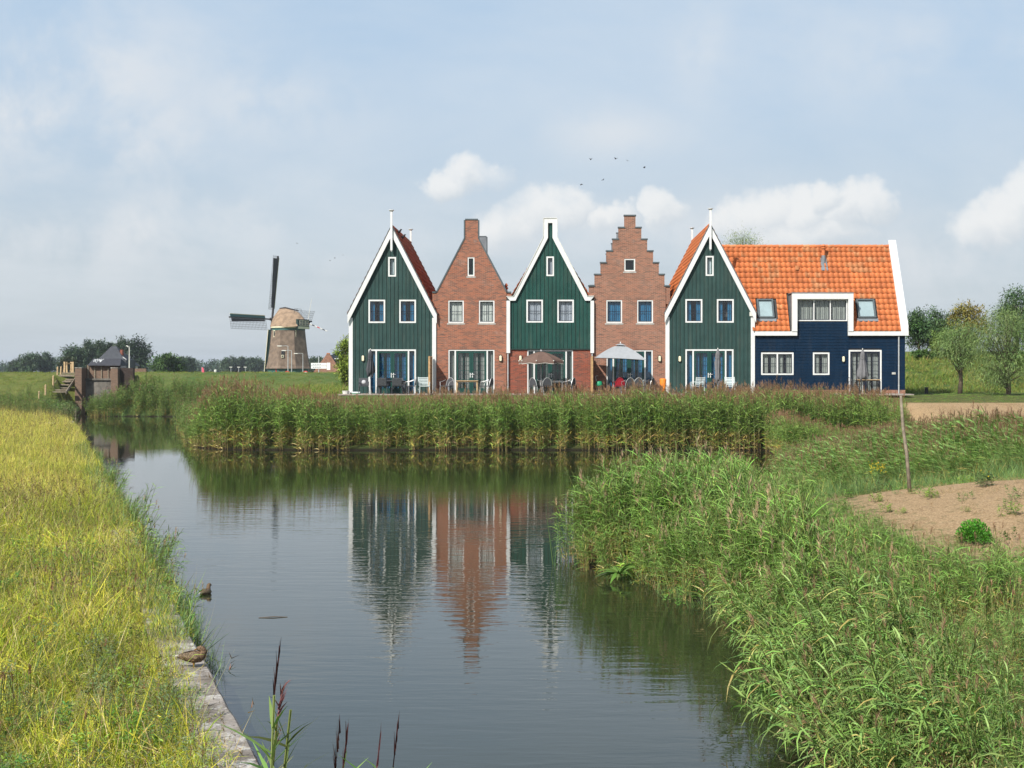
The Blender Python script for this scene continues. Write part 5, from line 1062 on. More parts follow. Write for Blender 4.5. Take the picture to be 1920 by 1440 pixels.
Y = 160; t_ = thing('lamp_mast', (XW(242.5, Y), Y, float(height(XW(242.5, Y), Y))), 'white lamp mast beside the slate roofed house', 'street lamp'); x = XW(242.5, Y); z1 = ZW(650, Y)
MB().tube([(x, Y, 2.2), (x, Y, z1)], [.09, .05], 8).build('pole', 'white_worn', t_); MB().bar((x - .1, Y, z1), (x - .35, Y, z1 + .12), .16, .1).build('lamp_head', 'white_worn', t_)
# sluice: brick piers, boarded hut with felt roof
Y = 116.0; sx = lambda px: XW(px, Y); sz = lambda py: ZW(py, Y)
sl_h = thing('sluice_house', (sx(182), Y, 0), 'old brick sluice with dark felt roof at the head of the canal', 'sluice')
MB().box(sx(143.5), sx(156), Y - .4, Y + 2.5, -.6, sz(690.5)).build('pier', 'brick_old', sl_h); MB().box(sx(209.5), sx(222.5), Y - .25, Y + 2.5, -.6, sz(690.5)).build('pier', 'brick_old', sl_h)
MB().box(sx(156) + .01, sx(209.5) - .01, Y + .9, Y + 2.4, sz(711), sz(684)).build('brick_panel', 'brick_old', sl_h)
for k in range(4): a = sx(158 + k * 12.6); MB().box(a, a + .09, Y + .82, Y + .9, sz(710), sz(685)).build('batten', 'wood_grey', sl_h)
MB().box(sx(156) + .01, sx(209.5) - .01, Y + .6, Y + 2.4, -.6, sz(711.3)).build('concrete_sill', 'concrete_dark', sl_h); MB().box(sx(156) + .02, sx(209.5) - .02, Y + .45, Y + .62, sz(713), sz(709.5)).build('gate_beam', 'concrete_dark', sl_h)
MB().box(sx(143.3), sx(156.3), Y - .43, Y + 2.5, sz(690.4), sz(689)).build('pier_cap', 'concrete', sl_h); MB().box(sx(209.2), sx(222.8), Y - .28, Y + 2.5, sz(690.4), sz(689)).build('pier_cap', 'concrete', sl_h)
ra, rb, rt, rbz = sx(161), sx(222), sz(672), sz(684)
rf_ = MB().add([(ra, Y + .5, rbz), (rb, Y + .5, rbz), (rb - .25, Y + 1.5, rt), (ra + .15, Y + 1.5, rt), (ra, Y + 2.7, rbz), (rb, Y + 2.7, rbz), (ra, Y + .5, rbz - .09), (rb, Y + .5, rbz - .09), (ra, Y + 2.7, rbz - .09), (rb, Y + 2.7, rbz - .09)], [(0, 1, 2, 3), (3, 2, 5, 4), (6, 7, 1, 0), (1, 7, 9, 5, 2), (0, 3, 4, 8, 6), (6, 8, 9, 7)]).build('felt_roof', 'roof_felt', sl_h)
mb = MB(); nrm = Vector((0, -(rt - rbz), 1.0)).normalized()
def rp2(u, v): return Vector((ra + .15 + u, Y + .5 + v, rbz + (rt - rbz) * v)) + nrm * .02
stk = [[(.10, .62), (.2, .8), (.33, .74), (.42, .9), (.5, .7)], [(.16, .55), (.26, .68), (.22, .42)], [(.3, .72), (.4, .35), (.46, .66), (.6, .6)], [(.52, .3), (.6, .86), (.7, .5), (.78, .9)], [(.7, .62), (.86, .78), (.8, .4)], [(.86, .42), (.95, .9), (1.04, .84)], [(.6, .74), (.9, .62)]]
for st_ in stk: mb.tube([rp2(u * .95, v) for u, v in st_], .026, 4)
mb.build('graffiti_scrawl', 'sign_white', sl_h)
MB().box(sx(222.5) + .01, sx(248), Y + .3, Y + .7, sz(722), sz(690)).build('wing_wall', 'brick_dark', sl_h)
wl = MB().box(XW(249, 124), XW(273.5, 124), 124, 124.3, 2.4, ZW(691, 124)).build('brick_parapet', 'brick_old'); tag(wl, 'low brown brick parapet on the dike beyond the dark wing wall', 'wall')
# wooden steps up the dike
stp_ = thing('dike_steps', (XW(122, 112), 112, 1.6), 'weathered timber steps climbing the dike beside the sluice', 'steps')
def on_ground(px, py, y0, y1):
    ys = np.linspace(y0, y1, 400); zr_ = HC - (py - CY) / F * ys; hh = height((px - CX) / F * ys, ys); k_ = np.argmax(hh > zr_); k_ = k_ if hh[k_] > zr_[k_] else len(ys) - 1
    return Vector((float((px - CX) / F * ys[k_]), float(ys[k_]), float(hh[k_])))
A, B = on_ground(109, 737, 100, 124), on_ground(130, 701, 104, 124); A.z += .1; B.z += .1; wv = Vector((1.42, 0, 0))
TR = [on_ground(109 + 21 * i / 9, 737 - 36 * i / 9, 100, 124) for i in range(10)]
for i in range(10):
    c_ = TR[i] + Vector((0, 0, .07)); MB().box(c_.x - .72, c_.x + .72, c_.y - .16, c_.y + .16, c_.z - .05, c_.z + .05).build('tread', 'wood_grey', stp_)
for sgn in (-1, 1): MB().bar(TR[0] + wv * .52 * sgn + Vector((0, -.2, 0)), TR[9] + wv * .52 * sgn + Vector((0, .2, 0)), .07, .24).build('stringer', 'wood_grey', stp_)
for (px, dy_) in ((121, 0), (137, 0), (126, 1.2), (134.5, 1.2)): p = P(px, 699, 119.5 + dy_); MB().bar(p + Vector((0, 0, -.4)), p + Vector((random.uniform(-.1, .1), 0, 1.0)), .13, .13).build('gate_post', 'wood_pale', stp_)
for (a, b_, z) in ((121, 126, 680), (134, 137.5, 680), (126, 135, 681.5)): MB().bar(P(a, z, 119.7), P(b_, z, 120.2), .10, .12).build('hand_rail', 'wood_pale', stp_)
MB().bar(P(119, 697, 119.5), P(124.5, 679.5, 119.6), .09, .12).build('brace', 'wood_pale', stp_); MB().bar(P(132, 697, 119.5), P(136.5, 680, 119.6), .09, .12).build('brace', 'wood_pale', stp_)
for i, (px, py0, py1, Y) in enumerate(((85, 741, 721, 107), (99.5, 722, 704, 112), (107.5, 703, 687.5, 119), (114, 704, 687, 118), (73, 748, 733, 103))):
    p = on_ground(px, py0, 98, 124); q_ = P(px + .6, py1, p.y); o = MB().tube([p + Vector((0, 0, -.5)), p.lerp(q_, .95), q_], [.075, .07, .03], 8).build('fence_post', 'wood_pale'); tag(o, ['thin wooden post low on the dike face', 'wooden post halfway up the dike beside the steps', 'wooden post on the dike crest, farther from the steps', 'wooden post on the dike crest, next to the steps', 'short grey post at the dike foot among reeds'][i], 'post')
for i, (px, py0, py1, Y, rr, lean, lb, mt_) in enumerate(((141.5, 780, 766, 110, .09, .1, 'stubby grey mooring post in the water below the sluice pier', 'wood_grey'), (329, 800, 763, 92, .028, -.02, 'thin dark stake standing in the water by the reeds', 'black_metal'))):
    p = P(px, py0, Y); q_ = P(px, py1, Y); p.z = -.6; q_.x += lean * .3; o = MB().tube([p, q_.lerp(p, .04), q_], [rr, rr * .9, rr * .5], 7).build('mooring_post', mt_); tag(o, lb, 'post')
# feather flag, small white marker post on the dike, bollard lamp and bin
Y = 140; t_ = thing('feather_flag', (XW(378, Y), Y, 2.6), 'small pink feather flag beyond the dike', 'flag'); x = XW(378, Y)
MB().tube([(x, Y, 2.5), (x, Y, ZW(687.5, Y))], .03, 5).build('pole', 'steel', t_); MB().add([(x, Y - .01, ZW(701, Y)), (x + .26, Y - .05, ZW(701, Y)), (x + .30, Y + .02, ZW(696, Y)), (x + .2, Y - .03, ZW(690, Y)), (x, Y - .01, ZW(688, Y))], [(0, 1, 2, 3, 4)]).build('cloth', 'pink_cloth', t_)
o = MB().tube([P(404, 704, 135), P(404, 694, 135), P(404, 693, 135)], [.14, .14, .05], 8).build('marker_post', 'white_worn'); tag(o, 'stubby pale marker post on the dike crest near the feather flag', 'post')
Y = 79.5; p = P(1737, 746, Y); p.z = float(height(p.x, Y)); t_ = thing('litter_bin', p, 'black litter bin on the lawn behind the navy house', 'bin')
MB().box(p.x - .09, p.x + .09, Y - .09, Y + .09, p.z, p.z + .36).build('body', 'black_metal', t_, bevel=.02); MB().box(p.x - .11, p.x + .11, Y - .11, Y + .11, p.z + .362, p.z + .42).build('lid', 'black_metal', t_, bevel=.02)
o = MB().tube([P(1706.5, 915, 28.2) + Vector((0, 0, -.2)), P(1700, 850, 28.25), P(1693, 800, 28.3), P(1689, 742, 28.4)], [.042, .037, .033, .027], 8).build('wooden_stake', 'wood_grey', smooth=True); tag(o, 'leaning bare wooden stake driven in at the edge of the sandy mound', 'stake')
o = MB().box(XW(96, 80) - .3, XW(96, 80) + .3, 79.5, 80.5, .1, .62).build('concrete_block', 'stone_pale', bevel=.05); tag(o, 'pale concrete block at the far end of the quay', 'block')
# ------------------------------------------------------------------ birds
def bird(p, span, bank, flap, yaw, lab='small dark bird flying above the stepped gable house', grp='flock of birds in the sky'):
    t_ = MB(); c_, s_ = math.cos(yaw), math.sin(yaw)
    def w(x, y, z): z2 = z * math.cos(bank) + x * math.sin(bank); x2 = x * math.cos(bank) - z * math.sin(bank); return (p.x + x2 * c_ - y * s_, p.y + x2 * s_ + y * c_, p.z + z2)
    L = span * .5; b_ = span * .09
    t_.add([w(0, L * .55, 0), w(b_, L * .2, 0), w(0, L * .2, b_), w(-b_, L * .2, 0), w(0, L * .2, -b_), w(0, -L * .5, 0), w(.1 * span, -L * .62, 0), w(-.1 * span, -L * .62, 0)], [(0, 1, 2), (0, 2, 3), (0, 3, 4), (0, 4, 1), (1, 5, 2), (2, 5, 3), (3, 5, 4), (4, 5, 1), (5, 6, 7)])
    for s in (-1, 1): t_.add([w(0, L * .3, .02), w(s * span * .25, L * .35, flap * span * .16), w(s * span * .5, L * .05, flap * span * .1), w(s * span * .24, -L * .08, flap * span * .15), w(0, -L * .2, .02)], [(0, 1, 3, 4), (1, 2, 3)])
    o = t_.build('flying_bird', 'bird_black'); tag(o, lab, 'bird', grp)
for i, (px, py) in enumerate(((1108, 299), (1154, 298), (1176, 301.5), (1208, 314.5), (1131, 337.5), (1089.5, 345.5))): bird(P(px, py, 105), .46 if i not in (2, 4) else .36, random.uniform(-.4, .4), random.choice((-1, .8, 1.3)), random.uniform(0, 6))
for i, (px, py) in enumerate(((643, 478.5), (628, 484), (619, 489), (557, 456.5))):
    bird(P(px, py, 200), .5, .3, 1, i * 1.3, 'tiny bird flying in the sky between the windmill sail and the green gable', 'birds over the windmill')
for i, (dx, u) in enumerate(((.32, 1.4), (.62, 2.6))):
    xa_, za_ = HX(735), HZ(425); sl2 = (HZ(425) - HZ(586)) / (HX(817.5) - HX(735)); p = Vector((xa_ + .12 + dx * .3, YF + u, za_ - (.12 + dx * .3) * sl2 + .14)); mb = MB()
    mb.tube([p + Vector((-.16, 0, .02)), p + Vector((-.1, 0, .08)), p + Vector((0, 0, .13)), p + Vector((.10, 0, .2)), p + Vector((.13, 0, .27)), p + Vector((.2, 0, .27))], [.015, .05, .075, .06, .05, .012], 8)
    mb.tube([p + Vector((0, .02, -.1)), p + Vector((0, .02, .1))], .01, 4)
    o = mb.build('perched_bird', 'bird_black', smooth=True); tag(o, 'dark bird perched on the dull red roof slope', 'bird', 'birds on the red roof')
# ------------------------------------------------------------------ ducks
def duck(loc, rz, label, preen):
    t_ = thing('duck', loc, label, 'duck', None, rz=rz); t_.scale = (.74, .74, .74)
    if preen: rings = [(-.25, .17, .015, .01), (-.19, .175, .045, .03), (-.11, .17, .085, .065), (0, .165, .105, .09), (.09, .175, .095, .09), (.14, .205, .07, .07), (.155, .245, .05, .05), (.135, .285, .045, .047), (.10, .30, .045, .042), (.065, .295, .032, .03), (.045, .285, .016, .012)]
    else: rings = [(-.24, .20, .015, .01), (-.18, .19, .045, .03), (-.1, .17, .085, .065), (0, .16, .105, .09), (.09, .17, .095, .09), (.135, .21, .062, .06), (.15, .26, .045, .045), (.165, .305, .046, .048), (.20, .318, .042, .04), (.232, .31, .026, .022), (.24, .308, .012, .01)]
    n = 14; vs = []
    for i, (y, z, w_, h_) in enumerate(rings):
        a = rings[max(i - 1, 0)]; b_ = rings[min(i + 1, len(rings) - 1)]; d_ = Vector((0, b_[0] - a[0], b_[1] - a[1])).normalized(); u_ = Vector((1, 0, 0)); v_ = d_.cross(u_)
        for k in range(n): an = 2 * math.pi * k / n; q_ = Vector((0, y, z)) + u_ * w_ * math.cos(an) + v_ * h_ * math.sin(an); vs.append(q_)
    MB().add(vs, [(i * n + k, i * n + (k + 1) % n, (i + 1) * n + (k + 1) % n, (i + 1) * n + k) for i in range(len(rings) - 1) for k in range(n)] + [tuple(range(n - 1, -1, -1)), tuple((len(rings) - 1) * n + k for k in range(n))]).build('body', 'duck_body', t_, smooth=True)
    for s in (-1, 1):
        vs = []; W_ = [(-.22, .195, .01, .02), (-.14, .20, .05, .04), (-.04, .20, .088, .062), (.05, .195, .098, .06), (.09, .18, .088, .03)]
        for (y, z, x, hh) in W_: vs += [Vector((s * (x + .006) * .55, y, z + hh * .95)), Vector((s * (x + .022), y, z + hh * .25)), Vector((s * (x + .02), y, z - hh * .55))]
        MB().add(vs, [(i * 3 + k, i * 3 + k + 1, i * 3 + k + 4, i * 3 + k + 3) for i in range(4) for k in range(2)]).build('wing', 'duck_wing', t_, smooth=True)
        MB().tube([(s * .045, .0, .10), (s * .045, .01, .05), (s * .045, .0, .008), (s * .05, .05, .005)], [.016, .009, .009, .006], 6).build('leg', 'duck_bill', t_)
        MB().add([(s * .05, -.005, .008), (s * .02, .055, .004), (s * .05, .07, .004), (s * .085, .05, .004)], [(0, 1, 2), (0, 2, 3)] if s < 0 else [(0, 2, 1), (0, 3, 2)]).build('webbed_foot', 'duck_bill', t_)
        MB().lathe([(.002, -.006), (.007, -.003), (.007, .003), (.002, .006)], (s * .037, .175 if not preen else .11, .325 if not preen else .315), 6).build('eye', 'bird_black', t_)
    e = rings[-2]; dv_ = 1 if not preen else -1
    MB().add([(-.016, e[0], e[1] + .01), (.016, e[0], e[1] + .01), (.02, e[0] + .055 * dv_, e[1] - .015), (-.02, e[0] + .055 * dv_, e[1] - .015), (-.013, e[0], e[1] - .015), (.013, e[0], e[1] - .015), (.016, e[0] + .05 * dv_, e[1] - .026), (-.016, e[0] + .05 * dv_, e[1] - .026)], [(0, 1, 2, 3), (7, 6, 5, 4), (1, 5, 6, 2), (0, 3, 7, 4), (3, 2, 6, 7)]).build('bill', 'duck_bill', t_)
    MB().add([(-.04, -.18, .185), (.04, -.18, .185), (.03, -.31, .20), (-.03, -.31, .20), (0, -.2, .215)], [(0, 1, 2, 3), (0, 3, 4), (1, 4, 2), (4, 3, 2)]).build('tail', 'duck_tail', t_)
    return t_
Y = 15.0; duck((XQ(Y) - .18, Y, .335), R(-80), 'brown mottled duck preening on the quay edge, pale tail toward the grass', True)
Y = 22.0; duck((XW(385, Y), Y, -.105), R(-12), 'brown duck afloat with its back turned, beside the quay rushes', False)
# ------------------------------------------------------------------ foliage building blocks
def nrmz(v): return v / np.maximum(np.linalg.norm(v, axis=-1, keepdims=True), 1e-9)
def ribbons(p, d, L, W, droop, seg, cols, prof='leaf', side=None):
    """N bent strips: p base, d direction, L length, W width; returns verts, quads, vertex colours"""
    N = len(p); p = np.asarray(p); d = nrmz(np.asarray(d)); L = np.broadcast_to(L, (N,)); W = np.broadcast_to(W, (N,)); droop = np.broadcast_to(droop, (N,))
    sd_ = nrmz(np.cross(d, np.array([0, 0, 1.0])) + rng.normal(0, .35, (N, 3))) if side is None else side
    tt = np.linspace(0, 1, seg + 1); V = np.zeros((N, seg + 1, 2, 3))
    for i, u in enumerate(tt):
        c = p + d * (L * u)[:, None]; c = c.copy(); c[:, 2] -= droop * L * u * u
        w_ = W * (max(.05, (1 - u) ** .7) * (.55 + .45 * min(1, u * 5)) if prof == 'leaf' else max(.12, 1 - u))
        V[:, i, 0] = c - sd_ * (w_ / 2)[:, None]; V[:, i, 1] = c + sd_ * (w_ / 2)[:, None]
    base = (np.arange(N) * (seg + 1) * 2)[:, None]; i0 = np.arange(seg) * 2
    Fq_ = np.stack([base + i0, base + i0 + 1, base + i0 + 3, base + i0 + 2], -1).reshape(-1, 4)
    C = np.repeat(np.asarray(cols), (seg + 1) * 2, 0)
    return V.reshape(-1, 3), Fq_, C
class FB:
    def __init__(s): s.V = []; s.F = []; s.C = []; s.M = []; s.n = 0
    def add(s, VFC, mi=0):
        V, F_, C = VFC; s.V.append(V); s.F.append(F_ + s.n); s.C.append(C); s.M.append(np.full(len(F_), mi)); s.n += len(V); return s
    def mesh(s, name, mats, parent=None): return np_mesh(name, np.concatenate(s.V), np.concatenate(s.F), np.concatenate(s.C), np.concatenate(s.M), mats, parent)
def jit(c, n, v=.25): return np.clip(np.array(c)[None] * (1 + rng.normal(0, v, (n, 1))) * (1 + rng.normal(0, v * .35, (n, 3))), .003, 1)
GREEN = (.15, .245, .065); YEL = (.40, .33, .08); TAN = (.36, .27, .12); PLUME = (.30, .175, .13); STRAW = (.50, .40, .20)
def reed_stem(fb, base, H, lean, leafc, plume, nleaf=10, leafL=.42, leafW=.026, dryfoot=.5, wind=(0, 0), droop=.55, plumec=PLUME, pl=.24, umin=.18, tight=.42):
    seg = 5; tt = np.linspace(0, 1, seg + 1); ctr = np.array(base)[None] + np.stack([lean[0] * H * tt ** 2, lean[1] * H * tt ** 2, H * tt * (1 - .12 * (lean[0] ** 2 + lean[1] ** 2))], -1)
    sc_ = jit((.17, .20, .07), 1)[0]; fc = jit(TAN, 1)[0]
    for ang in (0, 1.57):
        s_ = np.array([math.cos(ang), math.sin(ang), 0]) * .0055; V = np.stack([ctr - s_, ctr + s_], 1).reshape(-1, 3); i0 = np.arange(seg) * 2
        cc = np.repeat(np.where((tt < .35)[:, None], fc, sc_), 2, 0); fb.add((V, np.stack([i0, i0 + 1, i0 + 3, i0 + 2], -1), cc), 0)
    u = np.sort(rng.uniform(umin, .97, nleaf)); a = rng.uniform(0, 6.28) + np.arange(nleaf) * 2.6 + rng.normal(0, .4, nleaf)
    bp_ = np.stack([np.interp(u, tt, ctr[:, k]) for k in range(3)], -1)
    d_ = np.stack([np.cos(a) + wind[0], np.sin(a) + wind[1], rng.uniform(.55, 1.35, nleaf)], -1)
    cs = jit(leafc, nleaf, .22); yl = (u < .38) & (rng.random(nleaf) < dryfoot * 1.6); cs[yl] = jit(STRAW if rng.random() < .4 else YEL, int(yl.sum()), .2)
    y2 = rng.random(nleaf) < .03; cs[y2] = jit((.46, .42, .13), int(y2.sum()), .2)
    fb.add(ribbons(bp_, d_, leafL * rng.uniform(.6, 1.15, nleaf) * (.7 + .3 * np.sin(u * 3)), leafW * rng.uniform(.7, 1.15, nleaf), droop * rng.uniform(.4, 1.3, nleaf), 3, cs), 0)
    if plume:
        n = 22; top = ctr[-1]; uu = rng.uniform(0, 1, n); az = rng.normal(math.atan2(lean[1] + wind[1] * .3, lean[0] + wind[0] * .3 + .01), 1.0, n)
        fb.add(ribbons(top + np.stack([uu * .02, uu * 0, uu * pl * .75], -1), np.stack([np.cos(az) * tight, np.sin(az) * tight, rng.uniform(.6, 1.3, n)], -1), pl * rng.uniform(.4, .75, n) * (1 if tight > .3 else .6), .013 if tight > .3 else .009, rng.uniform(.1, .5, n) * tight * 2.4, 2, jit(plumec, n, .22), 'spike'), 1)
PROT = {}
def proto(kind, FBs, mats):
    c_ = bpy.data.collections.new('patch_' + kind)
    for i, fb in enumerate(FBs):
        o = bpy.data.objects.new('%s_%02d' % (kind, i), fb.mesh(kind, mats)); c_.objects.link(o)
    PROT[kind] = (c_, len(FBs))
def reed_clump(n, H, leafc, plume_p, spread, **kw):
    fb = FB()
    for i in range(n):
        a, r_ = rng.uniform(0, 6.28), spread * math.sqrt(rng.random()); wd = kw.get('wind', (0, 0))
        reed_stem(fb, (r_ * math.cos(a), r_ * math.sin(a), -.05), H * rng.uniform(.74, 1.04), (rng.normal(wd[0] * .22, .07), rng.normal(wd[1] * .22, .07)), leafc, rng.random() < plume_p, **kw)
    return fb
proto('far_reed', [reed_clump(9, 2.8, (.185, .295, .062), .6, .28, nleaf=16, leafL=.6, leafW=.046, dryfoot=.35, wind=(-.25, 0), plumec=(.25, .15, .085), pl=.40, umin=.04) for _ in range(6)], ['leaf_reed', 'leaf_plume'])
proto('green_reed', [reed_clump(9, 2.4, (.15, .235, .06), .06, .3, nleaf=15, leafL=.55, leafW=.045, dryfoot=.2, umin=.03) for _ in range(4)], ['leaf_reed', 'leaf_plume'])
proto('bent_reed', [reed_clump(7, 2.0, (.20, .325, .085), .42, .28, nleaf=14, leafL=.78, leafW=.050, dryfoot=.12, wind=(-1.5, -.1), droop=.40, plumec=(.24, .15, .09), umin=.06, pl=.3) for _ in range(5)], ['leaf_reed', 'leaf_plume'])
proto('near_reed', [reed_clump(7, 1.9, (.19, .325, .072), .10, .22, nleaf=14, leafL=.55, leafW=.029, dryfoot=.3, wind=(-.65, -.15), droop=.5, plumec=(.42, .30, .19), pl=.24, umin=.06) for _ in range(7)], ['leaf_reed', 'leaf_plume'])
proto('near_reed_thick', [reed_clump(6, 1.9, (.19, .31, .078), .14, .22, nleaf=14, leafL=.55, leafW=.036, dryfoot=.45, wind=(-.8, -.3), droop=.62, plumec=(.32, .215, .125), pl=.2, umin=.06) for _ in range(7)], ['leaf_reed', 'leaf_plume'])
def tuft(n, H, cols, spread, W=.010, lean=.45, stalks=0, seeds=0, flop=.5):
    fb = FB(); a = rng.uniform(0, 6.28, n); r_ = spread * np.sqrt(rng.random(n)); p = np.stack([r_ * np.cos(a), r_ * np.sin(a), np.full(n, -.04)], -1)
    d_ = np.stack([rng.normal(0, lean, n), rng.normal(0, lean, n), np.ones(n)], -1); pick = rng.choice(len(cols), n, p=np.array([c[1] for c in cols]) / sum(c[1] for c in cols))
    cs = np.array([cols[k][0] for k in pick]) * (1 + rng.normal(0, .2, (n, 1))); fb.add(ribbons(p, d_, H * rng.uniform(.45, 1.1, n), W * rng.uniform(.6, 1.3, n), flop * rng.uniform(0, 1.3, n), 3, np.clip(cs, .003, 1)), 0)
    for _ in range(stalks):
        q_ = np.array([[rng.normal(0, spread * .6), rng.normal(0, spread * .6), 0]]); dd = np.array([[rng.normal(0, .22), rng.normal(0, .22), 1.0]]); l_ = H * rng.uniform(.9, 1.5)
        fb.add(ribbons(q_, dd, l_, .005, .08, 3, jit(STRAW, 1)), 0)
        e = q_ + nrmz(dd) * l_ * .93; e[:, 2] -= .08 * l_ * .87; m_ = seeds
        if m_: fb.add(ribbons(np.repeat(e, m_, 0) - np.array([[0, 0, 1]]) * rng.uniform(0, .1, (m_, 1)), np.stack([rng.normal(0, .5, m_), rng.normal(0, .5, m_), rng.uniform(.5, 1, m_)], -1), .06, .008, .2, 1, jit((.16, .10, .05), m_), 'spike'), 0)
    return fb
def herb(H, c_, nst, leafL=.055, leafW=.018, per=36, spread=.12):
    fb = FB()
    for _ in range(nst):
        b_ = np.array([rng.normal(0, spread), rng.normal(0, spread), -.03]); ln = np.array([rng.normal(0, .2), rng.normal(0, .2), 1.0]); h_ = H * rng.uniform(.6, 1.05); u = rng.uniform(.08, 1, per) ** .8; a = rng.uniform(0, 6.28, per)
        fb.add(ribbons(b_[None], ln[None], h_, .010, .05, 3, jit((.10, .07, .045), 1)), 0)
        rad = .10 * (1 - u * .7); p = b_ + nrmz(ln) * (h_ * u)[:, None] + np.stack([np.cos(a) * rad * rng.random(per), np.sin(a) * rad * rng.random(per), 0 * u], -1)
        fb.add(ribbons(p, np.stack([np.cos(a), np.sin(a), rng.uniform(.1, 1.0, per)], -1), leafL * rng.uniform(.6, 1.4, per), leafW, .3, 2, jit(c_, per, .25)), 0)
    return fb
YG = [((.47, .52, .05), 5), ((.60, .54, .07), 3.5), ((.24, .35, .045), 2.8), ((.62, .45, .11), 1.0), ((.70, .58, .29), 1.3)]
YF_ = [((.56, .55, .09), 4), ((.68, .56, .14), 3.5), ((.64, .41, .11), 1.2), ((.27, .35, .065), 2.5)]
GG = [((.15, .28, .05), 5), ((.19, .27, .055), 3), ((.28, .28, .08), 1)]
BG = [((.12, .21, .07), 5), ((.18, .27, .075), 3), ((.34, .33, .08), 1)]
proto('meadow', [tuft(75, .58, YG, .30, .0125, .55, 3, 5, .8) for _ in range(5)], ['leaf_grass'])
proto('meadow_tall', [tuft(55, .85, YF_, .34, .016, .35, 3, 8, .5) for _ in range(4)], ['leaf_grass'])
proto('edge_grass', [tuft(55, .75, BG, .24, .014, .32, 1, 0, .45) for _ in range(4)], ['leaf_reed'])
proto('short_grass', [tuft(110, .28, GG, .5, .016, .6, 0, 0, .5) for _ in range(4)], ['leaf_reed'])
proto('dike_grass', [tuft(80, .5, [((.15, .245, .045), 4), ((.25, .27, .06), 3), ((.40, .29, .11), 1.2)], .7, .03, .5, 0, 0, .4) for _ in range(4)], ['leaf_grass'])
proto('straw', [tuft(45, .16, [((.40, .29, .16), 5), ((.30, .20, .10), 3), ((.13, .16, .05), 1.5)], .35, .007, 1.2, 0, 0, .6) for _ in range(4)], ['leaf_reed'])
proto('herb', [herb(.62, c_, 5) for c_ in ((.13, .19, .075), (.17, .21, .09), (.11, .21, .045), (.20, .21, .08))], ['leaf_reed'])
proto('weed', [herb(.38, c_, 7, .07, .04, 30, .16) for c_ in ((.13, .26, .04), (.20, .32, .045), (.10, .22, .045))], ['leaf_reed'])
proto('seed_grass', [reed_clump(5, .95, (.18, .25, .06), .7, .3, nleaf=6, leafL=.3, leafW=.016, dryfoot=.3, plumec=(.31, .19, .11), pl=.18) for _ in range(4)], ['leaf_reed', 'leaf_plume'])
def scatter(name, kind, pts, scl, tilt, label, cat, yaw=None, rx=None, ry=0.0):
    pts = np.asarray(pts, np.float32); n = len(pts); me = bpy.data.meshes.new(name); me.vertices.add(n); me.vertices.foreach_set('co', pts.ravel())
    rot = np.stack([rng.normal(0, tilt, n) if rx is None else rx, rng.normal(ry, tilt, n), rng.uniform(0, 6.28, n) if yaw is None else rng.normal(yaw, .45, n)], -1).astype(np.float32)
    me.attributes.new('rot', 'FLOAT_VECTOR', 'POINT').data.foreach_set('vector', rot.ravel()); me.attributes.new('scl', 'FLOAT', 'POINT').data.foreach_set('value', np.broadcast_to(scl, (n,)).astype(np.float32))
    c_, k = PROT[kind]; me.attributes.new('idx', 'INT', 'POINT').data.foreach_set('value', rng.integers(0, k, n).astype(np.int32)); me.update()
    o = bpy.data.objects.new(name, me); put(o); tag(o, label, cat, kind='stuff')
    ng = bpy.data.node_groups.new('scatter_' + name, 'GeometryNodeTree'); ng.interface.new_socket('Geometry', in_out='INPUT', socket_type='NodeSocketGeometry'); ng.interface.new_socket('Geometry', in_out='OUTPUT', socket_type='NodeSocketGeometry')
    N_ = ng.nodes; gi, go = N_.new('NodeGroupInput'), N_.new('NodeGroupOutput'); ci = N_.new('GeometryNodeCollectionInfo'); ci.inputs['Collection'].default_value = c_; ci.inputs['Separate Children'].default_value = True; ci.inputs['Reset Children'].default_value = True
    ip = N_.new('GeometryNodeInstanceOnPoints'); ip.inputs['Pick Instance'].default_value = True
    for (nm, dt, sk) in (('rot', 'FLOAT_VECTOR', 'Rotation'), ('scl', 'FLOAT', 'Scale'), ('idx', 'INT', 'Instance Index')):
        na = N_.new('GeometryNodeInputNamedAttribute'); na.data_type = dt; na.inputs['Name'].default_value = nm; ng.links.new([s_ for s_ in na.outputs if s_.enabled and s_.name == 'Attribute'][0], ip.inputs[sk])
    ng.links.new(gi.outputs[0], ip.inputs['Points']); ng.links.new(ci.outputs[0], ip.inputs['Instance']); ng.links.new(ip.outputs[0], go.inputs[0])
    md = o.modifiers.new('scatter', 'NODES'); md.node_group = ng; return o
def inpoly(x, y, poly):
    ins = np.zeros(x.shape, bool); n = len(poly)
    for i in range(n):
        ax_, ay_ = poly[i]; bx_, by_ = poly[(i + 1) % n]; ins ^= ((ay_ > y) != (by_ > y)) & (x < (bx_ - ax_) * (y - ay_) / (by_ - ay_ + 1e-12) + ax_)
    return ins
def area_pts(poly, density, dmin=.1, dmax=1e9, ymin=None):
    poly = np.array(poly, float); (xa, ya), (xb, yb) = poly.min(0), poly.max(0); n = int((xb - xa) * (yb - ya) * density); x = rng.uniform(xa, xb, n); y = rng.uniform(ya, yb, n)
    k = inpoly(x, y, poly); x, y = x[k], y[k]; d_ = sdist(x, y); k = (d_ > dmin) & (d_ < dmax); x, y = x[k], y[k]; return np.stack([x, y, height(x, y)], -1)
def lump(p, a, s=1.0): return 1 + a * (np.sin(p[:, 0] * 2.1 * s + np.sin(p[:, 1] * 1.7 * s) * 1.6) * np.cos(p[:, 1] * 1.9 * s + 1.3 + np.sin(p[:, 0] * 1.1 * s)) + .5 * np.sin(p[:, 0] * 5.3 * s + p[:, 1] * 4.1 * s))
def pxof(p): return CX + p[:, 0] / p[:, 1] * F
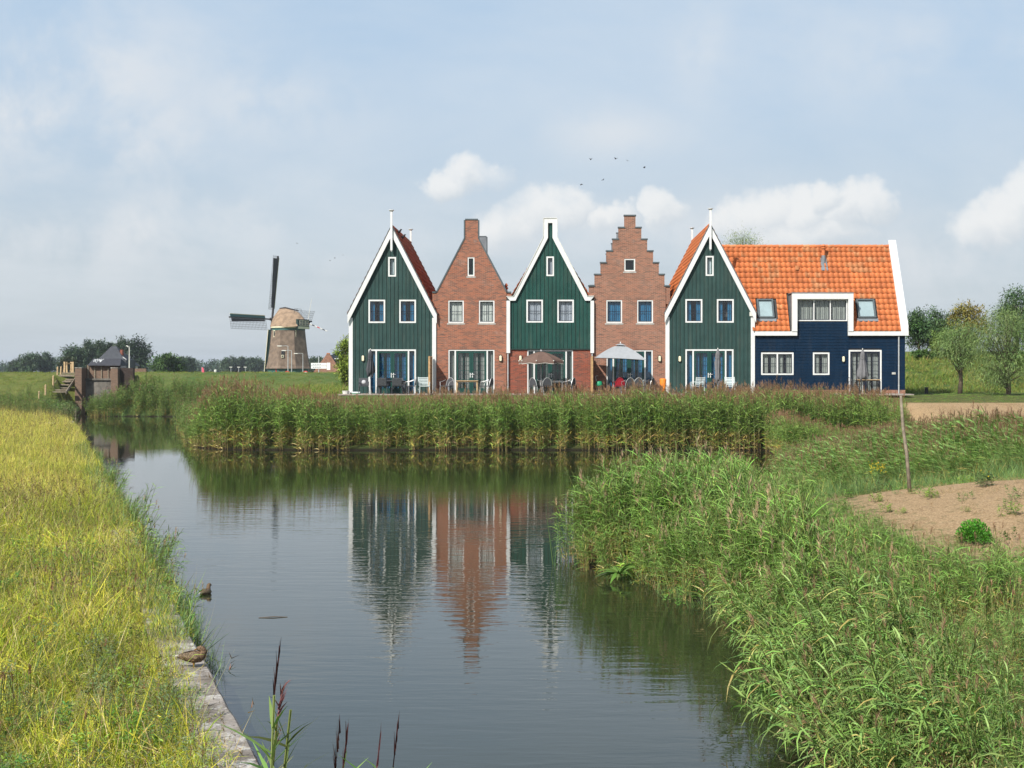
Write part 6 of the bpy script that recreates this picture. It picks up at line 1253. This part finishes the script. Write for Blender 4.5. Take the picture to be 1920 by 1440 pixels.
# ------------------------------------------------------------------ reeds along the far bank
pts = area_pts([(-18.6, 61), (17.2, 61), (17.6, 66), (13, 68.2), (-14, 68.2), (-18.6, 70)], 6.5, .02, 9.2); pts = pts[(sdist(pts[:, 0], pts[:, 1]) < 6.2) | (pts[:, 0] > 9)]
tx = [340, 362, 385, 420, 500, 560, 650, 720, 800, 950, 1050, 1250, 1450, 1600, 1685, 1705, 1725]; ty = [812, 775, 735, 712, 718, 728, 743, 742, 735, 731, 726, 723, 721, 727, 733, 770, 800]
top = HC - (np.interp(pxof(pts), tx, ty) - CY) / F * pts[:, 1] + .10 * np.sin(pts[:, 0] * 1.9) + .08 * np.sin(pts[:, 0] * 4.7 + 1); k = top - pts[:, 2] > .7
pts, top = pts[k], top[k]; scatter('reed_bed', 'far_reed', pts, (top - pts[:, 2]) / 3.02 * lump(pts, .055, .8) * rng.uniform(.84, 1.03, len(pts)), .05, 'dense belt of brown-plumed reeds along the water below the houses', 'reeds', yaw=0)
pts = area_pts([(-20.4, 62.5), (-17, 61), (-15, 63), (-17, 72), (-27.5, 100), (-29.5, 100)], 3.2, .02, 3.2); scatter('bank_reeds', 'green_reed', pts, rng.uniform(.40, .66, len(pts)), .12, 'green reeds and herbs on the canal bank near the thin dark stake', 'reeds')
pts = area_pts([(-40, 107.5), (-27, 107), (-26, 112.5), (-40, 113)], 5.5, -2.4, 5); pts = pts[(pxof(pts) > 170) & ((pts[:, 1] > 109.2) | (sdist(pts[:, 0], pts[:, 1]) > .1))]; pts[:, 2] = np.maximum(pts[:, 2], -.1); scatter('tall_reeds', 'green_reed', pts, rng.uniform(.70, 1.02, len(pts)) * np.interp(pxof(pts), [168, 185, 260, 340], [.7, .95, 1, .75]), .1, 'tall pale green reeds filling the canal head below the sluice', 'reeds')
pts = area_pts([(-48, 90), (-37, 92), (-38.6, 105), (-50, 104)], 3.5, .1, 12); scatter('low_reeds', 'green_reed', pts, rng.uniform(.34, .62, len(pts)), .15, 'dark low reeds at the foot of the dike left of the sluice steps'.replace('left of', 'near'), 'reeds')
pts = area_pts([(-34.5, 92), (-33.2, 92), (-36.8, 103.5), (-39, 104)], 7, .1, 3); scatter('bank_shrubs', 'herb', pts, rng.uniform(1.6, 2.8, len(pts)), .2, 'dark scrub on the bank corner below the timber steps', 'scrub')
# second reed belt behind the mound, bent by the wind
pts = area_pts([(5.2, 33.2), (8, 33.5), (26, 32.5), (26, 48.5), (16.5, 49.5), (9, 56), (7.6, 47)], 7.5, .02)
top = HC - (np.interp(pxof(pts), [1410, 1440, 1500, 1560, 1700, 1800, 1920], [905, 868, 838, 820, 799, 784, 778]) - CY) / F * np.clip(pts[:, 1], 40, 60); sc_ = np.clip((top - pts[:, 2]) / 2.15, .35, .98) * rng.uniform(.82, 1.05, len(pts)) * np.interp(pts[:, 1], [32, 38], [.55, 1.0]); scatter('wind_bent_reeds', 'bent_reed', pts, sc_ * lump(pts, .12, .6), .07, 'wind-bent reed belt between the sandy mound and the dry field', 'reeds', yaw=0)
pts = area_pts([(9.5, 55), (13.6, 50.0), (15, 56), (16.6, 62), (9.9, 62.5)], 7, .02); scatter('corner_reeds', 'far_reed', pts, np.interp(pts[:, 0], [9.4, 12.5], [.66, .34]) * rng.uniform(.85, 1.1, len(pts)), .08, 'brown-plumed reeds in the corner where two reed belts meet', 'reeds', yaw=0)
# reeds on the near bank
pts = area_pts([(-.2, 23), (3.2, 17.0), (9, 17), (6.4, 22), (6.0, 27), (6.4, 33.5), (4, 33), (.4, 27.5)], 15, -.12, 5.5)
dm_ = (pts[:, 0] > 5.5) & (pts[:, 1] > 18.8); pts = pts[~dm_]; d_ = sdist(pts[:, 0], pts[:, 1])
sc_ = np.interp(d_, [-.1, .4, 1.2, 2.5, 4], [.45, .72, .86, .78, .55]) * rng.uniform(.85, 1.08, len(pts)) * np.interp(pts[:, 0], [3.4, 5.0], [1, .55]); scatter('waterside_reeds', 'near_reed', pts, sc_ * 1.06 * lump(pts, .2), .10, 'bright green reed spit reaching out into the canal', 'reeds', yaw=0)
pts = area_pts([(2.5, 9.5), (9, 9.5), (9, 18.2), (2.9, 18.2)], 16, -.3, 6); d_ = sdist(pts[:, 0], pts[:, 1])
sc_ = np.interp(d_, [-.25, .3, 1.0, 2.0, 4], [.50, .74, .84, .76, .60]) * rng.uniform(.82, 1.1, len(pts)) * np.interp(pts[:, 1], [14, 18], [1, .80]) * np.interp(pts[:, 0] + (17 - pts[:, 1]) * .12, [3.2, 4.2, 5.1], [1, .80, .32]); scatter('drooping_reeds', 'near_reed_thick', pts, sc_ * 1.05 * lump(pts, .24, 1.1), .14, 'drooping thick-leaved reeds overhanging the water', 'reeds', yaw=0)
pts = area_pts([(3.6, 16.8), (9.5, 16), (9.5, 19.6), (4.4, 21.5)], 6, .3); scatter('seed_heads', 'seed_grass', pts, rng.uniform(.5, .95, len(pts)) * np.interp(pts[:, 0], [4.3, 5.8], [1, .72]), .15, 'brown seeding grass fringing the sandy mound', 'grass')
pts = area_pts([(0.3, 22.8), (3.2, 16.8), (4.2, 17.8), (1.6, 25)], 10, -.15, .9); scatter('bank_weeds', 'edge_grass', pts, rng.uniform(.4, .8, len(pts)), .25, 'yellow-green sedge hanging into the water along the reed spit', 'sedge')
pts = area_pts([(0.3, 22.8), (3.2, 16.8), (4.2, 17.8), (1.6, 25)], 4, -.1, .9); scatter('broad_weeds', 'weed', pts, rng.uniform(.6, 1.1, len(pts)), .25, 'broad-leaved weeds at the foot of the reed spit', 'weeds')
pts = area_pts([(5, 18.5), (20, 18.5), (20, 33), (6, 32)], 5, .4); scatter('straw_litter', 'straw', pts, rng.uniform(.6, 1.2, len(pts)), .2, 'dry straw stubble over the sandy mound', 'straw')
pts = area_pts([(14.5, 51.5), (32, 50), (32, 69.5), (17.5, 69)], 4, .4); scatter('dry_grass', 'straw', pts, rng.uniform(.8, 1.5, len(pts)), .2, 'parched brown grass of the field beside the navy house', 'grass')
pts = area_pts([(5.6, 30.4), (26, 30.6), (26, 35), (5.2, 34.2)], 9, .02); scatter('ditch_grass', 'edge_grass', pts, rng.uniform(.5, 1.0, len(pts)), .2, 'dark green grass in the dip behind the sandy mound', 'grass')
pts = area_pts([(5.3, 19.5), (18, 19.5), (18, 31), (6.2, 30.5)], .9, .4); scatter('mound_weeds', 'weed', pts, rng.uniform(.25, .7, len(pts)), .2, 'scattered small green weeds on the sandy mound', 'weeds')
pts = area_pts([(17, 68.5), (40, 68.5), (40, 86), (17, 86)], 3.0, .4); scatter('lawn_grass', 'short_grass', pts, rng.uniform(.25, .4, len(pts)), .15, 'short green lawn behind the dry field', 'grass')
pts = area_pts([(22, 84), (48, 84), (48, 106), (22, 106)], 3.0, .4); scatter('slope_grass', 'dike_grass', pts, rng.uniform(.6, 1.15, len(pts)), .2, 'rough green grass on the slope beneath the willows', 'grass')
pts = area_pts([(-62, 104), (-4, 104), (-4, 126), (-62, 126)], 2.4, 1.2); pts = pts[~((np.abs(pts[:, 0] - XW(122, pts[:, 1])) < .85) & (pts[:, 1] > 106))]; scatter('dike_turf', 'dike_grass', pts, rng.uniform(.35, .8, len(pts)) * np.interp(pts[:, 1], [104, 121], [1, .55]), .2, 'rough grass covering the dike across the polder', 'grass')
pts = area_pts([(-27, 72), (-13, 66), (-12, 106), (-28, 106)], 2.2, 2.6); scatter('bank_turf', 'dike_grass', pts, rng.uniform(.6, 1.0, len(pts)), .2, 'rough grass between the reeds and the dike', 'grass')
# left bank meadow
def qb(y0, y1, w_): return [(XQ(y0) - .42, y0), (XQ(y1) - .42, y1), (XQ(y1) - w_, y1), (XQ(y0) - w_, y0)]
pts = area_pts(qb(7, 34, 9), 26, .4); scatter('meadow_grass', 'meadow', pts, rng.uniform(.45, 1.0, len(pts)) * np.interp(pts[:, 1], [9, 30], [.95, 1.3]) * lump(pts, .40, .9), .28, 'tangled yellow-green meadow grass along the quay', 'grass')
pts = area_pts(qb(32, 96, 14), 9, .4); scatter('tall_meadow', 'meadow_tall', pts, lump(pts, .25, .6) * rng.uniform(.5, .95, len(pts)) * np.interp(pts[:, 1], [32, 55, 90], [.75, 1.05, 1.2]), .2, 'tall straw-yellow meadow grass stretching to the dike', 'grass')
pts = area_pts(qb(14, 42, 10), 2.6, .6); scatter('meadow_mix', 'meadow_tall', pts, rng.uniform(.4, .75, len(pts)), .25, 'scattered taller yellow stalks in the meadow', 'grass')
pts = area_pts(qb(9, 34, 8), 2.6, .5); pts = pts[lump(pts, 1, .45) + rng.normal(0, .3, len(pts)) > 1.1]; scatter('meadow_herbs', 'herb', pts, rng.uniform(.5, 1.05, len(pts)), .15, 'grey-green mugwort among the meadow grass', 'herbs')
pts = area_pts(qb(11.6, 15.2, 1.5), 3.2, .5); scatter('quay_herbs', 'herb', pts, rng.uniform(.7, 1.2, len(pts)), .15, 'dark bushy mugwort beside the preening duck', 'herbs')
pts = area_pts(qb(8, 26, 7), 4.5, .5); pts = pts[lump(pts, 1, .7) + rng.normal(0, .3, len(pts)) > 1.0]; scatter('meadow_weeds', 'weed', pts, rng.uniform(.5, .9, len(pts)), .2, 'bright broad-leaved weeds in the near meadow', 'weeds')
pts = area_pts(qb(7, 24, 6), .8, .5); scatter('meadow_seed_heads', 'seed_grass', pts, rng.uniform(.4, .72, len(pts)), .2, 'thin brown seed heads above the near meadow', 'grass')
pts = area_pts([(XQ(16.2) + .25, 16.2), (XQ(60) + .35, 60), (XQ(60) - .5, 60), (XQ(16.2) - .35, 16.2)], 13, -.35, .55); g_ = (np.sin(pts[:, 1] * .9) + np.sin(pts[:, 1] * .37 + 1) + rng.normal(0, .5, len(pts))) > -.75; pts = pts[g_]; pts[:, 2] = np.maximum(pts[:, 2], -.05); scatter('quay_reeds', 'edge_grass', pts, rng.uniform(.45, 1.15, len(pts)), .18, 'blue-green rushes fringing the quay edge', 'rushes')
pts = area_pts([(XQ(17) + .3, 17), (XQ(46) + .4, 46), (XQ(46) - .3, 46), (XQ(17) - .2, 17)], 2.6, -.4, .4); g_ = np.sin(pts[:, 1] * .8 + 2) > -.2; pts = pts[g_]; pts[:, 2] = np.maximum(pts[:, 2], -.05); scatter('quay_reed_stems', 'near_reed', pts, rng.uniform(.36, .72, len(pts)), .16, 'young reeds leaning out from the quay over the canal', 'reeds', yaw=3.1, ry=-.15)
pts = area_pts([(XQ(19) + .15, 19), (XQ(26) + .3, 26), (XQ(26) - .3, 26), (XQ(19) - .3, 19)], 7, -.3, .3); pts[:, 2] = np.maximum(pts[:, 2], -.05); scatter('leaning_reeds', 'near_reed_thick', pts, rng.uniform(.32, .58, len(pts)) * np.interp(pts[:, 1], [20.5, 23], [.75, 1.1]), .14, 'dark reed clump bulging from the quay toward the floating duck', 'reeds', yaw=3.1, ry=-.22)
pts = area_pts([(2.3, 10.5), (3.6, 10.5), (3.7, 18.3), (2.4, 18.3)], 7, -.35, .35); pts[:, 2] = np.maximum(pts[:, 2], -.03); scatter('overhanging_reeds', 'near_reed_thick', pts, rng.uniform(.55, .85, len(pts)), .16, 'long reeds leaning far out over the water', 'reeds', yaw=0, ry=-.5)
pts = area_pts([(XQ(15.6), 15.6), (XQ(84), 84), (XQ(84) - .6, 84), (XQ(15.6) - .6, 15.6)], 16, .02, .6); g_ = (np.sin(pts[:, 1] * .55 + 1.2) * .35 + (sdist(pts[:, 0], pts[:, 1]) - .18) * 2.5 + np.interp(pts[:, 1], [15.4, 17, 24], [-.6, .45, .9]) + rng.normal(0, .3, len(pts))) > 0; pts = pts[g_]; pts[:, 2] = .33; scatter('quay_top_grass', 'meadow', pts, rng.uniform(.4, .8, len(pts)), .3, 'grass creeping across the top of the quay wall', 'grass')
pts = area_pts(qb(8, 30, 8), 1.3, .5); scatter('meadow_rushes', 'edge_grass', pts, rng.uniform(.55, .95, len(pts)), .3, 'blue-green rush blades mixed into the near meadow', 'rushes')
pts = area_pts([(XQ(11) - .1, 11), (XQ(16.5) - .1, 16.5), (XQ(16.5) - .75, 16.5), (XQ(11) - .75, 11)], 18, .12, .75); pts = pts[sdist(pts[:, 0], pts[:, 1]) > np.interp(pts[:, 1], [11, 13.2, 14.4, 15.6, 16.5], [.34, .36, .34, .2, .1]) + rng.normal(0, .05, len(pts))]; pts[:, 2] = np.maximum(pts[:, 2], .28); scatter('quay_side_grass', 'meadow', pts, rng.uniform(.35, .7, len(pts)), .3, 'green grass tufts lapping over the bare concrete of the quay', 'grass')
pts = area_pts([(-39.5, 107), (-38.5, 111), (-26, 111), (-24, 96), (-29, 96), (-30, 107)], 7, .02, 2.6); scatter('canal_head_sedge', 'edge_grass', pts, rng.uniform(.7, 1.5, len(pts)), .2, 'sedge along the waterline at the canal head', 'sedge')
# ------------------------------------------------------------------ single plants
def single(name, fb, mats, loc, label, cat, group=None):
    o = bpy.data.objects.new(name, fb.mesh(name, mats)); o.location = loc; put(o, None, loc); return tag(o, label, cat, group)
def reed_thing(px_top, py_top, Y, lab, plume, lean, nleaf, leafc, plc, xoff=0, pl=.22):
    tp = P(px_top, py_top, Y); zg = max(.1, float(height(tp.x, Y))); H = tp.z - zg - (pl if plume else 0); fb = FB(); reed_stem(fb, (0, 0, 0), H, (lean, 0), leafc, plume, nleaf=nleaf, leafL=.36, leafW=.024, dryfoot=.0, droop=.22, plumec=plc, pl=pl, umin=.70, tight=.10 if pl > .2 else .38)
    single('reed_stalk', fb, ['leaf_reed', 'leaf_plume'], (tp.x - lean * H, Y, zg), lab, 'reed')
DP = (.055, .022, .022)
reed_thing(514, 1206, 5.6, 'tall green reed stalk with one slim dark spike at the quay', True, .02, 12, GREEN, DP); reed_thing(520, 1275, 5.8, 'reed stalk with loose purple plume hanging over the quay edge', True, .05, 12, GREEN, (.20, .08, .09), pl=.16)
reed_thing(545, 1330, 5.7, 'leafy reed stalk without plume beside the purple plume', False, .06, 11, (.13, .18, .05), DP); reed_thing(628, 1342, 5.0, 'dark reed plume leaning, twin of an upright plume', True, -.02, 8, GREEN, DP); reed_thing(642, 1345, 5.05, 'upright dark reed plume of a close pair', True, .03, 8, GREEN, DP)
reed_thing(703, 1362, 5.0, 'reddish reed plume beside the darkest tall plume', True, .02, 7, GREEN, (.16, .06, .065)); reed_thing(737, 1332, 5.05, 'darkest upright reed plume standing over open water', True, .01, 8, GREEN, DP)
# the green bush on the mound and a yellow-flowered ragwort
fb = FB(); n = 2200; q_ = nrmz(rng.normal(0, 1, (n, 3))) * (rng.random((n, 1)) ** .4) * np.array([[.30, .28, .27]]); q_[:, 2] = np.abs(q_[:, 2]) * 1.35 + .03
fb.add(ribbons(q_, nrmz(q_) + rng.normal(0, .4, (n, 3)) + np.array([[0, 0, .4]]), .05, .036, .3, 2, jit((.09, .27, .03), n, .3)), 0); Yb = 22.3; xb = XW(1826, Yb); single('round_bush', fb, ['leaf_reed'], (xb, Yb, float(height(xb, Yb))), 'small round bright green bush on the sandy mound', 'bush')
def ragwort(px, Y, s_, lab):
    fb = herb(.75 * s_, (.10, .155, .05), 12, .07, .022, 40, .28 * s_); n = 60 if s_ > .9 else 6; a = rng.uniform(0, 6.28, n); r_ = .24 * s_ * np.sqrt(rng.random(n)); p = np.stack([r_ * np.cos(a), r_ * np.sin(a), .75 * s_ * rng.uniform(.6, .95, n)], -1)
    fb.add(ribbons(np.repeat(p, 3, 0), rng.normal(0, 1, (n * 3, 3)) + np.array([[0, 0, .5]]), .035, .03, 0, 1, jit((.62, .46, .02), n * 3, .1)), 0); x = XW(px, Y); single('ragwort_plant', fb, ['leaf_reed'], (x, Y, float(height(x, Y))), lab, 'flower')
ragwort(1645, 30.2, 1.0, 'yellow-flowered ragwort at the reeds edge near the leaning stake'); ragwort(1848, 27, .45, 'small yellow-green weed on the crest of the sandy mound')
fb = FB(); n = 26; a = rng.uniform(0, 6.28, n); fb.add(ribbons(np.zeros((n, 3)), np.stack([np.cos(a) * .8 - .3, np.sin(a) * .8 - .2, rng.uniform(.3, .9, n)], -1), rng.uniform(.3, .55, n), rng.uniform(.07, .12, n), .55, 4, jit((.085, .16, .035), n)), 0); single('dock_plant', fb, ['leaf_reed'], (1.15, 23.35, .12), 'broad-leaved dock drooping to the water at the reed spit', 'plant')
fb = FB()
for i in range(24):
    a, r_ = rng.uniform(0, 6.28), .3 * math.sqrt(rng.random()); fb.add(ribbons(np.array([[r_ * math.cos(a), r_ * math.sin(a), -.2]]), np.array([[rng.normal(-.05, .1), rng.normal(0, .1), 1]]), rng.uniform(1.0, 1.6), .022, .04, 4, jit((.085, .15, .06), 1)), 0)
single('bulrush_clump', fb, ['leaf_reed'], (.25, 25.2, 0), 'upright blue-green bulrush clump standing in the water', 'bulrush')
# floating bits on the water
for i, (px, py, l_) in enumerate(((512, 1158, .42), )):
    Y = HC * F / (py - CY); x = XW(px, Y); o = MB().tube([(x - l_ / 2, Y - .03, .004), (x, Y, .012), (x + l_ / 2, Y + .04, .003)], [.004, .008, .004], 6).build('floating_stick', 'wood_bark'); tag(o, 'dark stick afloat on the open canal', 'stick')
# ------------------------------------------------------------------ trees
def tree(name, px, Y, ptop, wpx, label, col_, group=None, base=None, trunk=.25, n_cl=40, per=70, leaf=.22, sig=.16, shape='round', mat_='leaf_tree', lw=.5, droop=.2, zmin=None, bark='wood_bark', expo=1.0):
    x = XW(px, Y); zg = float(height(x, Y)) if base is None else base; zt = ZW(ptop, Y); W = wpx / F * Y / 2; Ht = zt - zg; root = thing(name, (x, Y, zg - .1), label, 'tree', group)
    z0 = Ht * trunk; cz = (z0 + Ht) / 2; rz_ = (Ht - z0) / 2
    cl_ = []
    for i in range(n_cl):
        v = nrmz(rng.normal(0, 1, (1, 3)))[0] * (.35 + .65 * rng.random() ** .5); u = v[2]
        if shape == 'poplar': rr = (1 - abs(u) ** 2.2) ** .5 / max(.15, (1 - u * u) ** .5) * .95
        elif shape == 'cone': rr = (1.15 - u) * .62 / max(.3, (1 - u * u) ** .5)
        elif shape == 'egg': rr = 1.12 - .28 * u
        else: rr = 1.0
        lump = 1 + .22 * math.sin(v[0] * 4 + px) + .15 * math.sin(v[1] * 5 + v[2] * 3 + px * .7)
        cl_.append((v[0] * W * rr * .86 * lump, v[1] * W * rr * .86 * lump, cz + u * rz_ * .92))
    mb = MB(); tr = max(.07, Ht * .028); mb.tube([(x, Y, zg - .3), (x + .02 * Ht, Y, zg + z0 * .6), (x, Y, zg + cz), (x, Y, zg + Ht * .82)], [tr * 1.25, tr, tr * .6, tr * .15], 8); mb.build('trunk', bark, root, smooth=True)
    lm = MB()
    for i in range(0, n_cl, 2):
        c_ = cl_[i]; zs = min(c_[2] * .75, z0 + .45 * (c_[2] - z0) + .2); lm.tube([(x, Y, zg + max(z0 * .7, zs * .8)), (x + c_[0] * .5, Y + c_[1] * .5, zg + (zs + c_[2]) / 2), (x + c_[0] * .95, Y + c_[1] * .95, zg + c_[2])], [tr * .38, tr * .22, tr * .06], 5, cap=False)
    lm.build('limbs', bark, root, smooth=True)
    C_ = np.array(cl_); ctr = np.repeat(C_, per, 0); n = len(ctr); sg = sig * min(W * 1.6, rz_) ; off = rng.normal(0, 1, (n, 3)) * sg * np.array([[1, 1, .8]]); p = ctr + off
    d_ = nrmz(off) * .8 + rng.normal(0, .6, (n, 3)) + np.array([[0, 0, .15]]); cb = np.repeat(np.array(col_)[None] * (1 + rng.normal(0, .16, (n_cl, 1))) * (1 + rng.normal(0, .06, (n_cl, 3))), per, 0) * (1 + rng.normal(0, .18, (n, 1)))
    p = p + np.array([[x, Y, zg]]); fb = FB(); fb.add(ribbons(p, d_, leaf * rng.uniform(.6, 1.3, n), leaf * lw * rng.uniform(.7, 1.2, n), droop, 2, np.clip(cb, .003, 1)), 0)
    o = bpy.data.objects.new('crown', fb.mesh('crown', [mat_], root)); put(o, root, ORG[root.name]); return root
DG = (.075, .135, .05); MG = (.10, .18, .05); WG = (.19, .275, .095); OLV = (.26, .22, .055); FAR = (.06, .098, .05)
tree('willow_tree', 1799, 80, 600, 88, 'young silvery willow with a bare straight trunk on the lawn edge', WG, trunk=.30, n_cl=70, per=130, leaf=.19, lw=.22, sig=.20, droop=.5, shape='egg')
tree('willow_tree', 1888, 76, 576, 128, 'fuller silvery willow whose foliage hangs nearly to the lawn', WG, trunk=.05, n_cl=130, per=140, leaf=.19, lw=.22, sig=.17, droop=.5, shape='egg')
tree('oak_tree', 1722, 103, 580, 62, 'dark green tree showing beside the white verge of the navy house', DG, trunk=.2, n_cl=55, per=80, leaf=.24)
tree('oak_tree', 1757, 105, 578, 66, 'dark green rounded tree between the navy house and the browning tree', DG, trunk=.2, n_cl=60, per=80, leaf=.24); tree('chestnut_tree', 1814, 104, 566, 62, 'browning yellow-leaved tree rising behind the young willow', OLV, trunk=.2, n_cl=55, per=80, leaf=.26)
tree('oak_tree', 1905, 108, 538, 88, 'tall dark tree rising behind the fuller willow', DG, trunk=.25, n_cl=70, per=80, leaf=.26); tree('scrub_tree', 1732, 98, 655, 40, 'small thin-stemmed scrub tree on the green slope', MG, trunk=.2, n_cl=30, per=60, leaf=.2); tree('scrub_tree', 1775, 99, 620, 70, 'yellowish green bushy tree under the dark rounded tree', (.14, .2, .05), trunk=.1, n_cl=45, per=70, leaf=.2)
tree('acacia_tree', 1390, 108, 428, 110, 'feathery tree top showing above the orange roof ridge', (.22, .28, .09), trunk=.3, n_cl=90, per=190, leaf=.15, lw=.3, sig=.12, shape='egg')
tree('poplar_shrub', 647, 96, 630, 30, 'yellow-green leafy tree tucked behind the corner of the dull red roofed house', (.27, .33, .06), trunk=.05, n_cl=50, per=90, leaf=.2, shape='poplar')
fd = dict(mat_='leaf_far', trunk=.08, n_cl=50, per=90)
for (px, Y, pt_, w_, lab, c_, sh) in (
    (137, 300, 645, 34, 'loose dark tree next to the timber steps, first of the row behind the slate house', FAR, 'egg'), (163, 310, 637, 24, 'narrow upright tree between the loose tree and the slate roof', FAR, 'poplar'),
    (188, 320, 636, 26, 'dark tree directly behind the slate roof apex', FAR, 'egg'), (210, 322, 640, 20, 'small dark tree behind the red chimney', FAR, 'round'), (228, 318, 630, 24, 'tall thin-crowned tree between the red chimney and the white lamp mast', (.06, .088, .05), 'poplar'),
    (261, 290, 631, 40, 'large dark cone-shaped tree beside the white lamp mast', (.035, .06, .035), 'egg'), (128, 240, 672, 30, 'low brownish bush behind the timber steps', (.06, .075, .035), 'round'),
    (314, 215, 663, 62, 'broad round bright green tree on the dike', (.065, .12, .035), 'round'), (337, 330, 671, 22, 'dark tree touching the broad round tree', FAR, 'round'), (352, 420, 670, 24, 'small dark round tree between the broad tree and feather flag', FAR, 'round'),
    (55, 380, 661, 42, 'wide low dark tree on the horizon, nearer of a pair by the steps', FAR, 'round'), (88, 385, 662, 34, 'dark rounded tree on the horizon just before the timber steps', FAR, 'round'), (27, 420, 677, 26, 'low hazy tree next to the wide low dark tree', FAR, 'round'),
    (432, 560, 668, 32, 'hazy round tree in the row leading to the mill sail, the first', FAR, 'round'), (457, 565, 670, 24, 'hazy round tree in the row leading to the mill sail, the middle one', FAR, 'round'), (478, 560, 669, 28, 'hazy round tree right behind the hanging mill sail', FAR, 'round'),
    (590, 420, 668, 34, 'dark hazy tree between the windmill and the finger post', FAR, 'round'), (634, 300, 657, 22, 'dark tree behind the orange-brick cottage roof', FAR, 'round')):
    tree('distant_tree', px, Y, pt_, w_, lab, c_, group='trees beyond the dike', leaf=.30 + Y * .0012, shape=sh, base=2.2, sig=.17, **fd)
# far wood along the horizon: one uncountable mass
fb = FB()
for (xa, xb, ya, pt_, nn) in ((-60, 40, 640, 681, 40), (340, 500, 640, 674, 70), (560, 700, 700, 682, 40), (-900, -60, 700, 676, 150), (100, 340, 760, 684, 60), (1640, 2900, 500, 676, 160), (700, 1640, 800, 684, 120)):
    for i in range(nn):
        px = rng.uniform(xa, xb); Y = ya * rng.uniform(.95, 1.1); zt = ZW(pt_ + rng.uniform(-4, 7), Y); r_ = rng.uniform(3, 6.5); n = 70; q_ = nrmz(rng.normal(0, 1, (n, 3))) * (rng.random((n, 1)) ** .4) * np.array([[r_, r_ * .8, (zt - 2) / 2]]) + np.array([[XW(px, Y), Y, (zt + 2) / 2]])
        fb.add(ribbons(q_, rng.normal(0, 1, (n, 3)), 1.9, 1.3, .1, 1, jit((.055, .085, .055), n, .2)), 0)
o = single('distant_wood', fb, ['leaf_far'], (0, 0, 0), 'low hazy woodland along the flat horizon', 'wood'); o['kind'] = 'stuff'
# small far lamps over the wood
for i, px in enumerate((433, 447.5, 460)):
    Y = 330; x = XW(px, Y); z1 = ZW(689, Y); t_ = thing('road_lamp', (x, Y, 2.4), 'tiny white road lamp under the hazy trees by the mill sail', 'street lamp', 'far road lamps'); MB().tube([(x, Y, 2.3), (x, Y, z1)], .07, 5).build('pole', 'zinc', t_); MB().box(x - .35, x + .35, Y - .15, Y + .15, z1, z1 + .16).build('lamp_head', 'white_worn', t_)
# ------------------------------------------------------------------ air
hz = MB().box(-4300, 4300, -70, 8100, -1.9, 40).build('haze', 'white_paint'); hz['kind'] = 'stuff'; hz['label'] = 'thin summer haze over the polder'; hz['category'] = 'haze'
m = bpy.data.materials.new('haze_air'); m.use_nodes = True; t = NT(m.node_tree); t.n.clear(); pv = t.n.new('ShaderNodeVolumePrincipled'); pv.inputs['Color'].default_value = (.80, .88, 1.0, 1); pv.inputs['Density'].default_value = .0002; pv.inputs['Anisotropy'].default_value = .2
t.l.new(pv.outputs[0], t.n.new('ShaderNodeOutputMaterial').inputs['Volume']); hz.data.materials.clear(); hz.data.materials.append(m)
